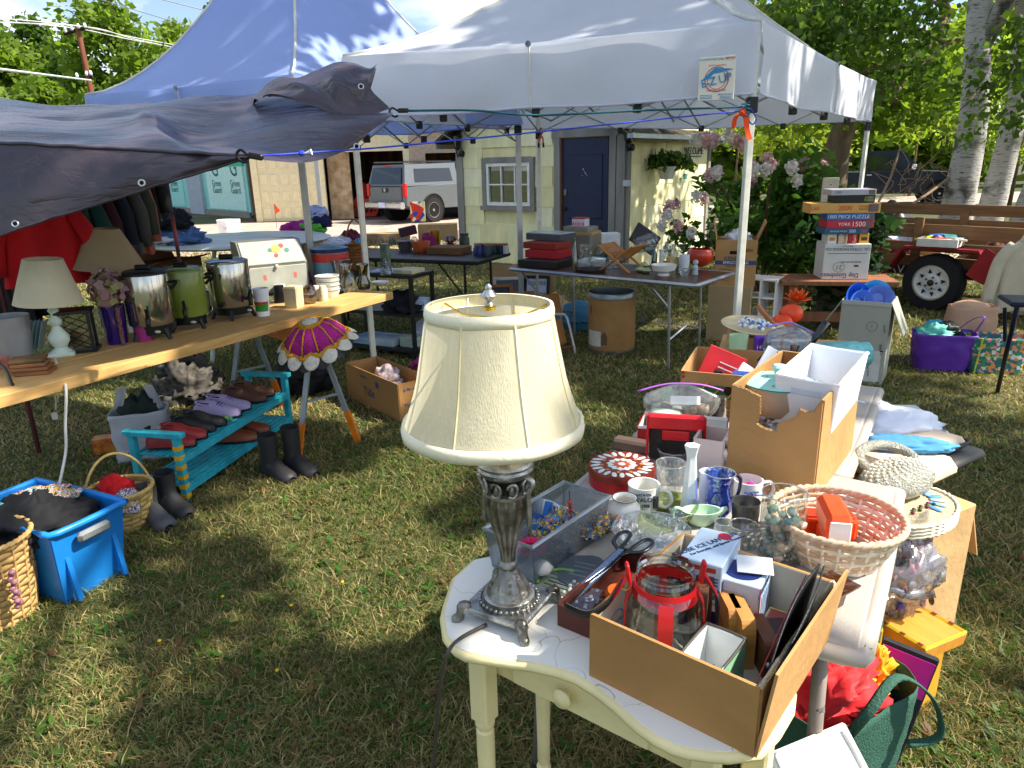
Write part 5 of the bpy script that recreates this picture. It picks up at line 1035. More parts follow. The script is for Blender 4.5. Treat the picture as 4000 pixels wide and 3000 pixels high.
# black folder and brown tin
o=thing('black_folder','black leatherette folder with red stitching standing in the box','folder',inf(.83,.08),(rad(0),rad(8),fr_+rad(4)));bl2=mat('#16171b',.45,var=.1,bump=.2,bs=220)
for s in(-1,1):mk('cover',M().grid(lambda a,b,s=s:Vector((s*(.004+.012*math.sin(math.pi*a)*(1-b*.3)),-.16+.27*a,.19*b*(1-.45*(1-a)**3))),14,8).solid(.003),bl2,o,smooth=True)
mk('stitching',M().tube([(-.02,-.15+.25*a,.175*(1-.5*(1-a)**2)-.01)for a in np.linspace(.02,.98,20)],.0012,4),mat('#b0404a'),o)
for y,z in((.06,.15),(-.06,.06)):mk('rivet',M().sph((-.021,y,z),.005,8,6),mat('#b8b8bc',.3,.8),o,smooth=True)
o,*_=solid_box('lacquer_tin','small dark red lacquered tin beside the black folder',(2900,2380),(2960,2400),.09,T+.008,.05,mat('#3a1418',.3,h2='#5c2a22',scale=30));o.location=inf(.68,.42);mk('lid',M().cbox((0,0,.056),(.085,.1,.016),.006),mat('#4a1c1c',.3,h2='#2a0f12',scale=30),o);mk('gilt_line',M().tube([(x_*.04,y_*.046,.064)for x_,y_ in((-1,-1),(1,-1),(1,1),(-1,1))],.0012,4,True),brs,o)
# ---------------------------------------------------------------- crockery on the beige table
def porc(h,r=.22):return mat(h,r,var=.04,coat=.3)
o,pr=LT('round_tin','round red biscuit tin with leaf patterned lid','tin',2427,1882,TB,[(126,1885),(127,1824),(127,1822)],tin,n=48,hol=False);R_=pr[-1][0];hh=pr[-1][1]
ld=mk('lid',M().lathe([(R_*1.015,hh-.02),(R_*1.02,hh),(R_*.99,hh+.006),(R_*.96,hh+.004),(.001,hh+.004)],48,capb=False),mat('#8c3428',.3,.3),o,smooth=40)
for k in range(22):t=2*math.pi*k/22;mk('leaf_print',M().sph((0,0,0),(.0175,.0075,.0008),8,4),mat('#d3e0dc',.5),ld,loc=(R_*.8*math.cos(t),R_*.8*math.sin(t),hh+.0045),rot=t+.4*(k%2))
for k in range(10):t=2*math.pi*k/10;mk('orange_print',M().cyl((0,0,0),(0,0,.0009),.006,n=6),mat('#e08a2a',.5),ld,loc=(R_*.6*math.cos(t),R_*.6*math.sin(t),hh+.0042))
mk('star_print',M().prism([(R_*(.47 if k%2 else .40)*math.cos(k*math.pi/12),R_*(.47 if k%2 else .40)*math.sin(k*math.pi/12))for k in range(24)],hh+.0042,hh+.005),mat('#dfe6e2',.5),ld);mk('rosette_print',M().prism([(R_*(.34 if k%2 else .22)*math.cos(k*math.pi/10),R_*(.34 if k%2 else .22)*math.sin(k*math.pi/10))for k in range(20)],hh+.005,hh+.0056),mat('#b8542e',.5),ld);mk('flower_print',M().cyl((0,0,hh+.0056),(0,0,hh+.006),R_*.12,n=8),mat('#ece6e0',.5),ld)
tag(mk('strap_purse',M().cbox((0,0,.02),(.13,.05,.04),.008),mat('#5c4a40',.7)),'worn brown leather purse end behind the red tin','purse').location=G(2470,1760,TB);bpy.data.objects['strap_purse'].rotation_euler=(0,0,rad(-30));mk('strap',M().tube(bz([(.06,0,.03),(.1,-.01,.09),(.13,0,.1),(.14,-.02,.03)],4),.006,6,flat=.4),mat('#6a5040',.7),bpy.data.objects['strap_purse'])
cm,pr,h,r=mug('white catalog mug with a printed girl figure',2512,1985,[(54,1992),(60,1972),(60,1905),(62,1896)],porc('#efece2'),rad(-25))
for t_,s_,z_ in(('CATALOG',.017,.62),('No 1906',.012,.38),('SEARS & CO',.009,.82)):txt(cm,t_,s_,(-.012,-r*1.01,h*z_),(F9,0,0),ink,ext=.002)
mk('girl_print',M().cbox((.026,-r*.9,h*.5),(.014,.006,h*.5),.002),mat('#2a241e'),cm)
o,pr=LT('porcelain_jar','squat white porcelain jar painted with orange poppies','jar',2438,2045,TB,[(38,2052),(58,2030),(64,2005),(60,1982),(46,1968),(46,1955),(48,1950)],porc('#f1efe6'))
for k,t in enumerate((-2.1,-1.75,-1.2)):mk('poppy_print',M().sph((pr[2][0]*.97*math.cos(t),pr[2][0]*.97*math.sin(t),pr[2][1]*.9-.008*k),(.012,.012,.012),10,7),mat(('#d8784a','#e8e0cc','#c8a04a')[k],.4),o,smooth=True)
mk('grey_rim',M().tube([(pr[-1][0]*math.cos(t*.2618),pr[-1][0]*math.sin(t*.2618),pr[-1][1])for t in range(24)],.0016,5,True),mat('#4a5258',.4),o)
LT('green_glass_bowl','olive green pressed glass bowl in front of the mugs','bowl',2602,2030,TB,[(70,2040),(96,2022),(112,2000),(119,1978)],glass('#b8cc62',.85,.12,.04,milky=.15,bump=.3,bs=40),n=40,t=.003)
LT('crystal_bowl','big cut crystal bowl with scalloped rim beside the carton','bowl',2540,2150,TB,[(60,2175),(90,2158),(128,2130),(150,2092)],cutg,n=72,fl=lambda j,t,r:r*(1+.02*math.cos(24*t)),t=.005)
mk('leather_key_tag',M().cbox((0,0,.003),(.06,.028,.005),.003),mat('#b98058',.6));tag(bpy.data.objects['leather_key_tag'],'tan leather key tag lying beside the crystal bowl','key tag').location=G(2395,2068,TB)
LT('cut_glass_vase','flared clear cut glass vase behind the catalog mug','vase',2615,1935,TB,[(40,1942),(42,1930),(52,1860),(56,1815)],cutg,n=40)
LT('ruffled_glass_dish','clear ruffled glass dish in front of the black bag','dish',2630,1810,TB,[(30,1830),(48,1812),(60,1775)],cutg,n=60,fl=lambda j,t,r:r*(1+.06*math.cos(10*t))if j in(2,3)else r)
LT('milk_glass_vase','tall white milk glass bud vase with star pattern','vase',2690,1998,TB,[(38,2005),(36,1990),(26,1880),(19,1800),(19,1788),(24,1765),(30,1745)],porc('#f1f3f2',.3),n=6,smooth=None)
mug('plain white mug standing behind the milk glass vase',2760,1975,[(32,1985),(34,1960),(34,1860),(35,1850)],porc('#dfe6ea'));LT('grey_stoneware_bowl','pale grey stoneware bowl behind the blue pitcher','bowl',2762,1880,TB,[(30,1890),(46,1860),(50,1836)],porc('#c3ccc8'))
o,pr=LT('blue_glass_pitcher','small cobalt blue glass pitcher with flared lip','pitcher',2805,2008,TB,[(34,2020),(48,2000),(52,1975),(42,1945),(38,1920),(44,1885),(55,1858)],glass('#3f6ae0',.7,.14,.04,bump=.35,bs=60,milky=.25),n=36,t=.003,fl=lambda j,t,r:r*(1+.12*max(0,math.cos(t-math.pi))**6)if j in(5,6,7)else r)
mk('handle',M().tube(bz([(pr[6][0]*.95,0,pr[6][1]-.004),(pr[6][0]*1.4,0,pr[5][1]),(pr[6][0]*1.3,0,pr[3][1]),(pr[2][0]*.95,0,pr[2][1]+.01)],4),.0055,8),glass('#2f57c0',.5,.16),o,smooth=True)
o,pr,h,r=mug('large brown speckled stoneware mug with black handle',2850,1860,[(58,1868),(60,1850),(60,1792),(61,1768),(61,1762)],mat('#8f6d4a',.6,h2='#c9b08a',scale=90,bump=.3,bs=120),rad(185),hm=mat('#17151a',.3));mk('white_band',M().lathe([(r*1.01,h*.78),(r*1.015,h+.001),(r*.93,h+.001),(r*.92,h*.2)],32,capb=False),porc('#e6e6de'),o,smooth=40)
o,pr,h,r=mug('white mug with a sailing ship print and pink pompoms',2917,1965,[(48,1972),(54,1950),(55,1888),(56,1878)],porc('#e9e6e2'),rad(5));txt(o,'just my luck\nmy ship finally comes in',.0085,(-.004,-r*1.01,h*.66),(F9,0,0),mat('#4a6fb0'),ext=.002)
for k in range(3):mk('mast',M().cyl((-.016+.014*k,-r*1.0,h*.1),(-.010+.014*k,-r*1.0,h*(.34+.06*k)),.0016,n=4),mat('#1a1a1c'),o)
for s in(-1,1):p=thing('pink_pompom',('front' if s>0 else 'rear')+' hot pink pompom in the ship mug','pompom',o.location+Vector((s*.012-.005,.004*s,h*.72)));mk('fluff',M().sph((0,0,0),.0115,12,9,lambda q:q*(1+.14*nz(q.x*500,q.y*500,q.z*500))),mat('#e8208a',.9),p,smooth=True)
LT('turquoise_bowl','round turquoise pottery bowl in front of the torn carton','bowl',3088,1905,TB,[(46,1915),(64,1900),(74,1880),(74,1862),(64,1842),(54,1836),(52,1840)],porc('#8fcdd0',.25),n=36)
o,pr=LT('jadeite_gravy_boat','pale jade green sauce boat with curled handle','sauce boat',2738,2050,TB,[(24,2062),(40,2045),(52,2020),(58,2002)],porc('#bfe0c2',.25),e=(1.35,.8));mk('handle',M().tube(bz([(-pr[-1][0]*1.2,0,pr[-1][1]-.003),(-pr[-1][0]*1.75,0,pr[-1][1]+.006),(-pr[-1][0]*1.95,0,pr[-1][1]*.6),(-pr[-1][0]*1.5,0,pr[0][1]+.012)],4),.0055,8),porc('#bfe0c2',.25),o,smooth=True);mk('spout',M().tube([(pr[-1][0]*1.1,0,pr[-1][1]-.012),(pr[-1][0]*1.7,0,pr[-1][1]+.004)],[.016,.008],10,flat=.6),porc('#bfe0c2',.25),o,smooth=True)
LT('ribbed_shaker','small ribbed clear glass shaker behind the sauce boat','shaker',2773,2010,TB,[(30,2020),(27,1990),(20,1968),(14,1964)],cutg,n=32,hol=False,fl=lambda j,t,r:r*(1+.05*math.cos(14*t)))
LT('metal_cup','dented old steel cup beside the blue pitcher','cup',2908,2052,TB,[(50,2062),(50,2020),(52,2018),(52,1972),(54,1966)],mat('#83827e',.42,.85,h2='#5a5856',scale=14),t=.002)
LT('small_glass_jar','low clear glass jar in front of the steel cup','jar',2900,2122,TB,[(58,2135),(60,2105),(50,2088),(50,2070),(53,2062)],clear,n=32)
LT('glass_votive','faceted clear votive half hidden behind the carton','votive',2822,2095,TB,[(30,2105),(36,2080),(32,2048)],cutg,n=24)
o,pr=LT('glass_cylinder','tall clear glass cylinder vase of aqua marbles and shells','vase',3042,2182,TB,[(80,2195),(82,2175),(82,1945),(83,1935)],clear,n=40,t=.002);R_=pr[1][0]*.82
mb=[glass(c_,.9,.2,.02,milky=.55)for c_ in('#8fd8d2','#bfeae4','#7cc4d4','#d8efe8','#a0d8c8')];rr=random.Random(4)
for k in range(95):
 a=rr.uniform(0,6.283);q_=R_*math.sqrt(rr.random())*.95;z_=.012+(k/95)*pr[-1][1]*.62;s_=rr.uniform(.008,.0115);mk('marble',M().sph((0,0,0),(s_,s_,s_*.75),10,7),mb[k%5],o,loc=(q_*math.cos(a),q_*math.sin(a),z_),rot=(rr.uniform(-1,1),rr.uniform(-1,1),0),smooth=True)
for k in range(7):a=rr.uniform(3.6,5.8);mk('sea_shell',M().lathe([(.002,0),(.011,.008),(.013,.014),(.006,.026),(.001,.03)],12,fl=lambda j,t,r:r*(1+.15*math.cos(5*t))),mat('#d8c8b4',.5,h2='#a08a74',scale=40),o,loc=(R_*.8*math.cos(a),R_*.8*math.sin(a),.02+k*pr[-1][1]*.075),rot=(rr.uniform(-1,1),rr.uniform(-1,1),a),smooth=True)
# ================================================================= wicker basket and big torn carton
def wicker(name,label,p,prof,m,rimr=.008,e=(1,1),rot=0,nst=28,handle=None,weave=.06,rows=None,cat='basket',m2=None):
 """prof: (radius, z) base first; woven strands are separate hoops over upright staves"""
 o=thing(name,label,cat,p,rot);h=prof[-1][1];rows=rows or max(5,int(h/.014))
 def rad_at(z):
  for(r0,z0),(r1,z1)in zip(prof,prof[1:]):
   if z<=z1:return r0+(r1-r0)*(z-z0)/max(1e-6,z1-z0)
  return prof[-1][0]
 pitch=h/rows;th=min(.005,prof[0][0]*.04)
 for k in range(rows):
  z=pitch*(k+.5);r=rad_at(z);mk('weaver',M().tube([(r*(1+weave*.35*math.cos(nst/2*t+k*math.pi))*math.cos(t)*e[0],r*(1+weave*.35*math.cos(nst/2*t+k*math.pi))*math.sin(t)*e[1],z)for t in np.linspace(0,6.2832,nst*4+1)[:-1]],pitch*.52,6,True,flat=1)if False else M().grid(lambda a,b,k=k,z=z,r=r:Vector((r*(1+weave*.35*math.cos(nst/2*a*6.2832+k*math.pi))*math.cos(a*6.2832)*e[0],r*(1+weave*.35*math.cos(nst/2*a*6.2832+k*math.pi))*math.sin(a*6.2832)*e[1],z+(b-.5)*pitch*.98)),nst*3,2,True).solid(.002),m if k%3 else(m2 or m),o,smooth=True)
 for k in range(nst):t=6.2832*k/nst;mk('stave',M().tube([(r*math.cos(t)*e[0],r*math.sin(t)*e[1],z)for r,z in prof],th,5),m2 or m,o)
 for s in range(2):mk('rim_braid',M().tube([((prof[-1][0]+.003*math.cos(t*22+s*3.14))*math.cos(t)*e[0],(prof[-1][0]+.003*math.cos(t*22+s*3.14))*math.sin(t)*e[1],h+.004*math.sin(t*22+s*3.14))for t in np.linspace(0,6.2832,120)[:-1]],rimr,6,True),m,o,smooth=True)
 mk('bottom',M().cyl((0,0,.002),(0,0,.006),prof[0][0]*min(e),n=24),m,o)
 if handle:mk('handle',M().tube([(0 if handle[1]else math.cos(t)*prof[-1][0]*1.02*e[0],math.cos(t)*prof[-1][0]*1.02*e[1]if handle[1]else 0,h*.6+math.sin(t)*handle[0])for t in np.linspace(0,math.pi,22)],handle[2]if len(handle)>2 else .01,6,flat=.5),m,o,smooth=True)
 return o
def wprof(p,pr):q_=vprof(p,pr);z0=q_[0][1];return[(r,z-z0)for r,z in q_]
wkp=G(3248,2160,TB);wk=wicker('wicker_basket','large round whitewashed wicker basket holding orange organisers',wkp,wprof(wkp,[(165,2175),(203,2105),(228,2048),(238,2022)]),mat('#dcc4a8',.7,h2='#c9a886',scale=30),.0065,m2=mat('#eee4d2',.7),nst=26,rows=9)
def orgz(label,dx,dy,dz,rot,front=True):
 o=thing('orange_organiser',label,'organiser',wkp+Vector((dx,dy,.012+dz)),rot,'orange desk organisers');og3=mat('#ee4a16',.35,var=.04);mk('shell',M().cbox((0,0,.034),(.058,.13,.064),.011),og3,o,smooth=35)
 mk('white_front',M().cbox((0,-.066,.03),(.046,.004,.05),.004)if front else M().cbox((0,0,.0655),(.044,.11,.003),.001),mat('#f0ece8',.5)if front else mat('#b83410',.5),o)
orgz('orange drawer organiser lying lowest in the basket',-.015,-.035,0,rad(-12));orgz('orange drawer organiser stacked on the lowest one',-.02,-.03,.066,rad(-12));orgz('orange organiser standing upright behind the stacked pair',.01,.055,.0,rad(-100),False)
o=thing('amber_dish','amber glass dish upside down on the beige table end','dish',G(3255,2360,TB),rad(32));mk('dish',M().lathe([(.020,0),(.024,.03),(.048,.046),(.05,.052),(.012,.048)],4,capt=True),glass('#8a4a12',.75,.15,.03,milky=.3),o,rot=rad(45));mk('sticker',M().box((-.012,-.01,.053),(.02,.02,.001)),mat('#d8c8b4'),o)
o=thing('price_card','white tag card with black clip on the beige table','card',G(3335,1950,TB),rad(-28));mk('card',M().box((0,0,.002),(.085,.05,.001)),wht,o);mk('clip',M().cbox((-.01,.03,.006),(.045,.016,.012),.003),mat('#1a1a1c',.4),o);mk('ring',M().tube([(-.05+.014*math.cos(t*.5),.03+.014*math.sin(t*.5),.004)for t in range(12)],.0018,5),wht,o);txt(o,'SMALL\nMAKES',.011,(0,0,.003),(0,0,0),ink)
# torn carton
tb_,tw_,td_,th_=crate('torn_carton','tall brown carton with ragged torn front holding white bin',(2835,1880),(3172,1962),.46,TB,.30,card,cardd,t=.007)
tcn,trn=tb_.location,tb_.rotation_euler.z
for pn in list(tb_.children):
 if pn.name.startswith('panel')and abs(pn.data.vertices[0].co.y+td_/2)<.02 and len(pn.data.vertices)==8 and(max(v.co.x for v in pn.data.vertices)-min(v.co.x for v in pn.data.vertices))>.1:
  for ch in list(pn.children):bpy.data.objects.remove(ch)
  me=pn.data;W2=tw_/2;top=[(-W2,.30),(-W2*.72,.295),(-W2*.5,.285),(-W2*.35,.28),(-W2*.32,.23),(-W2*.38,.20),(-W2*.25,.19),(-W2*.02,.185),(W2*.12,.19),(W2*.1,.205),(W2*.3,.222),(W2*.5,.24),(W2*.56,.262),(W2*.7,.258),(W2*.84,.262),(W2,.30)]
  mm=M().prism([(-W2,0),(W2,0)]+[(x_,z_+.003*nz(x_*90,1))for x_,z_ in reversed(top)],0,.007,lambda p:Vector((p.x,-td_/2+p.z-.0035,p.y)));me.clear_geometry();me.from_pydata(mm.v,[],mm.f);mk('torn_edge',M().tube([(x_,-td_/2,z_)for x_,z_ in top],.0045,5),mat('#c39a66',.95,bump=.8,bs=200),pn)
def int_(fx,fy,dz=.0):v=Matrix.Rotation(trn,3,'Z')@Vector((fx*tw_/2,fy*td_/2,0));return Vector((tcn.x+v.x,tcn.y+v.y,TB+dz))
wb,ww_,wd_,wh_=crate('white_bin','white plastic bin with cut-out handles set in the torn carton',(2900,1880),(3120,1920),.34,TB,.15,mat('#e9eef6',.35,var=.03),t=.004,taper=.05,cat='bin',wall='side');wb.location=int_(.40,.2,.175);wb.rotation_euler=(rad(2),rad(2),trn)
for y_ in(-1,1):mk('handle_slot',M().cbox((0,y_*wd_/2*1.035,wh_*.78),(.085,.007,.028),.003),mat('#7a5630' if y_>0 else '#c9d4e2',.8),wb)
mk('rim',M().tube([(sx*ww_/2*1.06,sy*wd_/2*1.06,wh_)for sx,sy in((-1,-1),(1,-1),(1,1),(-1,1))],.006,6,True),mat('#eef2f8',.35),wb)
mm_,pr,h,r=mug('olive green patterned mug standing in the white bin',2900,1880,[(34,1885),(36,1870),(36,1822),(37,1818)],mat('#8f9c44',.35,h2='#56783e',scale=50),rad(-100));mm_.location=int_(.42,-.28,.20)
p=thing('glass_drawer_pull','clear glass knobs on a wire over the green mug','knob',mm_.location+Vector((-.02,0,.07)));mk('wire',M().tube(bz([(-.03,0,-.01),(0,.01,.015),(.04,0,.02)],4),.002,5),mat('#777777',.3,.8),p)
for x_,z_ in((-.032,-.012),(.044,.022),(.0,-.006)):mk('knob',M().sph((x_,0,z_),(.011,.011,.009),8,6),cutg,p)
cs_=thing('mint_casserole','mint green speckled casserole lid with knob in the torn carton','casserole',int_(-.40,-.2,.185));R_=.105
mk('bowl',M().lathe([(R_*.8,0),(R_*.96,.03),(R_*.98,.085)],36),mat('#bfae9a',.4),cs_,smooth=40);mk('lid',M().lathe([(R_,.085),(R_*1.02,.09),(R_*.96,.094),(R_*.6,.104),(.001,.108)],40),mat('#a9e0d0',.3,var=.03),cs_,smooth=50);mk('rim_line',M().tube([(R_*1.02*math.cos(t*.2094),R_*1.02*math.sin(t*.2094),.09)for t in range(30)],.0016,5,True),mat('#2e6a70',.4),cs_);mk('knob',M().lathe([(.012,.104),(.014,.118),(.021,.13),(.023,.136),(.018,.142),(.001,.144)],8,),porc('#bfeadd',.25),cs_,smooth=30)
for k in range(26):a=rr.uniform(0,6.28);q_=R_*rr.uniform(.25,.9);mk('speckle',M().cyl((0,0,0),(0,0,.001),.0022,n=6),mat(('#4a8ad0','#e0c24a','#d86a4a','#6a78c0')[k%4]),cs_,loc=(q_*math.cos(a),q_*math.sin(a),.1085-.012*(q_/R_)**2))
gd=thing('pressed_glass_dish','clear pressed glass dish showing through the torn carton','dish',int_(.02,-.58,.165),(rad(48),0,trn));mk('dish',M().lathe([(.05,0),(.07,.02),(.085,.035),(.09,.04),(.08,.036)],64,fl=lambda j,t,r:r*(1+.02*math.cos(30*t))),cutg,gd,smooth=60);mk('gold_rim',M().tube([(.09*math.cos(t*.2094),.09*math.sin(t*.2094),.04)for t in range(30)],.0018,5,True),brs,gd)
# ---------------------------------------------------------------- behind the mugs
pl_,w_,d_,h_=crate('pink_planter','square pale pink pottery planter behind the milk glass vase',(2705,1862),(2815,1880),.12,TB,.125,porc('#e3cdc4',.5),t=.008,cat='planter',wall='side')
for k in range(4):mk('applied_leaf',M().sph((w_/2+.006,-d_/2+.012+(k%2)*.02,.03+.028*k),(.012,.014,.016),10,7),porc('#e8d2c8',.5),pl_,smooth=True)
vb=thing('vinyl_pouch','clear and black vinyl pouch edged in red','pouch',G(2635,1800,TB),(rad(8),0,rad(-14)));W2,H2=.088,.165
mk('pouch',M().cbox((0,0,H2/2),(W2*1.9,.022,H2*.96),.008),mat('#1a1614',.15,h2='#35302c',scale=14,coat=.6,bump=.3,bs=20),vb);rdv=mat('#d8202a',.35)
mk('flap',M().cbox((0,-.006,H2-.022),(W2*2,.024,.05),.006),rdv,vb);mk('label_tab',M().cbox((0,-.014,H2*.60),(W2*.95,.006,.034),.004),rdv,vb)
for s in(-1,1):mk('piping',M().tube([(s*W2,-.01,0),(s*W2*.98,-.01,H2)],.0045,6),rdv,vb)
rb,w_,d_,h_=crate('red_gift_box','red open box with white scalloped edge behind the pouch',(2490,1745),(2830,1780),.15,TB,.075,mat('#c4222c',.5,var=.05),mat('#d8d4d0',.6),t=.003)
for y_ in(-1,1):
 for k in range(34):mk('scallop',M().cyl((0,0,0),(0,.0015,0),.0058,n=8),wht,rb,loc=(-w_/2+(k+.5)*w_/34,y_*d_/2-.004,h_-.002))
o,pr=LT('pale_green_bowl','pale green upturned bowl at the red box','bowl',2600,1700,TB,[(80,1705),(74,1655),(50,1628),(10,1618)],porc('#c4dcc2'),hol=False);o.location.z+=.02
zp=thing('shell_bag','zip bag of seashells with a purple zipper','bag',G(2655,1690,TB)+Vector((0,0,.05)),rad(-8));film=glass('#eef2f4',.93,.12,.12,milky=.1)
mk('film',M().sph((0,0,.05),(.13,.05,.075),24,16,lambda p:Vector((p.x*(1+.2*(p.z/.07)),p.y*(1-.6*max(0,p.z/.07)),p.z+.012*nz(p.x*18,p.z*18)))),film,zp,smooth=True);mk('zipper',M().tube(bz([(-.15,0,.10),(-.05,.01,.125),(.06,0,.128),(.14,.01,.105)],4),.006,6,flat=.5),mat('#b060c8',.4),zp,smooth=True);mk('label_panel',M().cbox((.01,-.03,.08),(.1,.002,.03),.001,(rad(-30),0,0)),wht,zp)
for k in range(9):mk('shell',M().lathe([(.003,0),(.018,.008),(.024,.02),(.012,.04),(.001,.046)],14,fl=lambda j,t,r:r*(1+.07*math.cos(12*t))),mat(('#8a5a52','#d8cfc4','#b89a84')[k%3],.5),zp,loc=(-.08+.02*k,rr.uniform(-.02,.02),.01+.01*(k%3)),rot=(rr.uniform(-1,1),rr.uniform(-1,1),k),smooth=True)
LT('steel_thermos','ridged stainless steel thermos beside the torn carton','thermos',2810,1655,TB,[(26,1655),(26,1630),(28,1626),(26,1618),(28,1612),(26,1604),(28,1598),(24,1585),(24,1555),(22,1550)],mat('#b0aeac',.2,.95),hol=False,n=24)
o,pr=LT('yellow_pot','small yellow lidded pot in front of the thermos','pot',2757,1650,TB,[(27,1655),(29,1642),(27,1636),(10,1632),(8,1626)],mat('#e8c21c',.35),hol=False);LT('black_canister','dark round canister with gold letters behind the shell bag','canister',2772,1655,TB,[(42,1640),(46,1600),(48,1560)],mat('#1f1d1a',.4));txt(o,'NA',.02,(0,-.07,.05),(F9,0,0),mat('#c9a23a'))if False else None
# banana carton
bb_,bw,bdp,bh=crate('banana_carton','brown banana carton printed with yellow bananas',(2655,1610),(3080,1655),.38,TB,.165,card,t=.006);yb=mat('#d8a21c',.6);gn=mat('#2f6b3a',.7)
mk('hand_hole',M().cyl((-.02,-bdp/2-.001,bh*.62),(-.02,-bdp/2-.005,bh*.62),.017,n=20),mat('#2a1512',.9),bb_);flatp(bb_,'green_band',-bw/2+.015,bw/2-.02,bh*.42,bh*.72,-bdp/2-.0035,gn)
for k in range(6):a=-.65+.26*k;mk('banana_print',M().tube([(-.13+.03*k+.07*math.sin(s_*1.2+a),-bdp/2-.0045,.02+.115*s_-.02*k*s_)for s_ in np.linspace(0,1,8)],[.004,.011,.013,.014,.014,.012,.009,.004],6,flat=.25),yb,bb_,smooth=True)
for k in range(2):flatp(bb_,'red_mark',-bw/2+.001,-bw/2+.012,bh*(.84+.1*k),bh*(.9+.1*k),-bdp/2-.0035,mat('#b0282a'))
bcn,brn=bb_.location,bb_.rotation_euler.z
def inn(fx,fy,dz):v=Matrix.Rotation(brn,3,'Z')@Vector((fx*bw/2,fy*bdp/2,0));return Vector((bcn.x+v.x,bcn.y+v.y,TB+dz))
def slab(name,label,cat,loc,dims,m,rot,bev=.003):o=mk(name,M().cbox((0,0,dims[2]/2),dims,bev),m,loc=loc,rot=rot);return tag(o,label,cat)
o=slab('red_envelope','red card envelope with white lines leaning in the banana carton','envelope',inn(-.5,-.1,.06),(.15,.004,.15),mat('#e83038',.5),(rad(-18),rad(20),brn))
for k in range(4):mk('print_line',M().box((.02,-.003,.04+.02*k),(.07,.001,.004)),wht,o)
slab('white_plastic_plate','white plastic tray leaning in the banana carton','tray',inn(.55,-.35,.07),(.16,.006,.17),wht,(rad(-35),rad(25),brn));slab('blue_carton','small navy and yellow light bulb carton','carton',inn(.1,-.7,.09),(.07,.05,.07),mat('#23408c',.4,h2='#2a58b8'),brn);slab('brown_bottle','square brown bottle standing in the banana carton','bottle',inn(-.35,-.65,.08),(.035,.03,.08),mat('#2a1614',.2),brn);slab('white_carton','plain white carton corner poking from the banana carton','carton',inn(.05,-.2,.08),(.09,.09,.07),wht,(rad(20),rad(30),brn));heap('black_pouch','black pouch between the cartons in the banana box','pouch',inn(-.1,-.6,.07),(.05,.03,.03),mat('#18181c',.5),3)
cord('black_lead','black power lead looping over the banana carton edge','lead',[inn(.3,.3,.16),inn(.5,.2,.21),inn(.7,.1,.2),inn(.8,-.2,.14)],.0035,mat('#151515',.4))
# ---------------------------------------------------------------- beyond the second table
slab('end_carton','tall plain carton standing behind the second beige table','carton',G(3060,1420,0)*0+Vector((1.36,3.42,0)),(.62,.55,TB),cardl,rad(-20))
o,pr=LT('green_tub','pale green plastic tub behind the banana carton','tub',2880,1400,TB,[(30,1400),(35,1335),(36,1308)],mat('#c3e2b4',.4),hol=True)
ws=thing('wipes_pack','purple pack printed 14% beside the green tub','pack',G(2978,1400,TB),rad(-6));z_=ZT(ws.location,1312)-TB;mk('pack',M().cbox((0,0,z_/2),(.085,.05,z_),.006),mat('#6a2cb0',.35),ws);txt(ws,'14%',.026,(-.018,-.026,z_-.05),(F9,0,0),wht);mk('gold_line',M().box((.018,-.0255,z_-.045),(.03,.001,.012)),brs,ws)
pt=thing('bead_platter','wide platter heaped with white and blue beads','platter',G(2935,1360,TB)+Vector((0,0,.085)),(rad(6),rad(4),0));mk('platter',M().lathe([(.07,0),(.13,.02),(.16,.035),(.155,.038),(.12,.024),(.001,.01)],40),porc('#d8c49a',.3),pt,smooth=50);mk('platter_stand',M().cbox((0,0,-.045),(.2,.16,.075),.004),cardl,pt)
for k in range(46):a=rr.uniform(0,6.28);q_=.095*math.sqrt(rr.random());mk('bead',M().sph((q_*math.cos(a),q_*math.sin(a),.034+.02*(1-q_/.1)+rr.uniform(0,.008)),.0095,7,5),mat(('#eef0f2','#eef0f2','#5a86b8')[k%3],.3),pt,smooth=True)
slab('wooden_slat_rack','short varnished wooden bar lying on the bead platter','bar',G(2985,1350,TB)+Vector((.02,.02,.12)),(.025,.2,.022),mat('#a5683c',.4),(rad(38),0,rad(35)))
def gourd(label,u,v,r,hz):
 o=thing('orange_gourd',label,'gourd',G(u,v,TB)+Vector((0,.05,hz)),0,'orange decorative gourds');mk('gourd',M().sph((0,0,r*.8),(r,r,r*.8),24,14,lambda p:p*(1+.05*math.cos(9*math.atan2(p.y,p.x)))),mat('#ea4a1c',.4),o,smooth=True)
gourd('orange gourd at the foot of the silk flower',3060,1350,.055,.06);gourd('orange gourd tucked under the orange silk petals',3095,1330,.06,.085)
o=thing('orange_silk_flower','big orange silk flower on the gourds','flower',G(3115,1310,TB)+Vector((0,.05,.17)));ogp=mat('#f2641c',.6,trans=.2)
for k in range(22):t=k*2.399;mk('petal',M().sph((.042,0,0),(.042,.013,.003),8,5),ogp,o,rot=Euler((0,-.2-.05*k,t)),smooth=True)
zb2=thing('bottle_bag','zip bag of white pill bottles in front of the gourds','bag',G(3075,1415,TB),rad(-10));mk('film',M().sph((0,0,.08),(.12,.05,.1),22,14,lambda p:p*(1+.12*nz(p.x*14,p.z*14,3))),film,zb2,smooth=True);mk('zipper',M().tube([(-.1,0,.17),(0,.01,.19),(.13,0,.13)],.005,6),mat('#9a8ad8',.4),zb2)
for k in range(3):mk('pill_bottle',M().lathe([(.027,0),(.027,.07),(.018,.08),(.02,.082),(.02,.1),(.001,.1)],16),wht,zb2,loc=(-.06+.055*k,0,.005),smooth=40)
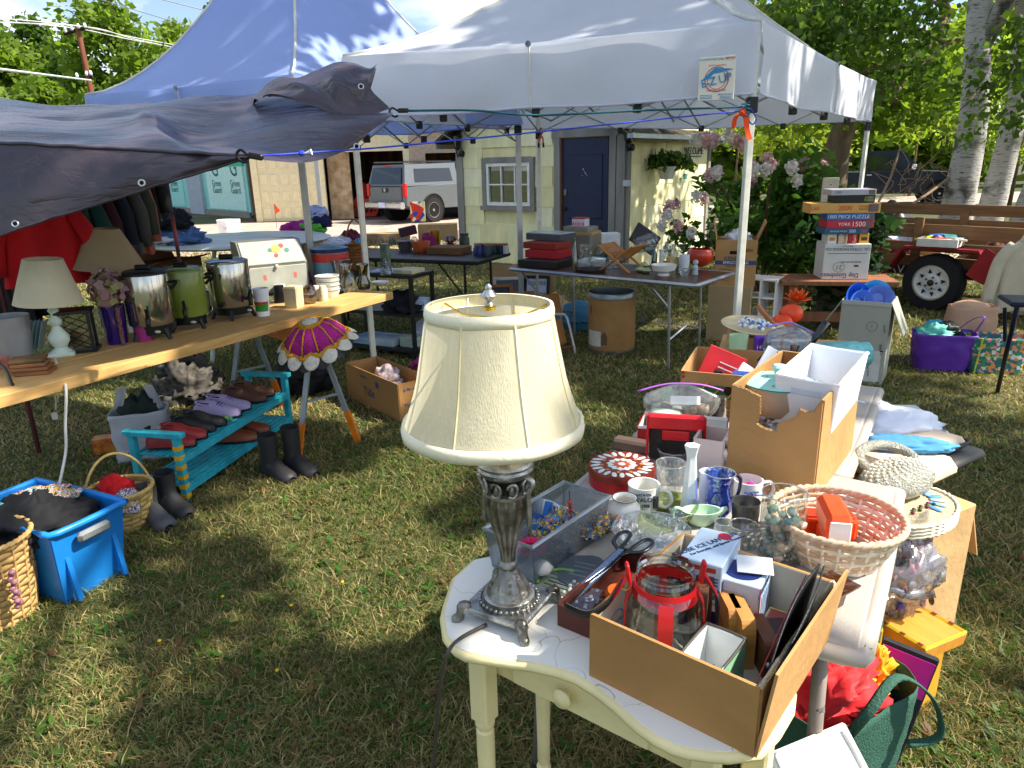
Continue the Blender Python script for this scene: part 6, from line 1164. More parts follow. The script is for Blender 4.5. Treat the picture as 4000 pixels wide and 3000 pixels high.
o=thing('black_watering_spout','glossy black flask with slanting neck','flask',G(3150,1420,TB),rad(-15));bkg=mat('#141418',.15,coat=.6);mk('body',M().lathe([(.04,0),(.048,.04),(.03,.06),(.015,.07)],20,capt=True),bkg,o,smooth=50);mk('neck',M().tube([(0,0,.06),(.02,0,.11),(.07,.01,.2)],[.013,.014,.018],12),bkg,o,smooth=True)
o=thing('twig_ornament','brown bundle of twigs tied like a little broom','ornament',G(3085,1462,TB));
for k in range(14):a=k*.45;mk('twig',M().tube([(.006*math.cos(a),.006*math.sin(a),0),(.004*math.cos(a),.004*math.sin(a),.05),(.018*math.cos(a)+.012,.018*math.sin(a),.13)],.0022,4),mat('#6a4028',.9),o)
o=thing('red_ribbon_figure','white ornament wrapped in a red ribbon scarf','ornament',G(3135,1470,TB));mk('figure',M().lathe([(.03,0),(.036,.03),(.022,.06),(.028,.085),(.018,.108),(.001,.114)],18),mat('#e6ddd0',.5),o,smooth=True);mk('scarf',M().tube(bz([(-.03,-.02,.06),(0,-.036,.066),(.04,-.01,.07),(.08,-.02,.05),(.1,-.03,.02)],4),.009,6,flat=.5),mat('#d82a34',.6),o,smooth=True);mk('scarf',M().lathe([(.026,.062),(.034,.07),(.03,.096),(.02,.11)],16,capb=False),mat('#d82a34',.6),o,smooth=True)
bw_=thing('teal_wrap_roll','roll of teal plastic wrap behind the white bin','roll',G(3255,1440,TB),rad(5));tlw=mat('#7fc4c4',.3,h2='#4fa0a8',scale=26,bump=.5,bs=40)
mk('roll',M().cyl((-.11,0,.062),(.1,0,.062),.06,n=24),tlw,bw_,smooth=50)
for k in range(5):mk('layer_edge',M().grid(lambda a,b,k=k:Vector((.1+.05*b,(.056-.009*k)*math.cos(a*6.28),.062+(.056-.009*k)*math.sin(a*6.28)+.006*nz(a*8,k))),20,3),tlw,bw_)
slab('white_tile_box','white box under the bottle bag on the table end','box',G(3030,1500,TB),(.3,.12,.045),wht,rad(-8));slab('dark_floral_cloth_box','dark box with white dots behind the torn carton','box',G(3030,1530,TB),(.28,.1,.025),mat('#24242a',.6),rad(-8))
# ================================================================= right of the beige table, on the ground
def gz2(u,v,z):return G(u,v,z)
def bagb(name,label,p,w,d,h,m,rot=0,seed=0,cat='bag',handles=None,hm=None,top=1.06,crumple=.05):
 o=thing(name,label,cat,p,rot)
 def fn(a,b):
  t=a*6.2832;k=1/(abs(math.cos(t))**5+abs(math.sin(t))**5)**.2;s_=(.9+(top-.9)*b)*(1+crumple*nz(math.cos(t)*2.2+seed,math.sin(t)*2.2,b*3)+.4*crumple*nz(t*3,b*9,seed))
  return Vector((w/2*k*math.cos(t)*s_,d/2*k*math.sin(t)*s_,h*b+.03*h*nz(t*1.5,seed)*b))
 mk('bag_body',M().grid(fn,44,14,True).solid(.002),m,o,smooth=True);mk('bottom',M().box((0,0,.006),(w*.86,d*.86,.01)),m,o)
 for pts in handles or[]:mk('handle',M().tube(bz(pts,5),.012,6,flat=.3),hm or m,o,smooth=True)
 return o
tg=mat('#2f5a4c',.8,var=.1,bump=.4,bs=160);
tp=G(3190,2960,0.0);tp=Vector((.78,1.47,0))
bagb('green_tote_bag','dark green canvas tote stuffed with red cloth under the table corner',tp,.36,.26,.40,tg,rad(28),4,handles=[[(-.1,-.13,.38),(-.09,-.16,.46),(.02,-.15,.50),(.14,-.17,.40),(.16,-.19,.30),(.1,-.15,.27)],[(.1,.13,.38),(.2,.1,.62),(.24,.05,.6),(.17,.0,.40)]],crumple=.06)
heap('red_cloth','bright red cloth bulging out of the green tote','cloth',tp+Vector((-.03,.01,.33)),(.15,.115,.155),mat('#d8141e',.7,var=.1,sheen=.2),7,.4,.42,2.0,None,36,.1)
heap('yellow_cloth','crumpled golden yellow cloth beside the red one','cloth',tp+Vector((.12,.06,.33)),(.06,.06,.095),mat('#eda81a',.7,var=.1),12,0,.6,2.8,None,30,.1)
o=slab('plastic_tray_cover','white plastic storage lid standing at the photo bottom edge','lid',G(3215,3030,.40),(.20,.15,.012),mat('#ececea',.35),(rad(40),rad(-6),rad(18)),.005);mk('moulded_ridge',M().tube(bz([(x_*.085,y_*.066,.014)for x_,y_ in((-1,-.8),(-.8,-1),(.8,-1),(1,-.8),(1,.8),(.8,1),(-.8,1),(-1,.8),(-1,-.8))],3)[:-1],.006,6,True),mat('#ececea',.35),o,smooth=True)
# wooden crate/board game, folders, plastic bag of oddments
gx_=Vector((1.12,1.62,0))
fo1=slab('pink_black_folder','black folder with a magenta panel leaning by the tote','folder',Vector((.98,1.60,.0)),(.14,.02,.37),mat('#1b1d26',.6),(rad(-10),rad(10),rad(-30)));mk('magenta_panel',M().box((.0,-.0115,.30),(.13,.003,.11)),mat('#c01c98',.6),fo1)
bg=slab('board_game_box','wooden coloured game box with red and yellow border','box',Vector((1.15,1.85,.27)),(.24,.30,.04),mat('#c88a34',.5,var=.12,stretch=(8,1,1)),(rad(4),rad(10),rad(32)))
mk('border',M().tube([(x_*.115,y_*.145,.041)for x_,y_ in((-1,-1),(1,-1),(1,1),(-1,1))],.006,4,True),mat('#e0c22a',.5),bg);
for k in range(10):mk('border_mark',M().box((.115*(1 if k%2 else-1),-.13+.026*k,.046),(.01,.014,.002)),mat('#7a1c24',.5),bg)
slab('game_box_stand','yellow carton standing under the game box','carton',Vector((1.16,1.88,0)),(.2,.24,.26),mat('#c9962a',.6),rad(32));slab('black_binder','black binder standing between table edge and plastic bag','binder',Vector((1.06,1.84,.18)),(.03,.2,.36),mat('#16161a',.5),rad(-20));slab('yellow_binder','yellow card folder beneath the table edge','folder',Vector((.98,1.66,.16)),(.02,.2,.3),mat('#d8a21c',.6),rad(-24))
pb_=thing('oddments_bag','clear plastic bag of beads and trinkets on the game box','bag',Vector((1.17,1.86,.318)),rad(30));heap('film','','',(0,0,0),(.125,.08,.15),glass('#eceef2',.93,.12,.2,milky=.22),3,parent=pb_,fold=.42,freq=2.6,n=24,flat=.45);mk('film_ear',M().grid(lambda a,b:Vector((-.1+.24*a,.02*math.sin(a*9),.27+.06*b*math.sin(a*3.1)+.01*nz(a*9,b*4))),16,5),glass('#eceef2',.9,.16,.14,milky=.2),pb_,smooth=True)
for k in range(44):s_=rr.uniform(.010,.024);mk('trinket',M().sph((0,0,0),(s_,s_*rr.uniform(.3,.9),s_*rr.uniform(.3,.8)),8,6),mat(('#c84a6a','#e08aa0','#2a2428','#b8b4b8','#8a5ab0','#d8d0cc','#7a3a2a','#5a4a9a')[k%8],.35),pb_,loc=(rr.uniform(-.085,.085),rr.uniform(-.045,.045),.02+.23*rr.random()**1.2),rot=(rr.uniform(-2,2),rr.uniform(-2,2),0),smooth=True)
# low carton supporting purses and clothes
sp=Vector((1.29,2.22,0));so=thing('support_carton','open brown carton under the purses beside the table','box',sp,rad(28));mk('carton',M().cbox((0,0,.28),(.22,.46,.55),.004),cardl,so);mk('flap',M().box((.15,-.08,.44),(.005,.28,.22),(0,rad(-22),0)),cardl,so)
st=thing('straw_purse','oval straw purse with blue leaves under the beaded one','purse',Vector((1.20,1.97,.565)),rad(30));stw=mat('#d9c9a6',.85,h2='#c4b088',scale=60,bump=.6,bs=140)
mk('purse_body',M().lathe([(.12,0),(.155,.012),(.16,.03),(.15,.044),(.001,.047)],40,e=(1.15,.8)),stw,st,smooth=40)
for k in range(4):mk('rim_braid',M().tube([(.158*1.15*math.cos(t),.158*.8*math.sin(t),.012+.011*k+.003*math.sin(t*40))for t in np.linspace(0,6.2832,90)[:-1]],.006,5,True),mat('#e6dcc4',.8),st,smooth=True)
for k in range(9):a=-1.2+.3*k;mk('blue_leaf',M().sph((0,0,0),(.028,.011,.0025),8,5),mat(('#5a92cc','#8ab4dc','#a8c4dc')[k%3],.5),st,loc=(.13*math.cos(a),.07*math.sin(a),.048),rot=a*1.4,smooth=True)
for k in range(10):mk('berry',M().sph((.02+.012*k-.06,-.05+.006*(k%3),.05),.006,6,5),mat(('#7a1c28','#2a5a3a')[k%2],.4),st,smooth=True)
be=thing('beaded_purse','pearly beaded evening purse with a round handle','purse',Vector((1.21,2.05,.61)),rad(25));pearl=mat('#cfcdc0',.22,h2='#a8ab9c',scale=90,bump=1.0,bs=170,coat=.4)
mk('purse_body',M().sph((0,0,.05),(.14,.085,.06),30,18,lambda p:p*(1+.06*nz(p.x*20,p.y*20))),pearl,be,smooth=True);mk('handle',M().tube([(.03+.105*math.cos(t),.06+.07*math.sin(t),.085+.025*math.sin(t))for t in np.linspace(0,6.2832,40)[:-1]],.017,8,True),pearl,be,smooth=True)
for k in range(170):a=k*2.399;q_=math.sqrt(k/170);x_,y_=.135*q_*math.cos(a),.08*q_*math.sin(a);mk('bead',M().sph((0,0,0),(.0062,.0042,.0042),6,4),mat('#e2e1d4',.15,coat=.6),be,loc=(x_,y_,.05+.0625*math.sqrt(max(0,1-q_*q_))),rot=a,smooth=True)
ck=thing('seat_cushion','beige mesh seat cushion with black piping, folded','cushion',Vector((1.43,2.38,.56)),rad(32));ck.scale=(.78,.8,.85);msh=mat('#d6c3ae',.8,bump=.5,bs=180);bp_=mat('#1a1a1c',.5)
mk('pad',M().cbox((-.14,-.02,.05),(.34,.40,.09),.035),msh,ck,smooth=60);mk('pad',M().cbox((.14,.06,.075),(.30,.36,.05),.022),msh,ck,smooth=60);mk('black_gusset',M().cbox((.16,.02,.03),(.36,.42,.045),.02),bp_,ck,smooth=60)
mk('piping',M().tube(bz([(.14+x_*.155,.06+y_*.185,.078)for x_,y_ in((-1,-.8),(-.8,-1),(.8,-1),(1,-.8),(1,.8),(.8,1),(-.8,1),(-1,.8),(-1,-.8))],4)[:-1],.009,6,True),bp_,ck,smooth=True)
heap('blue_cloth','folded sky blue cloth with a white ring','cloth',Vector((1.38,2.33,.645)),(.17,.05,.035),mat('#4a8fc0',.8),5,rad(-12),.2,1.6,None,30);tag(mk('curtain_ring',M().tube([(.03*math.cos(t*.4),0,.03*math.sin(t*.4))for t in range(16)],.005,6,True),mat('#e4e0d4',.4),loc=Vector((1.25,2.36,.68)),rot=(rad(60),0,rad(30)),smooth=True),'white plastic ring looped through the blue cloth','ring')
heap('white_garment','plump folded white garment behind the torn carton','garment',Vector((1.43,2.60,.585)),(.24,.14,.10),mat('#e6ebf8',.8,var=.03),9,rad(-8),.22,1.8,None,40);slab('plastic_sleeve','clear plastic sleeve of papers behind the white garment','sleeve',Vector((1.52,2.85,.60)),(.42,.1,.012),mat('#c9d0c4',.25),rad(-6))
# ================================================================= bags on the lawn at the right
pp_=G(3700,1455);pp_.y+=.12;bagb('purple_shopping_bag','crumpled purple reusable bag on the lawn',pp_,.40,.26,.30,mat('#5a2a9c',.5,var=.12),rad(-18),3,handles=[[(.12,.1,.3),(.2,.05,.4),(.26,0,.42),(.2,.02,.27)]],crumple=.12,top=1.1)
for k,(dx,dz,cc_,lb,s_)in enumerate([(-.08,.24,'#58b8a4','teal green printed packet',.12),(.02,.27,'#1c2b24','black file folder',.1),(.06,.27,'#b8bcc6','crumpled grey tissue',.06),(-.04,.28,'#2f9cc0','blue rimmed plate',.09)]):heap('bag_filling',lb+' sticking out of the purple bag','packet',pp_+Vector((dx,.02*k,dz)),(s_,.05,s_*.8),mat(cc_,.5,var=.2,scale=20),k,rad(-18),.35,2.2,None,18)
anim=pmat('m_animals',['#2f6a6e','#2f6a6e','#38787a','#e0913a','#2f6a6e','#cfd8cc','#3a8a5a','#d88a8a'],42);q_=G(3905,1465);q_.y+=.1
tbg=bagb('jungle_print_bag','teal bag with a jungle animal print',q_,.40,.22,.29,anim,rad(-12),6,crumple=.04);mk('lime_edge',M().tube([(-.17,-.118,.0),(-.15,-.125,.29)],.006,5),mat('#b8d028',.6),tbg);mk('lime_edge',M().tube([(-.17,-.116,.004),(.06,-.12,.004)],.006,5),mat('#b8d028',.6),tbg);txt(tbg,'DOLLAR GENERAL',.018,(-.04,-.128,.15),(F9,0,0),mat('#d8d83a'))
o=bagb('paper_bag','crumpled brown paper bag behind the jungle print bag',q_+Vector((.0,.35,0)),.42,.26,.46,mat('#b89478',.8,var=.12,bump=.6,bs=12),rad(-8),8,crumple=.1,top=.8);mk('top_crease',M().sph((0,0,.44),(.15,.1,.06),18,10,lambda p:p*(1+.3*nz(p.x*12,p.y*12,p.z*12))),mat('#b89478',.8,var=.12),o,smooth=True)
crate('shallow_carton','small open carton of china behind the paper bag',(3738,1265),(3850,1275),.3,0,.22,cardl,t=.005)
chn=mat('#1a1c3c',.4,.3);o=thing('navy_folding_chair','navy metal folding chair cut off by the photo edge','chair',(0,0,0));a_,b_=G(3895,1535),AT(3975,1190,4.35)
mk('leg',M().tube([a_,a_.lerp(b_,.5),b_],.014,8),chn,o,smooth=True);mk('leg',M().tube([AT(3925,1205,4.6),AT(3925,1330,4.7)],.012,8),chn,o);mk('seat',M().cbox(AT(4045,1178,4.35),(.34,.3,.03),.012,rad(-20)),chn,o);mk('back_frame',M().tube(bz([AT(4010,1190,4.3),AT(4040,1060,4.3),AT(4100,1000,4.3)],4),.013,8),chn,o)
# ================================================================= shipping box with bowls
gb,gw,gd_,gh=crate('shipping_box','tall grey shipping box filled with blue plastic bowls',(3255,1482),(3440,1506),.32,0,.62,mat('#a9a89a',.8,var=.05),card,t=.006,flaps=(('l',.26,2.6),('r',.26,2.75),('f',.03,2.9)))
flatp(gb,'address_label',-.01,.14,.02,.26,-gd_/2-.003,mat('#d3d4cc',.6));txt(gb,'Place Label Here',.024,(.06,-gd_/2-.006,.14),(F9,rad(80),0),mat('#222222'));txt(gb,'Ship To:',.026,(gw/2-.03,-gd_/2-.006,.27),(F9,rad(80),0),mat('#222222'));txt(gb,'0607',.026,(-.06,-gd_/2-.006,.22),(F9,rad(80),0),mat('#444444'))
for x_,z_ in((-.01,.26),(.14,.26),(.14,.02)):flatp(gb,'corner_mark',x_-.012,x_+.012,z_-.004,z_+.004,-gd_/2-.0045,mat('#222222'))
mk('seal_print',M().tube([(.055+.036*math.cos(t*.35),-gd_/2-.003,.44+.036*math.sin(t*.35))for t in range(18)],.003,4,True),mat('#8a8a80'),gb);txt(gb,'I',.05,(.055,-gd_/2-.005,.44),(F9,0,0),mat('#8a8a80'));txt(gb,'Careful',.02,(.14,-gd_/2-.006,.43),(F9,rad(80),0),mat('#55554e'))
def bowlp(label,dx,dy,dz,r,m,tl,rz):
 o=thing('plastic_bowl',label,'bowl',gb.location+Vector((dx,dy,gh+dz)),(tl,0,rz),'blue plastic bowls in the shipping box');mk('bowl',M().lathe([(r*.55,0),(r*.8,r*.3),(r,r*.55),(r*1.05,r*.57),(r*1.05,r*.6),(r*.97,r*.57),(r*.76,r*.3),(r*.5,.01)],32),m,o,smooth=40)
bowlp('turquoise plastic bowl standing tallest in the shipping box',.07,.10,-.01,.115,mat('#3f9cc4',.25),rad(75),rad(-8));bowlp('periwinkle plastic bowl with grid pattern in front',.07,.03,-.02,.105,mat('#6f8fe0',.2),rad(80),rad(-10));bowlp('deep blue round cornered tub at the left of the box',-.09,.08,-.01,.105,mat('#2f66d0',.2),rad(78),rad(14));bowlp('small blue bowl nearest the front edge of the box',-.09,.0,-.04,.095,mat('#4a7fe0',.2),rad(78),rad(10))
# ================================================================= picnic bench with puzzles
wdb=mat('#8a5a3c',.8,var=.2,scale=5,stretch=(6,1,1));pq=AT(3308,1092,6.5);PZ=pq.z;pc2=thing('picnic_bench','old brown wooden picnic bench under the puzzle boxes','bench',Vector((pq.x-.05,pq.y+.14,0)),rad(-12))
for k in range(3):mk('plank',M().cbox((0,-.16+.16*k,PZ-.022),(1.0,.15,.042),.004),wdb,pc2)
for s in(-1,1):
 for y_ in(-.16,.16):mk('leg',M().box((s*.38,y_,PZ/2-.02),(.08,.04,PZ-.04)),wdb,pc2)
mk('stretcher',M().box((0,0,.18),(.74,.05,.09)),wdb,pc2)
xr=rad(-9);rt=Matrix.Rotation(xr,3,'Z')
cw=.40;co=thing('citrus_carton','white citrus carton with upside-down lettering and purple end','carton',Vector((pq.x,pq.y+.15,PZ+.001)),xr);ch_=ZT(co.location,955)-PZ+.02;wc=mat('#cfcfc8',.7,var=.05)
mk('carton',M().cbox((0,0,ch_/2),(cw,.30,ch_),.004),wc,co);nv=mat('#3a3560',.6);FU=(F9,math.pi,0)
for t_,s_,z_,x_ in(('CAL CITRUS PACKING CO.',.036,.86,.0),('PRODUCE OF U.S.A.',.022,.5,.04),('Day Goodness.',.06,.12,-.05),('LINDSAY, CA 93247',.012,.94,0)):txt(co,t_,s_,(x_,-.153,ch_*z_),FU,nv,xs=.9)
txt(co,'21',.06,(-.06,-.153,ch_*.35),FU,mat('#6a6a70'));mk('pen_ring',M().tube([(-.06+.05*math.cos(t*.35),-.152,ch_*.35+.045*math.sin(t*.35))for t in range(18)],.0016,4,True),mat('#6a6a70'),co);flatp(co,'rule_line',-.17,.17,ch_*.73,ch_*.745,-.15,nv)
flatp(co,'code_box',.07,.11,ch_*.36,ch_*.41,-.15,mat('#222222'));mk('purple_end',M().box((cw/2+.001,0,ch_/2),(.002,.296,ch_*.98)),mat('#4b3570',.6),co);mk('orange_wedge',M().sph((cw/2+.003,.02,.06),(.002,.1,.14),16,10),mat('#ea7a24',.5),co);txt(co,'Goodness',.05,(cw/2+.004,.0,ch_*.72),(F9,math.pi,F9),wht)
gz_=PZ+ch_
for k,(x_,cc_,t_,lb)in enumerate([(-.13,'#e8e6e0','','white puzzle box with orange star'),(-.035,'#e2c8a8','Kodak','striped orange and purple film puzzle box'),(.05,'#c42a30','Guild','red puzzle box lettered along its spine'),(.145,'#d8a23a','','amber puzzle box with a clock picture')]):
 o=thing('puzzle_box',lb+', standing in the citrus carton','puzzle box',co.location+rt@Vector((x_,.0,ch_-.13)),xr,'puzzle boxes in the citrus carton');mk('carton',M().cbox((0,0,.11),(.08,.2,.22),.003),mat(cc_,.5,var=.08),o)
 if t_:txt(o,t_,.035,(0.012,-.102,.17),(F9,rad(-90),0),mat('#f4e8d0')if k>1 else mat('#c03a20'))
 else:mk('picture_spot',M().box((0,-.1006,.17),(.05,.001,.03)),mat('#e08a24' if k==0 else '#3a3a44',.5),o)
zz=gz_+.088
for k,(w_,h_,cc_,dx,rz_,ts,lb)in enumerate([(.38,.052,'#1f5a7a',-.03,2,(('500',.04,.05,'#d8e8ee'),('CROXLEY PUZZLE',.018,-.07,'#d8e8ee')),'blue 500 piece puzzle box lowest in the stack'),(.40,.068,'#c8283c',0,0,(('1500',.06,.07,'#f6eee6'),('YORK',.04,-.05,'#f6eee6')),'red 1500 piece puzzle box second from the bottom'),(.40,.062,'#3a68a8',.0,-2,(('1500 PIECE PUZZLE',.042,-.02,'#e2e8f0'),),'blue 1500 piece puzzle box in mid stack'),(.60,.088,'#d8a458',-.06,1,(('2000',.06,-.0,'#d8482a'),('TOYLAND\nMEMORIES',.024,.17,'#a0522a'),('2000',.04,-.26,'#d8684a')),'wide tan 2000 piece puzzle box'),(.33,.066,'#1c1c20',.02,0,(('550 PC\nPUZZLE',.022,.11,'#b8d83a'),),'black 550 piece puzzle box near the top'),(.38,.05,'#b9b4be',.0,0,(('500',.032,-.13,'#77747c'),),'pale lilac 500 piece puzzle box on top of the stack')]):
 o=thing('puzzle_box',lb,'puzzle box',co.location+Vector((0,0,zz-PZ-.001))+rt@Vector((dx,0,0)),xr+rad(rz_),'stacked jigsaw puzzle boxes');mk('carton',M().cbox((0,0,h_/2),(w_,.28,h_),.003),mat(cc_,.45,var=.06),o);mk('picture',M().box((w_*.40,-.1408,h_/2),(w_*.14,.0012,h_*.75)),mat('#4a6a80',.5,h2='#8a5a3a',scale=40),o);zz+=h_+.001
 for t_,s_,x_,tc__ in ts:txt(o,t_,s_,(x_,-.1425,h_/2),(F9,0,0),mat(tc__))
# ================================================================= wooden trailer
td2=Vector((.62,-.78,0)).normalized();tw0=G(3640,1208);tr=thing('utility_trailer','wooden sided utility trailer with red frame and white wheel','trailer',tw0,math.atan2(td2.y,td2.x));twd=mat('#8f6b48',.85,var=.22,scale=4,stretch=(.5,8,8),h2='#6f5236');trd=mat('#8c1a26',.4,var=.15)
X0,X1,YB=-1.5,1.6,1.35
for y_,zs in((.10,((.50,.12),(.66,.10),(.83,.15))),(YB,((.56,.14),(.80,.14),(.98,.13)))):
 for z_,h_ in zs:mk('side_plank',M().cbox(((X0+X1)/2,y_,z_),(X1-X0,.038,h_),.004),twd,tr)
 for x_ in(X0+.06,-.28,1.1):mk('stake',M().cbox((x_,y_-.04 if y_<1 else y_-.04,.70),(.09,.04,.56),.004),twd,tr)
for z_ in(.56,.80,.98):mk('end_plank',M().cbox((X0-.02,(YB+.1)/2,z_),(.038,YB-.1,.13),.004),twd,tr)
mk('bed',M().box(((X0+X1)/2,(YB+.1)/2,.44),(X1-X0,YB-.1,.03)),twd,tr);fr_m=mk('frame_rail',M().box(((X0+X1)/2,.07,.395),(X1-X0,.05,.09)),mat('#2a1a20',.5),tr);mk('frame_rail',M().box(((X0+X1)/2,YB,.395),(X1-X0,.05,.09)),mat('#2a1a20',.5),tr)
txt(fr_m,'CARAVAN',.13,(-.49,.042,.395),(F9,0,0),mat('#e4e6ea'),sp=1.1);mk('axle',M().cyl((0,.0,.3),(0,1.4,.3),.03),mat('#222222'),tr)
ty=wheel(tr,(0,-.06,.31),.305,.19,'#d8d8d6',spokes=0);rwh=mat('#dcdcda',.45,var=.08)
mk('disc',M().lathe([(.19,.075),(.17,.085),(.14,.06),(.09,.055),(.07,.08),(.001,.082)],32,capb=False),rwh,ty,smooth=40)
for k in range(8):t=k*math.pi/4+.2;mk('vent_hole',M().prism([(-.022,.028),(.022,.028),(.0,-.022)],.074,.078),mat('#1c1714',.8),ty,loc=(.13*math.cos(t),.13*math.sin(t),0),rot=t+F9)
mk('hub',M().sph((0,0,.09),(.035,.035,.03),14,9),mat('#33241c',.6),ty,smooth=True)
for k in range(5):t=k*1.2566;mk('lug_nut',M().cyl((.06*math.cos(t),.06*math.sin(t),.08),(.06*math.cos(t),.06*math.sin(t),.095),.011,n=6),mat('#3a2a20',.5,.5),ty)
mk('fender',M().prism([(-.5,.36),(-.32,.66),(.40,.66),(.56,.36),(.585,.36),(.415,.685),(-.335,.685),(-.53,.36)],0,.22,lambda p:Vector((p.x,-.16+p.z,p.y))),trd,tr);mk('fender_skirt',M().box((.49,-.158,.53),(.2,.01,.32),(0,rad(27),0)),trd,tr)
def trp(x_,y_,z_):return tr.matrix_basis@Vector((x_,y_,z_))if False else tw0+Matrix.Rotation(tr.rotation_euler.z,3,'Z')@Vector((x_,y_,z_))
ta_=tr.rotation_euler.z
bo,w_,d_,h_=solid_box('book_tray','white shallow box of paperbacks on the trailer fender',(3560,1000),(3720,1015),.3,.7,.085,mat('#d0cfc6',.7));bo.location=trp(.02,-.1,.702);bo.rotation_euler=(0,0,ta_+rad(8))
for k in range(7):o=slab('paperback_book',('yellow','black','blue','red','pink','teal','cream')[k]+' covered paperback in the white tray','book',bo.location+Matrix.Rotation(ta_+rad(8),3,'Z')@Vector((-.15+.05*k,-.03+.012*(k%3),.07)),(.13,.18,.022),mat(('#e4c81c','#1a1a20','#3a6ab0','#b83040','#d89a8a','#3a8a90','#d8cfb8')[k],.5),(rad(10*(k%3)),rad(-14+4*k),ta_+rad(8*k)))
for k,(x_,y_,cc_,lb,s_)in enumerate([(-.9,.5,'#dfe4f4','white shirt heaped at the top of the trailer load',.26),(-.55,.6,'#a8c8e0','pale blue cloth in the trailer load',.18),(-.35,.6,'#a89a78','khaki cloth in the trailer load',.17),(-.7,.35,'#b0586a','faded red cloth low in the trailer',.24),(-.2,.4,'#d8d0b0','cream cloth between the trailer planks',.2),(.35,.5,'#5a3a2c','brown cloth heap in the trailer',.25),(.8,.7,'#2a2430','black cloth at the far end of the trailer',.3)]):heap('clothing_heap',lb,'clothing',trp(x_,y_,.46),(s_,s_,.24 if k<3 else .17),mat(cc_,.85),k+20,0,.4,2.4,None,22)
o,*_=crate('trailer_carton','large open brown carton standing in the trailer',(3900,1000),(4050,1000),.4,.5,.36,card,t=.006,flaps=(('f',.2,-.5),('l',.2,.4)));o.location=trp(1.25,.7,.62);o.rotation_euler=(0,0,ta_)
mkr=thing('marker_rod','steel rod with an orange ball on the trailer side','marker',trp(1.02,.05,.72));mk('rod',M().cyl((0,0,-.1),(0,0,.18),.011,n=8),mat('#6a6a6c',.4,.6),mkr);mk('ball',M().sph((0,0,.2),.028,14,10),mat('#ff5a14',.5),mkr,smooth=True)
o=thing('brown_paper_sack','small twisted brown paper sack on the trailer end','sack',trp(X0+.15,.3,1.02));mk('sack',M().lathe([(.09,0),(.1,.08),(.05,.15),(.07,.2)],16,fl=lambda j,t,r:r*(1+.1*math.cos(5*t+j))),mat('#b08a60',.85),o,smooth=True)
# jacket hanging on the trailer
jk=thing('cream_jacket','cream fleece jacket with dark collar lining hung on the trailer','jacket',trp(.86,-.06,.10),ta_+rad(10));fl=mat('#d0c9b4',.95,var=.06,bump=.5,bs=120,sheen=.3)
def jb(a,b):
 t=a*6.2832;w_=.21+.05*(1-b)-(.11*max(0,b-.82)/.18);return Vector((w_*math.cos(t)*(1+.05*math.sin(5*t+3*b)),-.06+.055*math.sin(t)+.018*math.sin(6*t)*(1-b),.74*b+.03*math.sin(3*t)*(1-b)))
mk('torso',M().grid(jb,44,16,True),fl,jk,smooth=True);mk('collar',M().tube(bz([(-.1,-.09,.70),(-.06,-.06,.78),(.06,-.05,.78),(.1,-.1,.70)],4),.026,8,flat=.6),fl,jk,smooth=True);mk('collar_lining',M().sph((.01,-.09,.71),(.075,.03,.06),12,8),mat('#1c1a20',.8),jk,smooth=True);mk('front_placket',M().tube([(.01,-.125,.66),(.02,-.13,.3),(.0,-.125,.02)],.006,5),mat('#a89f8a',.9),jk)
for s in(-1,1):mk('sleeve',M().tube(bz([(s*.15,-.06,.66),(s*.25,-.07,.5),(s*.29,-.08,.25),(s*.31,-.09,.06)],5),[.06,.065,.066,.066,.065,.064,.063,.062,.061,.06,.059,.058,.057,.056,.055,.054],12),fl,jk,smooth=True)
# ================================================================= hydrangea, ivy, brush and black tarp
hb=G(2905,1150);hy=thing('hydrangea_bush','tall hydrangea bush with pink and white flower heads','bush',Vector((hb.x+.2,8.9,0)));ho=hy.location
cl=clump((0,.1,.95),1.05,.7,.75,30,.3,91);V,F,cc=leaves(cl,5200,.11,[(.04,.095,.016),(.08,.165,.028),(.13,.22,.045)],91);np_mesh('foliage',V,F,cc,attr_mat('m_leaf',.5,.55),hy)['kind']='stuff'
for k in range(14):a=k*.9;mk('stem',M().tube(bz([(0,0,0),(.25*math.cos(a),.2*math.sin(a),.6),(.7*math.cos(a),.45*math.sin(a),1.35)],4),.011,5),mat('#5a4632',.9),hy)
def panicle(u,v,y,s,k):
 p=AT(u,v,y)-ho;r=np.random.default_rng(k);n=170;d=r.normal(size=(n,3));d/=np.linalg.norm(d,axis=1)[:,None];q2=r.random((n,1))**.3;c_=np.array(p)+d*np.array([s,s,s*1.45])*q2*(1-.35*np.maximum(0,d[:,2:3]))*(1+.18*np.sin(5*d[:,0:1]+7*d[:,2:3]+k));a_=r.normal(size=(n,3));a_/=np.linalg.norm(a_,axis=1)[:,None];b_=np.cross(a_,d);q_=s*.26
 V=np.stack([c_-a_*q_,c_-b_*q_,c_+a_*q_,c_+b_*q_],1).reshape(-1,3);col=np.array([.72,.50,.50])if k%3 else np.array([.78,.74,.68]);cc=np.ones((n,4,4));cc[:,:,:3]=(col*r.uniform(.75,1.15,(n,1)))[:,None,:];np_mesh('flower_head',V,np.arange(n*4).reshape(n,4),cc.reshape(-1,4),attr_mat('m_petal',.7,.3),hy)
for k,(u,v)in enumerate([(2720,545),(2755,540),(2790,545),(2845,525),(2870,540),(2600,830),(2585,880),(2615,800),(2640,795),(2720,765),(2750,770),(2770,680),(2800,670),(2900,560),(2925,640),(2945,660),(3010,640),(3035,660),(3095,650),(3140,640),(3210,650),(3115,700),(3180,700),(3030,690),(2990,660),(3095,745),(2940,705),(2610,840),(2650,880),(2780,940),(2700,905),(3000,620)]):panicle(u,v,8.2+.4*((k*7)%3),.075 if v<700 else .065,k)
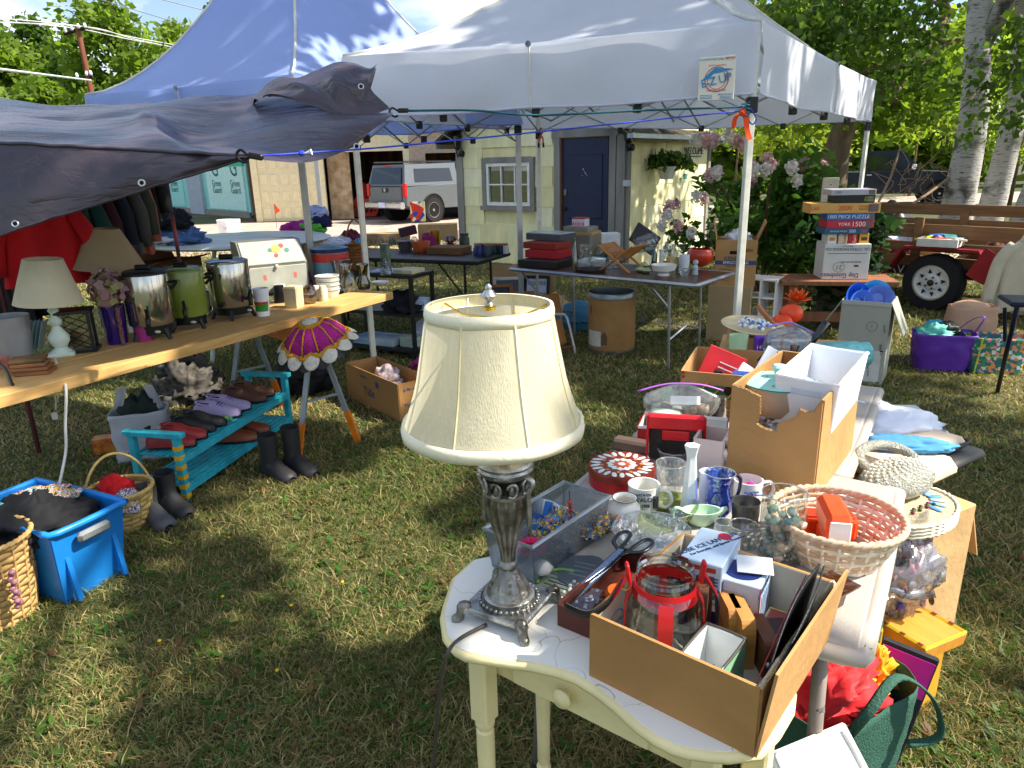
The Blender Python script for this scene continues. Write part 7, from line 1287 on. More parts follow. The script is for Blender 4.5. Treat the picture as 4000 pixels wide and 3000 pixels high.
iv=G(3110,1190);o=thing('ivy_stump','old stump smothered in dark trailing ivy','stump',Vector((iv.x,7.1,0)));mk('trunk',M().lathe([(.28,0),(.22,.3),(.2,.8),(.21,1.0)],14,capt=True),barkm,o,smooth=True);V,F,cc=leaves([((0,-.12,z_),(.34,.22,.2))for z_ in(.2,.4,.6,.8,1.0)]+[((-.25,-.1,.95),(.3,.2,.15)),((.2,-.1,.95),(.3,.2,.15))],2000,.09,[(.012,.035,.012),(.025,.06,.018),(.045,.09,.03)],95);np_mesh('ivy_leaves',V,F,cc,attr_mat('m_leaf',.5,.55),o)['kind']='stuff'
bt0=AT(3530,720,13);o=thing('black_tarp_heap','black plastic tarp draped over a heap by the birches','tarp',Vector((bt0.x,13,0)));mk('sheet',M().grid(lambda a,b:Vector((-1.0+2.0*a,-.9+1.8*b,max(.02,(.86-.9*abs(a-.42)**1.1*1.9)*(1-abs(2*b-1)**1.5))+.07*nz(a*6,b*6,5)+.03*nz(a*15,b*14))),40,32),mat('#1c1c20',.38,var=.3,bump=.5,bs=6),o,smooth=True)
bo_=thing('dead_branch','bare dead branches lying over the black tarp','branch',(0,0,0));brm=mat('#9a8068',.9,var=.2);main=[AT(3400,850,10),AT(3480,690,10.4),AT(3520,560,10.6)];mk('bough',M().tube(bz(main,4),[.02,.02,.019,.018,.017,.016,.014,.012,.01],6),brm,bo_)
m2=[AT(3490,840,9.9),AT(3620,760,10),AT(3780,640,10.4)];mk('bough',M().tube(bz(m2,4),.018,6),brm,bo_)
for k in range(26):u,v=rr.uniform(3430,3690),rr.uniform(660,800);p=AT(u,v,10.2);mk('twig',M().tube(bz([p,AT(u+rr.uniform(-40,60),v+rr.uniform(-60,10),10.2),AT(u+rr.uniform(-70,120),v+rr.uniform(-110,20),10.3)],3),.005,4),brm,bo_)
o=thing('weathered_board','pale weathered board standing behind the puzzle stack','board',AT(3240,760,7.6),rad(-10));mk('board',M().cbox((0,0,0),(.16,.03,.34),.004),mat('#cfc2ac',.85,var=.15,stretch=(1,1,6)),o);mk('nail',M().cyl((0,-.012,.1),(0,-.02,.1),.006,n=8),mat('#555555',.5,.6),o)
# ================================================================= plank table on sawhorses
SZ=.79;a_,b_=G(-60,1563,SZ),G(1535,1140,SZ);pd=(b_-a_).normalized();pn_=Vector((-pd.y,pd.x,0));pl_len=(b_-a_).length;pra=math.atan2(pd.y,pd.x)
pine=mat('#d6ac6c',.75,var=.16,scale=3,stretch=(1.2,14,14),h2='#c09050',bump=.15,bs=40);pt_=thing('plank_table','long raw pine plank table on sawhorses under the tarp','table',a_,pra)
for k,(y0,w_)in enumerate(((0,.30),(.305,.28))):ln_=pl_len-.28*k;mk('plank',M().cbox((ln_/2,y0+w_/2,-.026),(ln_,w_,.052),.003),pine,pt_)
def on(u,v,z=SZ):return G(u,v,z)
orj,grj=mat('#d8761c',.5),mat('#8f979c',.45,.3)
o=thing('sawhorse','orange and grey folding sawhorse holding up the plank','sawhorse',Vector((-1.46,4.36,0)),math.atan2(.72,-.69));zt=SZ-.056;w=.86
mk('beam',M().cbox((0,0,zt-.05),(w*1.2,.07,.10),.01),orj,o);txt(o,'NEXT',.05,(0,.037,zt-.05),(F9,0,math.pi),mat('#e8c9a0'))
for sx in(-1,1):
 mk('end_plate',M().cbox((sx*w*.6,0,zt-.06),(.03,.12,.14),.01),grj,o)
 for sy in(-1,1):lg=mk('leg',M().tube([(sx*w*.54,sy*.03,zt-.06),(sx*w*.57,sy*.2,.02)],.019,4),grj,o);mk('foot_sleeve',M().tube([(sx*w*.56,sy*.15,.22),(sx*w*.572,sy*.205,.0)],.024,4),orj,lg)
 mk('spreader',M().tube([(sx*w*.555,-.12,.34),(sx*w*.555,.12,.34)],.009,5),grj,o)
# crocheted cushion
kp=Vector((-1.14,4.02,0));cu=thing('crochet_cushion','pink and gold crocheted flower cushion on the sawhorse end','cushion',Vector((kp.x,kp.y,SZ-.05)),(rad(16),rad(-4),rad(-14)));pkc,gdc,whc=mat('#b8288a',.95,bump=1,bs=90),mat('#dd9a1c',.95,bump=1,bs=90),mat('#ece4d4',.95,bump=1,bs=90);CR=.20
mk('heart',M().lathe([(.06,.073),(.03,.079),(.001,.08)],20),whc,cu,smooth=True);mk('gold_ring',M().tube([(.066*math.cos(t*.26),.066*math.sin(t*.26),.071)for t in range(24)],.012,6,True),gdc,cu,smooth=True)
mk('pink_body',M().lathe([(.17,.0),(.185,.02),(.15,.05),(.10,.066),(.055,.073)],60,fl=lambda j,t,r:r*(1-.05*abs(math.cos(6*t))**3)),pkc,cu,smooth=True)
for k in range(12):
 t=k*math.pi/6;mk('gold_rib',M().tube([(r*math.cos(t),r*math.sin(t),z)for r,z in((.07,.073),(.12,.063),(.17,.04),(.19,.015))],.005,5),gdc,cu,smooth=True)
 t+=.26;mk('scallop',M().sph((.195*math.cos(t),.195*math.sin(t),.008),(.05,.05,.014),12,7),whc,cu,smooth=True)
mk('gold_border',M().tube([(.19*(1+.04*math.cos(12*t))*math.cos(t),.19*(1+.04*math.cos(12*t))*math.sin(t),.018)for t in np.linspace(0,6.283,72)[:-1]],.009,6,True),gdc,cu,smooth=True);mk('grey_skirt',M().lathe([(.21,-.04),(.20,.0),(.15,.01)],60,fl=lambda j,t,r:r*(1+.04*math.cos(12*t)),capb=False),mat('#4c4c4e',.95,bump=1,bs=90),cu,smooth=True)
for o in cu.children: # the cloth sags over the beam end
 for v in o.data.vertices:v.co.z-=2.2*v.co.y**2+1.5*v.co.x**2+.012*nz(v.co.x*14,v.co.y*14)
# vessels on the planks
chrome=mat('#b8b6b0',.12,.95,var=.04);blk=mat('#141416',.4)
def urn(label,u,v,hw,vt,m,lid,tap=rad(-70)):
 p=on(u,v);o=thing('coffee_urn',label,'coffee urn',p,0,'coffee urns on the plank table');r=S(hw,p);h=ZT(p,vt)-SZ;b0=h*.22
 mk('base',M().lathe([(r*.82,.03),(r*.86,b0),(r*.9,b0)],28,capt=True),blk,o,smooth=40);mk('tank',M().lathe([(r*.97,b0),(r,b0+.01),(r,h*.93),(r*.98,h*.95)],36),m,o,smooth=40);mk('lid',M().lathe([(r*1.02,h*.94),(r*1.02,h*.97),(r*.8,h),(r*.3,h*1.01),(.001,h*1.01)],32),lid,o,smooth=40);mk('lid_knob',M().cbox((0,0,h*1.04),(r*.7,.02,.025),.006),blk,o)
 c,s=math.cos(tap),math.sin(tap);tp_=mk('tap',M().tube(bz([(r*c,r*s,b0+.05),((r+.04)*c,(r+.04)*s,b0+.05),((r+.045)*c,(r+.045)*s,b0+.01)],3),.012,8),blk,o,smooth=True);mk('tap_lever',M().tube([((r+.03)*c,(r+.03)*s,b0+.06),((r+.05)*c,(r+.05)*s,b0+.10)],.008,6),blk,tp_);mk('badge',M().sph(((r*.88)*math.cos(tap+.3),(r*.88)*math.sin(tap+.3),b0*.6),(.018,.006,.008),10,6),mat('#c9c9b8',.4),o,smooth=True)
 for k in range(4):t=tap+rad(45)+k*F9;mk('foot',M().tube([(r*.8*math.cos(t),r*.8*math.sin(t),b0*.7),(r*1.02*math.cos(t),r*1.02*math.sin(t),0)],[.016,.01],6),blk,o)
 for s2 in(-1,1):t=tap+s2*F9;mk('side_handle',M().tube(bz([(r*math.cos(t),r*math.sin(t),h*.8),((r+.035)*math.cos(t),(r+.035)*math.sin(t),h*.8),(r*math.cos(t),r*math.sin(t),h*.7)],3),.009,6),blk,o)
urn('tall silver coffee urn with black lid behind the flowers',605,1318,84,1050,chrome,blk);urn('olive green coffee urn in the middle of the row',742,1278,78,1040,mat('#7b8a35',.25,var=.06,coat=.4),mat('#7b8a35',.25,coat=.4));urn('silver coffee urn in front of the bread box',915,1240,78,1008,chrome,chrome,rad(-30));LT('steel_percolator','small plain steel pot between the coffee urns','pot',835,1225,SZ,[(38,1225),(38,1130),(36,1128)],chrome,hol=False)
def shade_lamp(label,u,v,base,shade,bm,sm,off=0):
 p=on(u,v);o=thing('small_lamp',label,'lamp',p);q_=vprof(p,base);z0=q_[0][1];mk('base',M().lathe([(r,z-z0)for r,z in q_],24,capt=True),bm,o,smooth=50);s_=vprof(p,shade);mk('shade',M().lathe([(r,z-z0)for r,z in s_],40,capb=False).solid(.003),sm,o,loc=(off,0,0),rot=(0,rad(4),0),smooth=60);return o
lm=shade_lamp('little pale green lamp with cream shade on the plank end',245,1385,[(46,1400),(48,1392),(30,1378),(22,1370),(36,1345),(38,1325),(20,1300),(14,1285),(22,1275),(24,1262),(14,1250),(12,1238),(20,1225),(10,1205),(8,1180)],[(118,1192),(66,1020)],mat('#c8d6c4',.4),mat('#d8cdae',.85,var=.08,trans=.2),-.03);mk('plinth',M().cbox((0,0,.008),(.12,.12,.02),.005,.4),mat('#c8d6c4',.4),lm)
cord('white_lamp_cord','white lamp cord hanging from the plank to the blue tote','cord',[on(215,1405)+Vector((0,0,.008)),on(240,1440)+Vector((0,-.01,-.02)),AT(258,1520,2.95),AT(255,1650,2.95),AT(258,1750,2.95),AT(245,1830,2.92),AT(232,1890,2.85)],.006,mat('#d8d4cc',.5));o=cord('extension_end','short white flex with plug dangling under the plank','flex',[AT(185,1505,3.1),AT(215,1550,3.1),AT(218,1600,3.1)],.004,mat('#b8b09c',.5));mk('plug',M().cbox(AT(214,1625,3.1),(.022,.018,.035),.004),mat('#c9c4b8',.5),o)
shade_lamp('large tan coolie lampshade behind the dried hydrangea',440,1270,[(40,1270),(30,1200),(14,1100),(8,1000)],[(128,1040),(50,888)],mat('#4a3a2c',.6),mat('#b39a76',.85,var=.06,trans=.15),.02)
o,pr=LT('purple_vase','tall deep purple glass vase of dried hydrangea','vase',462,1340,SZ,[(36,1375),(38,1360),(42,1290),(46,1225)],mat('#2c1466',.12,coat=.6),n=28);r_=np.random.default_rng(8);n=330;d=r_.normal(size=(n,3));d/=np.linalg.norm(d,axis=1)[:,None];c_=np.array([0,0,pr[-1][1]+.08])+d*np.array([.10,.10,.11])*r_.random((n,1))**.3;a2=r_.normal(size=(n,3));a2/=np.linalg.norm(a2,axis=1)[:,None];b2=np.cross(a2,d);q_=.024;V=np.stack([c_-a2*q_,c_-b2*q_,c_+a2*q_,c_+b2*q_],1).reshape(-1,3);cc=np.ones((n,4,4));cc[:,:,:3]=np.array([[.42,.24,.27],[.38,.36,.16],[.48,.30,.30]])[r_.integers(0,3,n)][:,None,:];np_mesh('dried_hydrangea',V,np.arange(n*4).reshape(n,4),cc.reshape(-1,4),attr_mat('m_petal',.7,.3),o);mk('bead_garland',M().tube([(.06+.01*nz(k*.7,2),-.06,pr[-1][1]-.012*k)for k in range(30)],.011,6),mat('#6a4040',.25,h2='#9a6a6a',scale=60,bump=1,bs=120),o,smooth=True)
LT('sequin_jar','purple lidded tube of sequins beside the vase','jar',565,1330,SZ,[(30,1340),(30,1225)],mat('#6a2c8a',.25,h2='#b03048',scale=70),hol=False)
ln=thing('candle_lantern','black framed glass candle lantern with crossed bars','lantern',on(320,1370),rad(20));hL=ZT(ln.location,1210)-SZ
for sx in(-1,1):
 for sy in(-1,1):mk('post',M().box((sx*.065,sy*.05,hL/2),(.014,.014,hL)),blk,ln)
for z_ in(.008,hL):mk('frame_plate',M().cbox((0,0,z_),(.16,.13,.018),.003),blk,ln)
for k in range(-2,3):mk('cross_bar',M().tube([(-.06+.0*k,-.052,hL*(.4+.2*k)),(.06,-.052,hL*(.75+.2*k))],.002,4)if 0<=.4+.2*k and .75+.2*k<=1.16 else M().box((0,-.052,hL/2),(.003,.003,.003)),blk,ln);mk('cross_bar',M().tube([(.06,-.052,max(.02,hL*(.35+.18*k))),(-.06,-.052,min(hL,max(.03,hL*(.7+.18*k))))],.002,4),blk,ln)
mk('candle',M().lathe([(.035,.02),(.033,hL*.6),(.001,hL*.62)],16),mat('#d8cfb8',.6),ln,smooth=40);mk('pane',M().box((0,-.048,hL/2),(.12,.002,hL*.9)),glass('#d8dcc8',.85,.12),ln)
LT('grey_enamel_pot','dull grey pot at the very end of the plank table','pot',60,1400,SZ,[(62,1410),(72,1330),(78,1240)],mat('#9a9c9e',.45,.4));o=thing('wire_photo_holder','coiled silver wire photo holder in front of the grey pot','holder',on(20,1440),0);mk('coil',M().tube(bz([(-.05,0,.0),(-.05,0,.24)],2)+[(-.03+(.03-.0012*k)*math.cos(k*.5+3.14),0,.24+(.03-.0012*k)*math.sin(k*.5+3.14))for k in range(20)],.003,5),mat('#c8c8c8',.2,.9),o,smooth=True);mk('stand',M().cbox((-.02,0,.03),(.09,.03,.06),.004),mat('#b06a5a',.6),o)
o=thing('card_rack','fan of turquoise edged cards in a rack','card rack',on(130,1375),rad(15));
for k in range(7):mk('card',M().cbox((-.05+.018*k,.0,.085),(.002,.09,.15),.001,(0,rad(18),0)),mat('#8ecad0' if k%2 else '#c9d8d8',.5),o)
for k in range(4):slab('picture_block',('top','second','third','lowest')[k]+' wooden picture block in the small stack by the plug','picture block',on(120,1450)+Vector((.015*k,-.01*k,.048-.016*k)),(.14,.11,.015),mat('#8a5a34',.6,h2='#4a4a28' if k==0 else None),rad(22-3*k))
cord('brown_flex','coiled brown lamp cord with plug on the plank corner','cord',[on(-20,1440)+Vector((0,0,.05)),on(25,1465)+Vector((0,0,.03)),on(45,1500)+Vector((0,0,.01)),on(65,1510)+Vector((0,-.01,-.03))],.007,mat('#2a211d',.5))
bx=thing('bread_box','white painted metal bread box with flower decals','bread box',on(1040,1150)+Vector((.0,.16,0)),pra+rad(-28));bx.scale=(1.08,1.05,1.22);wm_=mat('#a6a89c',.4,var=.12,detail=8);prf=[(-.14,0),(.14,0),(.14,.30),(-.02,.30),(-.14,.17)]
mk('case',M().prism(prf,-.21,.21,lambda p:Vector((p.z,p.x,p.y))),mat('#6e706a',.4,var=.1),bx);fr2=mk('lower_door',M().cbox((0,-.144,.085),(.40,.008,.15),.006),wm_,bx);mk('upper_door',M().cbox((0,-.084,.236),(.40,.17,.008),.006,(rad(47),0,0)),wm_,bx);mk('knob',M().sph((0,-.158,.16),.012,10,8),mat('#e0d8c0',.4),fr2,smooth=True);mk('foot',M().cbox((0,-.12,.004),(.38,.03,.03),.004),blk,bx);mk('side_handle',M().cbox((.225,-.02,.2),(.025,.03,.12),.006,(rad(-20),0,0)),blk,bx)
for k,(x_,z_,s_,c2)in enumerate([(.03,.25,.03,'#d8b84a'),(.07,.265,.016,'#b83a34'),(.02,.215,.014,'#b83a34'),(.10,.24,.016,'#3a7a5a'),(-.01,.245,.014,'#3a7a5a')]):mk('flower_decal',M().sph((x_,-.09-(z_-.236)*-.93-.006,z_+.004),(s_,s_*.7,s_*.75),12,7),mat(c2,.5),bx,smooth=True)if False else mk('flower_decal',M().cyl((0,0,0),(0,0,.0025),s_,n=10),mat(c2,.5),bx,loc=(x_,-.084+(z_-.236)*.95-.004,z_+.003),rot=(rad(47),0,0))
for x_ in(-.08,.12):mk('sprig_decal',M().box((x_,-.1485,.1),(.02,.001,.03)),mat('#c86a5a',.5),bx)
def simple(name,label,cat,u,v,prof,m,hol=False,z=SZ,**k):return LT(name,label,cat,u,v,z,prof,m,hol=hol,**k)
o,_p=simple('plastic_tumbler','white plastic tumbler with a green and red print','tumbler',1030,1232,[(24,1238),(30,1130)],wht,True);mk('green_print',M().lathe([(_p[0][0]*1.06,.03),(_p[0][0]*1.22,.085)],16,capb=False,fl=lambda j,t,r:r if math.sin(t)<-.2 else r*.8),mat('#3f9a3a',.5),o);mk('red_print',M().lathe([(_p[0][0]*1.2,.075),(_p[0][0]*1.25,.09)],16,capb=False,fl=lambda j,t,r:r if math.sin(t)<-.2 else r*.8),mat('#c83a30',.5),o)
simple('square_tin','cream square tin with a faded picture','tin',1152,1200,[(36,1208),(38,1130),(34,1124)],mat('#d8d2a8',.4,h2='#c9b890',scale=14),n=4,smooth=None,rot=.5);simple('glass_globe','smoky round glass jar beside the square tin','jar',1213,1185,[(20,1188),(30,1160),(22,1125),(12,1115)],glass('#d8ccb8',.8,.15));simple('salt_shaker','white floral shaker nearest the glass globe','shaker',1240,1172,[(14,1175),(14,1130),(10,1118)],wht);simple('salt_shaker','white shaker with yellow flowers in front of the bowls','shaker',1265,1175,[(17,1178),(17,1132),(12,1118)],mat('#e8e6dc',.4,h2='#c8c88a',scale=50))
for k in range(4):o,_p=simple('enamel_bowl',('lowest','second','third','topmost')[k]+' white bowl with a teal line in the stack','bowl',1285,1158,[(34,1160),(44,1140),(47,1128)],porc('#e4e2d8'),True,group='stacked white bowls');o.location.z+=.030*k;mk('teal_line',M().tube([(_p[-1][0]*1.005*math.cos(t*.26),_p[-1][0]*1.005*math.sin(t*.26),_p[-1][1]-.008)for t in range(24)],.0022,4,True),mat('#2a5a5e',.4),o)
simple('glass_carafe','clear glass carafe with a pink paper tag','carafe',1363,1138,[(30,1148),(34,1120),(26,1080),(15,1065),(24,1042)],clear,True);simple('green_vase','olive green ribbed glass vase near the plank end','vase',1422,1128,[(22,1132),(26,1110),(16,1085),(20,1050),(24,1036)],glass('#7f9238',.6,.15),True,fl=lambda j,t,r:r*(1+.04*math.cos(12*t)))
for k in range(2):o,_=simple('small_plate',('lower','upper')[k]+' white saucer at the tip of the plank','plate',1487,1113,[(22,1116),(34,1108),(35,1106)],porc('#e6e4de'),True,t=.002);o.location.z+=.008*k
simple('tall_glass_vase','tall smoky glass vase behind the carafe','vase',1340,1125,[(28,1128),(30,1060),(36,1015)],glass('#d8d0c4',.82,.12),True);simple('black_trinket','small black trinket among the jars','trinket',1095,1180,[(24,1185),(22,1140),(18,1118)],blk);simple('dark_box_mug','white pot behind the black trinket','pot',1095,1150,[(20,1150),(22,1112)],wht)
o,_p=simple('popcorn_tin','large blue and red winter scene tin','tin',1300,1115,[(70,1120),(71,975),(72,972)],mat('#6aa0c8',.35),n=36);mk('red_band',M().lathe([(_p[1][0]*1.005,_p[1][1]*.68),(_p[1][0]*1.005,_p[1][1]*.9)],36,capb=False),mat('#c23a34',.4),o);mk('navy_rim',M().lathe([(_p[1][0]*1.02,_p[1][1]*.92),(_p[1][0]*1.03,_p[1][1]*1.02)],36,capb=False),mat('#1c2850',.4),o)
for x_,c2 in((-.05,'#2f5a3a'),(.02,'#b8342c'),(.06,'#23407a')):mk('scene_print',M().cbox((x_,-_p[1][0]*.96,_p[1][1]*.3),(.03,.02,.06),.004),mat(c2,.5),o)
for k in range(5):mk('glass_saucer',M().lathe([(.03,0),(.075,.012),(.08,.016)],24),cutg,o,loc=(-.03+.03*k,.02*(k%2),_p[1][1]+.012*k),rot=(.15*(k-2),.2,0))
heap('oven_mitt','blue and red checked oven mitt against the tin','oven mitt',on(1195,1120),(.055,.04,.10),mat('#2a4a9a',.9,h2='#b03a4a',scale=40),3,0,.15,1.5,None,18)
# ---------------------------------------------------------------- clothes rail at the left
for k,(u,v0,v1,w,y,c2,lb)in enumerate([(15,900,1400,.30,4.1,'#3b3a3c','charcoal coat at the end of the rail'),(85,880,1300,.26,4.3,'#22242e','dark navy garment left of the red coat'),(205,815,1105,.44,3.95,'#c4161e','bright red coat hanging on the rail'),(345,780,1070,.26,4.4,'#17403c','dark green garment behind the lampshade'),(395,760,1040,.22,4.5,'#3a1420','maroon garment on the crowded rail'),(440,740,1000,.22,4.6,'#1a1e30','midnight blue garment on the rail'),(490,720,990,.24,4.7,'#4a4a4c','grey tweed garment on the rail'),(530,700,960,.22,4.9,'#3a4034','olive grey garment on the rail'),(560,690,990,.16,5.0,'#a8594a','terracotta trousers hanging on the rail'),(590,680,860,.2,5.1,'#26282e','black jacket at the rail end nearest the lawn')]):
 p=AT(u,v1,y);h_=AT(u,v0,y).z-p.z;o=thing('hanging_garment',lb,'garment',p,rad(35),'clothes on the rail under the tarp');gm=mat(c2,.9,var=.14,scale=7)
 mk('cloth_body',M().grid(lambda a,b,w=w,h_=h_,k=k:Vector(((w/2)*(1-.28*b)*math.cos(a*6.2832),.045*math.sin(a*6.2832)*(1+.5*math.sin(7*a*6.28+k)),h_*b+.01*math.sin(a*20))),36,8,True),gm,o,smooth=True)
 for s in(-1,1):mk('sleeve',M().tube([(s*w*.34,0,h_*.97),(s*w*.50,-.02,h_*.6),(s*w*.54,-.03,h_*.15)],[.045,.05,.04],8),gm,o,smooth=True)
 mk('hanger_hook',M().tube([(0,0,h_),(0,0,h_+.08),(.02,0,h_+.1)],.003,5),chrome,o)
o=thing('clothes_rail','metal clothes rail hidden under the tarp','clothes rail',(0,0,0));ra,rb2=AT(-100,700,4.05),AT(640,640,5.3);mk('rail',M().tube([ra,rb2],.014,8),chrome,o)
for p in(ra,rb2):mk('upright',M().tube([p,Vector((p.x,p.y,.02))],.014,8),mat('#4a1218',.5),o)
# pale tabletop and jeans behind
jt=AT(900,985,6.3);o=thing('pale_round_table','pale plastic round table behind the bread box','table',Vector((jt.x,6.6,0)));mk('top',M().lathe([(.78,jt.z+.06),(.8,jt.z+.075),(.76,jt.z+.09),(.001,jt.z+.10)],40),mat('#c9cfc0',.35),o,smooth=40)
for k in range(3):t=k*2.1;mk('leg',M().tube([(.3*math.cos(t),.3*math.sin(t),jt.z+.06),(.5*math.cos(t),.5*math.sin(t),0)],.02,8),mat('#c9cfc0',.4),o)
jz=jt.z+.1;jm=mat('#4a6a9a',.9,var=.2,scale=14)
for k,(u,c2,lb,s_)in enumerate([(700,'#4f6f9f','folded blue jeans on the pale table',.24),(660,'#c8ccd4','white and grey striped clothes beside the jeans',.2),(690,'#12141e','black clothes lying on top of the jeans',.16)]):q_=AT(u,985,6.2);heap('folded_clothes',lb,'clothes',Vector((q_.x,q_.y,jz-.02+(.14 if k==2 else 0))),(s_,.18,.12),mat(c2,.9,var=.15,scale=14),k+31,.2,.35,2.2,None,26)
crate('flat_carton','open brown carton flaps behind the coffee urns',(590,1085),(790,1045),.3,SZ,.10,mat('#6e4c30',.9),t=.006,flaps=(('f',.12,1.3),('b',.12,.4)))
# ================================================================= bench of shoes and the lawn in front
teal=mat('#2aa6b8',.55,var=.25,scale=14,bump=.25,bs=60,detail=9);yst=mat('#e0a81c',.5);fl0,fr0=G(735,1962),G(1150,1665);ax=(fr0-fl0).normalized();bl_n=(fr0-fl0).length;ay=Vector((-ax.y,ax.x,0));bench=thing('shoe_bench','turquoise slatted shoe bench with yellow striped leg','bench',fl0,math.atan2(ax.y,ax.x));bD,bH=.28,.35;sz1,sz2=.255,.09
for x_ in(.02,bl_n-.02):
 for y_ in(.02,bD):
  lg=mk('leg',M().cbox((x_,y_,bH/2),(.036,.036,bH),.003),teal,bench)
  if x_<.1 and y_<.1:
   for k in range(6):mk('yellow_stripe',M().box((x_,y_,.03+.053*k),(.038,.038,.024)),yst,lg)
 mk('end_rail',M().cbox((x_,bD/2+.01,bH+.014),(.045,bD+.06,.028),.003),teal,bench)
for k in range(8):
 for z_ in(sz1,sz2):mk('slat',M().cbox((bl_n/2,.025+k*bD/7.6,z_-.012),(bl_n-.05,.027,.012),.002),teal,bench)
for z_ in(sz1,sz2):mk('apron',M().cbox((bl_n/2,.004,z_-.028),(bl_n-.04,.012,.034),.002),teal,bench);mk('apron',M().cbox((bl_n/2,bD+.01,z_-.028),(bl_n-.04,.012,.034),.002),teal,bench)
def shoe(name,label,p,rot,L,m,sole,boot=0,group=None,lace=None,low=.045,tip=0):
 o=thing(name,label,'boot' if boot else 'shoe',p,(tip,0,rot),group);st_=[(-.5,.30,.55),(-.42,.36,.75),(-.25,.36,.85),(-.05,.34,.8),(.12,.37,.55),(.3,.40,.42),(.42,.34,.34),(.5,.16,.18)]
 def up(a,b):x=b*(len(st_)-1);i=min(int(x),len(st_)-2);f=x-i;X,Wd,Hh=[st_[i][q]*(1-f)+st_[i+1][q]*f for q in range(3)];t=a*math.pi;return Vector((X*L,Wd*L*.5*math.cos(t)*(1-.12*math.sin(t)),.018+Hh*L*.42*math.sin(t)**.7))
 mk('upper',M().grid(up,14,18),m,o,smooth=True);mk('sole',M().grid(lambda a,b:Vector((L*.51*-math.cos(b*math.pi),L*.19*math.cos(a*6.2832)*(math.sin(b*math.pi)**.45)*(1 if b>.45 else .85),.012+.012*math.sin(a*6.2832))),12,16,True),sole,o)
 if boot:mk('shaft',M().lathe([(L*.19,.05),(L*.18,.10),(L*.2,boot*.8),(L*.205,boot),(L*.185,boot),(L*.17,boot*.7)],20,c=(-L*.27,0,0),e=(1.05,.9)),m,o,smooth=50)
 else:mk('opening',M().sph((-L*.25,0,L*.345),(L*.2,L*.125,.016),14,6),mat('#120f10',.9),o,smooth=True);mk('collar',M().tube([(-L*.25+L*.205*math.cos(t),L*.13*math.sin(t),L*.36-L*.05*math.cos(t))for t in np.linspace(0,6.2832,20)[:-1]],.006,6,True),m,o,smooth=True)
 if lace:
  for k in range(4):mk('lace',M().tube([(L*(.02+.05*k),-L*.09,L*(.35-.035*k)),(L*(.04+.05*k),L*.09,L*(.35-.035*k))],.004,4),lace,o)
def bp2(x_,y_,z_):return fl0+ax*x_+ay*y_+Vector((0,0,z_))
ba=math.atan2(-ay.y,-ay.x)+.35;dk=mat('#1a1a1c',.5,var=.3,scale=20,bump=.3,bs=30);lil,blu=mat('#a89ac0',.7,var=.12),mat('#2a349a',.7)
for k,(x_,y_,z_,m_,lb,ln_,L_)in enumerate([(.12,.13,sz1,mat('#8c2a2c',.4),'front red leather shoe on the bench end',None,.24),(.23,.14,sz1,mat('#a0302e',.4),'second red leather shoe leaning on its twin',None,.24),(.34,.16,sz1,dk,'black flat shoe beside the red pair',None,.24),(.43,.15,sz1,dk,'scuffed black shoe next to the green toy',None,.24),(.58,.16,sz1,lil,'lilac running shoe with blue laces, nearer one',blu,.26),(.70,.17,sz1,lil,'lilac running shoe with blue laces, farther one',blu,.26),(.86,.16,sz1,mat('#5a3826',.6),'brown lace-up shoe near the bench end',mat('#3a2418'),.27),(.97,.17,sz1,mat('#6a4630',.6),'brown lace-up shoe at the far bench end',mat('#3a2418'),.27),(.62,.10,sz2,mat('#7a4028',.35,var=.15),'polished brown loafer, nearer on the lower shelf',None,.26),(.76,.10,sz2,mat('#7a4028',.35,var=.15),'polished brown loafer, farther on the lower shelf',None,.26)]):shoe('shoe',lb,bp2(x_,y_,z_-.004),ba,L_,m_,dk,lace=ln_)
for k,(u,v,h_,lb)in enumerate([(1090,1865,.24,'tall black boot in front of the bench, left one'),(1180,1845,.26,'tall black boot in front of the bench, right one'),(690,2000,.20,'black ankle boot at the bench corner'),(615,2045,.18,'grey ankle boot beside the basket')]):p=G(u,v);shoe('boot',lb,p,rad(-40),.27,mat('#2a2a2c' if k<3 else '#55575a',.5),dk,h_)
o=thing('green_toy','small green plastic toy lying on the shoe bench','toy',bp2(.5,.1,sz1));
for k,(x_,s_)in enumerate([(0,.016),(.03,.02),(.055,.013)]):mk('lobe',M().sph((x_,.01*k,s_),s_,10,7),mat('#7ab86a',.4),o,smooth=True)
wbp=G(560,1790);o=bagb('white_grocery_bag','full white plastic grocery bag behind the shoe bench',wbp+Vector((0,.05,0)),.34,.24,.30,mat('#cfd0d4',.35,var=.06,trans=.25),.3,5,crumple=.12,top=.9);
for s in(-1,1):mk('handle',M().grid(lambda a,b,s=s:Vector((s*(.12-.05*b)+.05*(a-.5),.04*math.sin(a*3),.28+.15*b)),6,6),mat('#cfd0d4',.35,trans=.25),o,smooth=True)
txt(o,'MARKET',.04,(.0,-.125,.06),(F9,0,0),mat('#5a4a50'));heap('bag_stuffing','dark plaid cloth in the white grocery bag','cloth',wbp+Vector((0,.05,.16)),(.12,.09,.16),mat('#23302a',.9),4,0,.4,2.4,None,18);heap('dark_bundle','black and white knitted bundle under the plank table','bundle',G(740,1560),(.24,.18,.24),mat('#1c1a1a',.9,h2='#6a645c',scale=22),6,0,.4,2.4,None,26);heap('dark_backpack','black backpack under the plank behind the sawhorse','backpack',G(1190,1530),(.2,.16,.3),mat('#17171a',.7),9,0,.3,2,None,22)
slab('red_tea_tin','small red and yellow tin on the grass by the bag','tin',G(420,1765),(.13,.09,.10),mat('#a8281c',.5,h2='#c9902a',scale=20),.3)
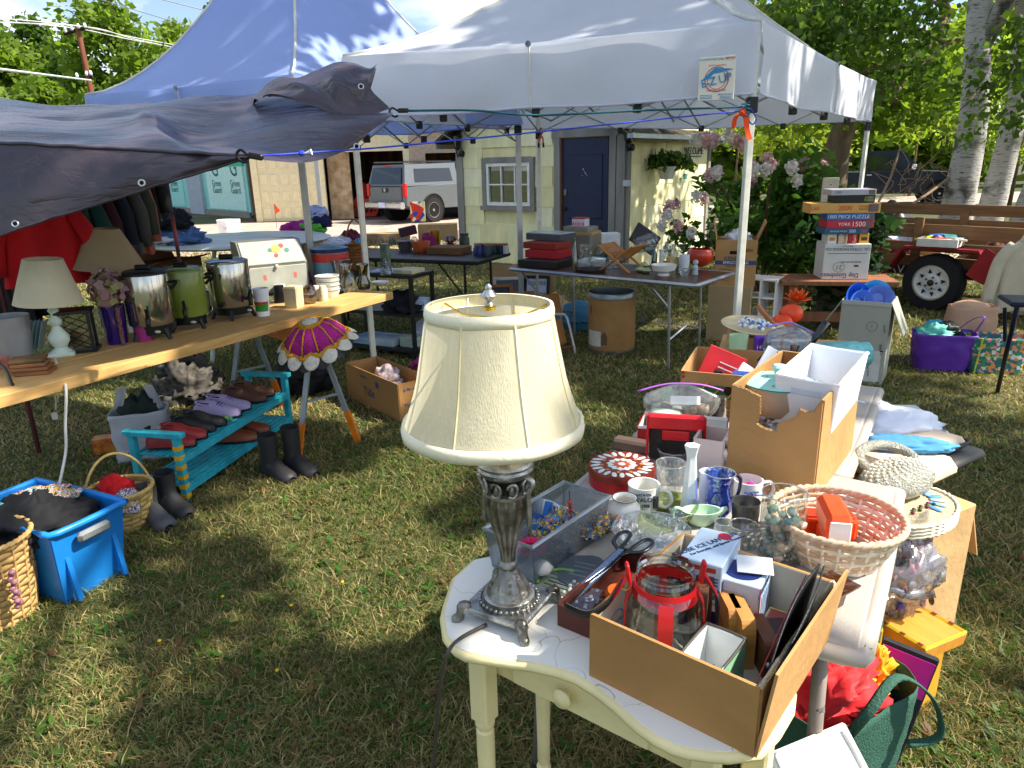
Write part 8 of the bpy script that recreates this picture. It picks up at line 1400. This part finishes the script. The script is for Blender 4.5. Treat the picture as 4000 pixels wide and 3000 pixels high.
# tote, baskets
to,w_,d_,h_=crate('blue_tote','bright blue plastic tote full of winter clothes',(262,2372),(505,2232),.50,0,.33,mat('#1c7ac8',.4,var=.14,scale=6,detail=9),t=.005,taper=.09,cat='tote',wall='side')
mk('rim',M().tube(bz([(x_*w_/2*1.14,y_*d_/2*1.14,h_)for x_,y_ in((-1,-.85),(-.8,-1),(.8,-1),(1,-.85),(1,.85),(.8,1),(-.8,1),(-1,.85),(-1,-.85))],3)[:-1],.014,8,True),mat('#1f88dc',.35),to,smooth=True);mk('handle',M().cbox((0,-d_/2*1.19,h_*.84),(w_*.5,.03,.045),.012),mat('#6f7476',.5),to,smooth=40)
for x_ in(-.36,.36):mk('rib',M().box((x_*w_,-d_/2*1.03,h_*.5),(.02,.02,h_*.9),(rad(-9),0,0)),mat('#1a77c6',.35),to)
tl_=to.location;nrd=pmat('m_nordic',['#e6dccb','#b03a30','#e6dccb','#5a8a94','#d8a84a','#2f3a44'],34,'noise',.95)
heap('black_clothes','black clothing hanging over the blue tote rim','clothing',tl_+Vector((0,-.03,.23)),(.19,.23,.12),mat('#17181c',.9),3,to.rotation_euler.z,.3,2.4,None,30);heap('nordic_hat','patterned knit mittens lying on the black clothes','mittens',tl_+Vector((-.01,.02,.335)),(.13,.085,.05),nrd,5,.5,.25,2,None,26);heap('aqua_knit','aqua ribbed knit cuff beside the mittens','knitwear',tl_+Vector((-.12,-.07,.335)),(.07,.045,.035),mat('#7fbcb8',.95,bump=.8,bs=120),8,.4,.2,2,None,18)
straw=mat('#d9bd78',.75,h2='#c2a05a',scale=40);p=G(510,2085);wicker('handled_basket','round straw basket with hooped handle beside the tote',p+Vector((-.06,.08,0)),[(.10,0),(.13,.1),(.145,.20)],straw,.008,handle=(.26,False,.012),rot=.6,nst=18,rows=8);heap('red_scarf','red cloth in the handled straw basket','cloth',p+Vector((-.09,.1,.10)),(.09,.08,.11),mat('#c81420',.85),2,0,.3,2,None,22);heap('butterfly_cloth','purple and white print cloth in the straw basket','cloth',p+Vector((-.0,.02,.11)),(.07,.06,.08),pmat('m_butter',['#cfc8d0','#4a3050','#d8d0d8','#7a6a88'],60,'noise',.9),6,0,.3,2,None,20)
p=G(20,2440);wicker('tall_straw_basket','tall coiled straw basket cut off at the photo edge',p+Vector((-.06,.06,0)),[(.125,0),(.145,.15),(.165,.34)],mat('#c9a46a',.8,h2='#b08a50',scale=40),.008,nst=20,rows=14);o=thing('bead_tassel','purple bead tassel hanging on the tall basket','tassel',p+Vector((.105,-.04,.10)))
for k in range(12):mk('bead',M().sph((.006*math.cos(k*2),.006*math.sin(k*2),.15-.013*k),.012,8,6),mat('#7a4a58',.25,h2='#a87a80',scale=90),o,smooth=True)
slab('black_box_in_basket','black case inside the tall straw basket','case',p+Vector((-.08,.06,.2)),(.12,.12,.12),blk,.4)
# ================================================================= brown folding table in front of the shed
FZ=.73;A,B=G(1990,1045,FZ),G(2718,1110,FZ);fx=(B-A).normalized();fl_=(B-A).length;fy=Vector((-fx.y,fx.x,0));ft=thing('brown_folding_table','brown topped folding table with aluminium edge before the shed','table',A,math.atan2(fx.y,fx.x));FD=.74;alm=mat('#b4b6b8',.3,.8)
mk('top',M().cbox((fl_/2,FD/2,-.012),(fl_-.02,FD-.02,.022),.002),mat('#4a2a1c',.3,var=.2,stretch=(1,9,1)),ft);mk('edge_trim',M().tube([(x_*fl_,y_*FD,-.014)for x_,y_ in((.01,0),(.99,0),(1,.02),(1,.98),(.99,1),(.01,1),(0,.98),(0,.02))],.018,6,True),alm,ft,smooth=40)
for x_ in(.14,.86):
 for y_ in(.08,.66):lg=mk('leg',M().tube([(x_*fl_,y_,-.03),((x_+.01)*fl_,y_,-FZ)],.012,8),alm,ft)
 mk('cross_brace',M().tube([(x_*fl_,.08,-.5),(x_*fl_+.02,.37,-.42),(x_*fl_,.66,-.5)],.01,6),alm,ft);mk('cross_brace',M().tube([(x_*fl_,.08,-.22),(x_*fl_-.2,.1,-.04)],.008,6),alm,ft)
def fo(name,label,cat,u,v,prof,m,hol=True,**k):return LT(name,label,cat,u,v,FZ,prof,m,hol=hol,n=k.pop('n',20),**k)
cg=glass('#e8f0ec',.9,.14,.04,bump=.5,bs=40);org=mat('#b83418',.2,coat=.5);jade=mat('#a8b88a',.35)
fo('orange_bowl','glossy burnt orange pottery bowl at the table corner','bowl',2733,1040,[(22,1052),(48,1030),(52,1005),(46,988),(40,984)],org);fo('white_tureen','white footed serving dish with small handles','dish',2592,1075,[(24,1080),(22,1070),(44,1060),(50,1038)],porc('#e6e4d8'));fo('white_tumbler','frosted white glass tumbler beside the orange bowl','tumbler',2672,1045,[(18,1048),(21,1020),(20,998)],porc('#dfe8ee',.4));fo('floral_mug','cream mug with yellow and blue flowers','mug',2621,1040,[(18,1042),(19,1007)],mat('#e4d8b0',.4,h2='#c89a3a',scale=50));fo('candlestick','white pillar candlestick in front of the green bottle','candlestick',2583,1035,[(10,1040),(8,1030),(8,990),(12,980)],wht,False);fo('cut_glass_sugar','small pink and clear cut glass dish at the table edge','dish',2671,1080,[(10,1082),(20,1068),(19,1052)],cg);fo('blue_lidded_jar','clear jar with a turquoise lid','jar',2660,1000,[(14,1020),(14,975)],cg);fo('turquoise_lid','turquoise lid on the clear jar','lid jar',2660,1000,[(15,972),(15,962)],mat('#3fb0c8',.4),False)if False else None
for k,(u,v,h_,w_,c2,lb)in enumerate([(2555,1035,960,11,'#4f8a6a','green glass bottle'),(2245,1060,930,12,'#c9b870','tall slim amber bottle'),(2600,1010,950,12,'#e4ece8','clear cruet bottle'),(2630,1010,955,17,'#e8eeec','clear carafe'),(2555,1030,1010,9,'#2a4ab0','small cobalt bottle'),(2650,1070,1030,9,'#5a2a18','small brown bottle'),(2535,985,935,14,'#dfe8e4','clear wine glass'),(2605,985,945,15,'#e0e8e4','clear goblet')]):fo('glass_bottle',lb+' on the brown table','bottle',u,v,[(w_,v),(w_,v-(v-h_)*.55),(w_*.4,v-(v-h_)*.75),(w_*.4,h_)],glass(c2,.75,.14),True,t=.002)
for k in range(3):fo('jade_candleholder',('nearest','middle','rear')[k]+' pale jade lily candle holder','candle holder',(2500,2525,2515)[k],(1062,1066,1045)[k],[(10,1070-8*(k==2)),(19,1060-8*(k==2)),(8,1050-8*(k==2))],jade,group='jade candle holders')
fo('china_figurine','small china figurine in pale blue and yellow','figurine',2715,1072,[(12,1074),(10,1055),(12,1045),(6,1038),(11,1028),(7,1018)],mat('#c9cfc0',.3,h2='#8ab0c8',scale=40),False);fo('glass_pitcher','clear pressed glass pitcher by the drying rack','pitcher',2290,1040,[(24,1045),(28,1000),(26,962)],cg);fo('tilted_tumbler','ribbed clear tumbler resting on the pitcher','tumbler',2335,1000,[(20,1010),(23,960)],cg,tilt=(0,rad(30),0));fo('glass_casserole','square clear glass casserole on the brown tray','casserole',2310,1050,[(50,1055),(58,1015)],glass('#e8eeec',.85,.14,.08,milky=.15),n=4);fo('brown_tray','dark brown oval tray under the glass casserole','tray',2310,1062,[(52,1066),(60,1052)],mat('#3a2a22',.5))
rk=thing('plate_rack','folding wooden plate drying rack holding a glass','plate rack',G(2430,1055,FZ),math.atan2(fx.y,fx.x));rw=mat('#b87a3c',.6)
for s in(-1,1):
 for y_ in(-.13,.13):mk('side_bar',M().tube([(-s*.15,y_,0),(s*.17,y_,.22)],.011,4),rw,rk)
 for k in range(12):mk('slat',M().tube([(s*.03+s*.14*k/11,-.13,.125+.095*k/11),(s*.03+s*.14*k/11,.13,.125+.095*k/11)],.005,4),rw,rk)
fo('rack_glass','big clear ribbed glass lying in the plate rack','glass',2480,1010,[(30,1010),(34,925)],cg,tilt=(0,rad(75),0))[0].location.z+=.12;fo('rack_lower_glass','clear glass jug under the plate rack','jug',2400,1045,[(26,1050),(28,1000)],cg)
def fslab(nm,lb,cat,u,v,dz,dims,c2,rz=0,rough=.5):return slab(nm,lb,cat,G(u,v,FZ)+Vector((0,.12,dz)),dims,mat(c2,rough,var=.1),math.atan2(fx.y,fx.x)+rz)
fslab('griddle','black electric griddle under the red roaster','griddle',2130,1045,.0,(.42,.28,.06),'#1a1816',.05);fslab('red_cloth_bundle','red quilted casserole carrier','carrier',2145,1035,.062,(.36,.26,.07),'#b01824',.1);fslab('red_roasting_pan','brick red roasting pan on the carrier','pan',2140,1030,.135,(.38,.26,.06),'#8c2418',.0);fslab('grey_baking_pan','grey baking pan with pale cover on top','pan',2155,1020,.197,(.42,.26,.06),'#4a4c50',-.05);fslab('clear_pan_cover','pale translucent cover on the grey baking pan','cover',2155,1020,.258,(.40,.25,.012),'#b8c4cc',-.05,.2)
fslab('wooden_box','weathered grey wooden box behind the pans','box',2270,1000,.0,(.36,.26,.21),'#8a8272',.1,.8);fslab('flat_wooden_tray','pale wooden tray across the grey box','tray',2275,1000,.212,(.34,.24,.03),'#b89a64',.15,.8);o=fslab('village_tin','white tin printed with pink houses and red lid','tin',2272,1000,.29,(.15,.10,.075),'#d8d8e4',.1)
mk('red_lid',M().cbox((0,0,.08),(.155,.105,.014),.004),mat('#b82430',.4),o)
for k in range(5):mk('house_print',M().prism([(-.01,0),(.01,0),(.01,.025),(0,.038),(-.01,.025)],0,.002,lambda p:Vector((p.x-.056+.028*k,-.0505-p.z,p.y+.008))),mat(('#c8708a','#d88a8a')[k%2],.5),o)
slab('grey_box_riser','low grey box lifting the wooden tray','box',G(2272,1000,FZ)+Vector((0,.12,.243)),(.3,.2,.046),mat('#8f8878',.8),math.atan2(fx.y,fx.x));slab('black_picture_frame','black and brown frame leaning behind the plate rack','frame',G(2510,985,FZ)+Vector((0,.15,.03)),(.3,.02,.24),mat('#1c1a20',.4),(rad(-30),rad(35),0));slab('white_label_box','white boxed appliance behind the plate rack','box',G(2385,985,FZ)+Vector((0,.12,0)),(.2,.16,.19),wht,.1)
# ---------------------------------------------------------------- fibre drum, chair, frames under the table
DP=G(2393,1372);DP.y+=.1;dh=ZT(DP,1135);dr2=S(90,DP);dm=thing('fibre_drum','tan fibre drum with galvanised rim on the lawn','drum',DP);mk('barrel',M().lathe([(dr2*.95,.012),(dr2,.03),(dr2,dh-.05)],40),mat('#b58a58',.75,var=.1,scale=5,h2='#a3763f'),dm,smooth=40);zn=mat('#8d959a',.35,.75)
mk('rim',M().lathe([(dr2*1.0,dh-.055),(dr2*1.02,dh-.05),(dr2*1.02,dh-.006),(dr2*1.0,dh),(dr2*.93,dh),(dr2*.92,.1)],40,capb=False),zn,dm,smooth=40);mk('foot_band',M().lathe([(dr2*.97,0),(dr2*1.01,.004),(dr2*1.01,.028)],40),zn,dm,smooth=40);mk('interior',M().cyl((0,0,dh-.12),(0,0,dh-.11),dr2*.9,n=32),mat('#1c1210',.9),dm)
mk('torn_label',M().grid(lambda a,b:Vector((dr2*1.006*math.cos(rad(192+44*a)),dr2*1.006*math.sin(rad(192+44*a)),.06+.14*b+.01*nz(a*4,b*4))),8,5),mat('#cfc8b8',.7),dm);mk('stain',M().grid(lambda a,b:Vector((dr2*1.004*math.cos(rad(236+16*a)),dr2*1.004*math.sin(rad(236+16*a)),.08+.12*b*(.6+.4*math.sin(a*3)))),6,5),mat('#6e5236',.9),dm);txt(dm,'1',.12,(-dr2*.93,-dr2*.42,.38),(F9,0,rad(-66)),mat('#5a4a38'))
ch=thing('folded_chair','folded white framed chair with tan vinyl seat by the drum','chair',G(2165,1395)+Vector((0,.12,0)),rad(25));tan=mat('#a5713c',.5);wf=mat('#c9c6be',.5,.3)
mk('seat',M().cbox((0,.03,.19),(.26,.03,.24),.05,(rad(-24),0,0)),tan,ch,smooth=60);mk('backrest',M().cbox((0,.12,.42),(.28,.03,.2),.05,(rad(-18),0,0)),tan,ch,smooth=60)
for s in(-1,1):mk('frame_tube',M().tube(bz([(s*.17,-.1,.0),(s*.16,.03,.3),(s*.1,.06,.34),(0,.07,.345)],3),.012,6),wf,ch,smooth=True);mk('frame_tube',M().tube([(s*.17,.22,0),(s*.16,.1,.5)],.011,6),wf,ch)
mk('cross_slat',M().tube([(-.16,-.07,.06),(.16,-.07,.06)],.014,6),mat('#6a3a22',.5),ch)
fb2,w_,d_,h_=crate('frame_carton','open carton of picture frames behind the lamp shade',(1850,1245),(2110,1262),.5,0,.26,cardl,t=.006,flaps=(('b',.28,.2),('r',.22,2.2)))
def pframe(label,dx,dy,dz,w,h,c2,pic,tilt,rz=0,text=None):
 o=thing('framed_picture',label,'framed picture',fb2.location+Vector((dx,dy,dz)),(tilt,0,rz));fm=mat(c2,.5)
 for s in(-1,1):mk('moulding',M().cbox((s*w/2,0,h/2),(.035,.02,h+.035),.004),fm,o);mk('moulding',M().cbox((0,0,h/2+s*h/2),(w-.035,.02,.035),.004),fm,o)
 mk('picture',M().box((0,.004,h/2),(w,.004,h)),mat(pic,.3),o)
 for t_,s_,z_ in text or():txt(o,t_,s_,(0,-.0,h*z_),(F9,0,0),mat('#2a2f3c'),ext=.001)
pframe('black framed COFFEE sign leaning in the carton',.24,.0,.18,.26,.26,'#1c1f2a','#cfd4e4',rad(-20),rad(-12),(('COFFEE',.06,.72),('and',.04,.48),('FRIENDS',.055,.25)));pframe('wide white picture frame in the carton',-.05,.06,.18,.34,.24,'#dcdcd6','#5a6068',rad(-18));pframe('light oak picture frame in the carton',-.16,-.06,.16,.26,.2,'#a8703c','#2a3040',rad(-22),.1);pframe('small oak frame nearest the lamp shade',.10,-.08,.12,.2,.16,'#a8703c','#4a4a40',rad(-20),-.1)
heap('blue_bundle','long blue foam mat lying behind the drum','mat',G(2255,1290)+Vector((.05,.15,0)),(.3,.22,.2),mat('#3f7f9c',.7),4,0,.12,1.5,None,22)
heap('white_trash_bag','white plastic sack with clothes beside the lamp shade','sack',G(1690,1375)+Vector((0,.1,0)),(.2,.18,.24),mat('#c4ccd8',.35,var=.08,trans=.2),6,0,.2,2,None,24);heap('magenta_cloth','magenta and green cloth spilling by the white sack','cloth',G(1690,1440),(.16,.12,.09),mat('#b01c78',.85),8,0,.35,2,None,20);heap('lime_cloth','lime green cloth under the magenta one','cloth',G(1690,1490),(.1,.08,.05),mat('#6fc83a',.85),9,0,.3,2,None,16)
tdb,w_,d_,h_=crate('detergent_carton','brown detergent carton on the grass beside the lamp',(1362,1552),(1565,1652),.26,0,.27,cardd,card,t=.006);ikb=mat('#3a4a78',.7)
txt(tdb,'Tide',.09,(-.03,-d_/2-.005,.12),(F9,0,0),ikb);txt(tdb,'16-96 OZ',.026,(-.1,-d_/2-.005,.22),(F9,0,0),ikb);txt(tdb,'6-96 oz 92215',.032,(w_/2+.005,0,.22),(F9,0,F9),ikb);txt(tdb,'16529',.034,(w_/2+.005,.05,.1),(F9,0,F9),ikb);txt(tdb,'Tide',.04,(w_/2+.005,-.06,.11),(F9,0,F9),ikb);mk('barcode',M().box((w_/2+.004,.04,.05),(.001,.11,.035)),ikb,tdb);mk('house_print',M().prism([(-.02,0),(.02,0),(.02,.03),(0,.05),(-.02,.03)],0,.002,lambda p:Vector((p.x+.09,-d_/2-.003-p.z,p.y+.18))),ikb,tdb)
heap('paper_bundle','crumpled white paper and cloth in the detergent carton','paper',tdb.location+Vector((0,0,.14)),(.1,.08,.11),mat('#cfc8c4',.7,h2='#8a6a7a',scale=20),5,0,.4,2.2,None,20)
# ---------------------------------------------------------------- tall cartons by the hydrangea
kz=.52;k1,w1,d1,h1=solid_box('plain_carton','tall plain tan carton under the printed one',(2755,1330),(2920,1340),.45,0,kz,mat('#a8906a',.85,var=.05));kb=thing('printed_carton','big brown printed carton with open flaps on the plain one','carton',k1.location+Vector((.02,0,kz)),k1.rotation_euler.z+rad(4));kw,kd,kh=.36,.36,ZT(k1.location,930)-kz+.0;
for cx_,cy_,sx_,sy_ in((0,-kd/2,kw,.006),(0,kd/2,kw,.006),(-kw/2,0,.006,kd-.006),(kw/2,0,.006,kd-.006)):mk('panel',M().box((cx_,cy_,kh/2),(sx_,sy_,kh)),card,kb)
for dx,dy,rx_,ry_,wd,r2 in((-kw/2,0,0,rad(-12),.005,0),(kw/2,0,0,rad(22),.005,0)):mk('flap',M().box((dx+.08*math.sin(ry_),0,kh+.08),(.005,kd,.17),(0,ry_,0)),card,kb)
for t_,s_,z_,c2 in(('KENDALL',.055,.60,ikb),('SIMPLICITY PLUS',.036,.51,wht),('Large Adult Briefs',.026,.44,ikb),('63024',.04,.78,mat('#5a4630'))):txt(kb,t_,s_,(.0 if t_!='63024' else .1,-kd/2-.008,kh*z_),(F9,0,0),c2,xs=.85)
flatp(kb,'blue_band',-kw/2,kw/2,kh*.465,kh*.555,-kd/2-.004,ikb);mk('hand_hole',M().cbox((-.02,-kd/2-.003,kh*.73),(.07,.004,.03),.001),mat('#1a1210',.9),kb)
for k in range(6):flatp(kb,'small_print',-kw*.42,-kw*.42+.09+.02*(k%3),kh*(.12+.045*k),kh*(.135+.045*k),-kd/2-.0035,mat('#6a5844',.8))
heap('plastic_wrap','crumpled plastic wrap in the printed carton','plastic wrap',kb.location+Vector((0,0,kh-.05)),(.13,.13,.09),mat('#c8ccd0',.3),4,0,.4,2.4,None,18);sh2=thing('white_cubby_shelf','small white cubby shelf behind the plain carton','shelf',G(2990,1325)+Vector((.02,.2,0)),rad(-35))
for x_ in(-.14,0,.14):mk('upright',M().box((x_,0,.28),(.014,.26,.56)),wht,sh2)
for z_ in(.02,.2,.38,.55):mk('shelf_board',M().box((0,0,z_),(.29,.26,.014)),wht,sh2)
# ================================================================= black tables at the back left
bkt=mat('#1d1a19',.5);A,B=G(1865,1022,FZ),G(2005,982,FZ);by=(B-A).normalized();bx_=Vector((-by.y,by.x,0));b2=thing('black_folding_table','dark brown folding table of knick-knacks behind the basket','table',A,math.atan2(-bx_.y,-bx_.x));
mk('top',M().cbox((-.95,.4,-.02),(1.9,.8,.04),.01),bkt,b2)
for x_ in(-.2,-1.7):
 for y_ in(.1,.7):mk('leg',M().tube([(x_,y_,-.04),(x_,y_,-FZ)],.014,8),bkt,b2)
 mk('brace',M().tube([(x_,.1,-.4),(x_-.3*(1 if x_>-1 else-1),.1,-.05)],.01,6),bkt,b2)
def kn(name,label,cat,u,v,prof,m,hol=False,**k):return LT(name,label,cat,u,v,FZ,prof,m,hol=hol,n=k.pop('n',18),**k)
kn('gold_canister','shiny gold canister in the low carton','canister',1702,965,[(20,972),(20,905)],mat('#c9a02a',.15,.9));kn('red_white_bowl','white bowl with an orange scalloped band','bowl',1645,985,[(24,995),(34,975),(38,953)],mat('#d86a3a',.3),True);kn('green_candle_jar','glass jar with a dark green candle','jar',1815,968,[(20,972),(20,935),(16,928),(18,915)],mat('#3a4434',.25));kn('amber_glass','amber glass goblet beside the gold canister','goblet',1760,970,[(24,972),(10,950),(26,940),(18,925)],glass('#b8782a',.7,.15));kn('glass_cake_stand','low glass cake stand in the low carton','cake stand',1755,975,[(16,978),(6,965),(30,955)],cg)
for k,(u,c2,lb)in enumerate([(1872,'#23286a','dotted cobalt jar'),(1905,'#2f3f4a','labelled dark teal jar'),(1930,'#1f3c34','labelled green jar'),(1957,'#1c2440','navy jar'),(1975,'#d8d8d4','small white tub')]):o,_p=kn('spice_jar',lb+' in the row at the table end','jar',u,998-8*(k>1),[(22-2*k,1000-8*(k>1)),(23-2*k,975-4*k*0),(18-2*k,960)],mat(c2,.3));mk('cork_lid',M().cyl((0,0,_p[-1][1]),(0,0,_p[-1][1]+.02),_p[-1][0]*1.05,n=14),mat('#a8744a',.7),o)
slab('low_carton','low brown carton of glassware on the dark table','carton',G(1755,990,FZ)+Vector((0,.02,0)),(.42,.26,.075),mat('#7a5430',.85),math.atan2(-bx_.y,-bx_.x));slab('maroon_book','maroon padded case on the wire basket','case',G(1595,970,FZ)+Vector((0,.1,.14)),(.2,.1,.10),mat('#4a1a28',.6),(0,rad(-10),.3));kn('scroll_basket','black scrollwork metal planter','planter',1585,980,[(24,990),(34,950)],mat('#3a3836',.5,.4,h2='#8a8680',scale=60));heap('magenta_cloth','magenta fabric piled behind the orange bowl','cloth',G(1670,975,FZ)+Vector((0,.15,0)),(.1,.08,.12),mat('#8c1c58',.8),2,0,.3,2,None,16)
slab('brown_carton_back','brown open carton at the back of the dark table','carton',G(1700,950,FZ)+Vector((0,.45,0)),(.5,.25,.2),cardl,.05);slab('stained_glass_panel','small stained glass panel with red and blue rays','panel',G(1620,940,FZ)+Vector((0,.5,.2)),(.2,.02,.26),pmat('m_stain',['#d8c890','#c8301c','#2a3a9a','#e8dcc0'],14),(0,0,.1));slab('carton_left_back','brown carton of ornaments behind the handled basket','carton',G(1500,965,FZ)+Vector((0,.3,0)),(.55,.25,.14),cardl,.1);heap('maroon_cloth','maroon cloth heaped on the dark table end','cloth',G(1345,985,FZ)+Vector((0,.3,0)),(.16,.14,.16),mat('#5a1428',.85),3,0,.35,2,None,18)
for k in range(5):kn('glass_ornament',('first','second','third','fourth','fifth')[k]+' clear ornament from the left on the cartons','ornament',1440+45*k,960,[(14,945),(18,925),(6,908)],cg)
lb_=AT(1205,930,7.6);lt=thing('laundry_carton','carton heaped with bright laundry left of the tent post','carton',Vector((lb_.x,7.7,0)));mk('carton',M().cbox((0,0,(lb_.z-.02)/2),(.5,.4,lb_.z-.02),.004),cardl,lt)
for k,(dx,dz,c2,lb)in enumerate([(-.05,.0,'#1c1f3a','navy'),(-.12,.06,'#c02a8a','magenta'),(.0,.08,'#6ac84a','lime green'),(.08,.14,'#2a2a5a','indigo'),(.06,.22,'#c4cce8','white')]):heap('laundry_item',lb+' garment in the bright laundry heap','garment',Vector((lb_.x+dx,7.6+.05*k,lb_.z-.04+dz)),(.2-.02*k,.14,.11),mat(c2,.85),k+3,0,.35,2.2,None,18)
# low black shelf
A,B=G(1605,1078,.75),G(1697,1055,.75);by=(B-A).normalized();bx_=Vector((by.y,-by.x,0));sf=thing('black_shelf','low black three tier shelf beyond the plank end','shelf',A,math.atan2(bx_.y,bx_.x));sl,sd2=.82,.36
for z_ in(0,-.34,-.66):mk('tier',M().cbox((-sl/2,sd2/2,z_-.015),(sl,sd2,.03),.003),bkt,sf)
for x_ in(-.02,-sl+.02):
 for y_ in(.02,sd2-.02):mk('leg',M().box((x_,y_,-.38),(.03,.03,.74)),bkt,sf)
def sfp(x_,y_,z_):return A+bx_*x_+by*y_+Vector((0,0,z_))
sa=math.atan2(bx_.y,bx_.x);slab('cream_book','cream boxed book on the black shelf corner','book',sfp(-.13,.16,.001),(.2,.2,.035),mat('#d0c49c',.6),sa);slab('blue_folder','white and blue folder under the cream book','folder',sfp(-.36,.16,.001),(.26,.24,.014),mat('#a8b8d4',.5),sa+.1);slab('boxed_glass','black and green boxed glass set standing on the shelf','carton',sfp(-.33,.10,.015),(.07,.07,.24),mat('#3a4440',.4,h2='#8a9a80',scale=14),sa+.3);LT('glass_bell','clear glass bell with a bow on the shelf','bell',1508,1072,.75,[(26,1075),(22,1050),(8,1030),(5,1010)],cg,hol=False)
pb2=sfp(-.70,.17,.002);wicker('handled_wicker_basket','tall brown woven basket with a hooped handle',pb2,[(.075,0),(.09,.12),(.105,.24)],mat('#8a5428',.6,h2='#a86a34',scale=30),.01,handle=(.30,False,.012),rot=-.3,nst=16,rows=9);tag(mk('blue_ball',M().sph((0,0,0),.035,14,10),mat('#1c8ab8',.1,.6),loc=pb2+Vector((.03,-.03,.25)),smooth=True),'shiny blue glass ball in the brown basket','ball')
heap('navy_garment','navy garment draped over the shelf middle tier','garment',sfp(-.2,.12,-.34),(.17,.16,.13),mat('#12141e',.85),4,sa,.35,2.2,None,24);slab('newspaper_stack','folded newspapers on the shelf middle tier','newspaper',sfp(-.5,.16,-.34),(.3,.26,.04),mat('#c0bdb6',.7,h2='#8a8884',scale=30),sa+.2);slab('magazine_pack','blue and white printed pack on the shelf middle tier','pack',sfp(-.12,.24,-.335),(.2,.2,.09),mat('#8ab4d8',.5,h2='#d8e0e8',scale=16),sa+.3);slab('flat_blue_box','long flat blue game box on the bottom tier','box',sfp(-.5,.16,-.66),(.46,.26,.06),mat('#2a6fb0',.5,h2='#c8d4cc',scale=5),sa);slab('floral_tissue_box','small teal floral box on the bottom tier','box',sfp(-.14,.14,-.66),(.17,.12,.09),pmat('m_tissue',['#7ab0a8','#d8d0b8','#8ab8b0','#c8a878'],60,'noise'),sa)
o=thing('white_bucket','small white bucket on the grass before the foam board wall','bucket',AT(895,885,18));o.location.z=0;mk('bucket',M().lathe(hollow([(.22,0),(.28,.5)],.02),18),wht,o,smooth=40);mk('bail',M().tube([(-.28,0,.48),(0,-.3,.3),(.28,0,.48)],.008,5),chrome,o)
o=thing('marker_flag','little orange marker flag on a wire by the garage door','flag',G(1082,895));hF=ZT(o.location,795);mk('wire',M().cyl((0,0,0),(0,0,hF),.008,n=5),mat('#5a4a40'),o);mk('flag',M().prism([(0,hF-.3),(.0,hF),(.16,hF-.2)],0,.01,lambda p:Vector((p.x,p.z,p.y))),mat('#e8501c',.6),o)
# ================================================================= lettering becomes mesh
bpy.context.view_layer.update()
_dg=bpy.context.evaluated_depsgraph_get()
for o in[o for o in C.objects if o.type=='FONT']:
 me=bpy.data.meshes.new_from_object(o.evaluated_get(_dg));n=bpy.data.objects.new('x',me);nm=o.name.split('.')[0]
 n.parent=o.parent;n.location=o.location;n.rotation_euler=o.rotation_euler;n.scale=o.scale;C.objects.link(n);bpy.data.objects.remove(o);n.name=nm
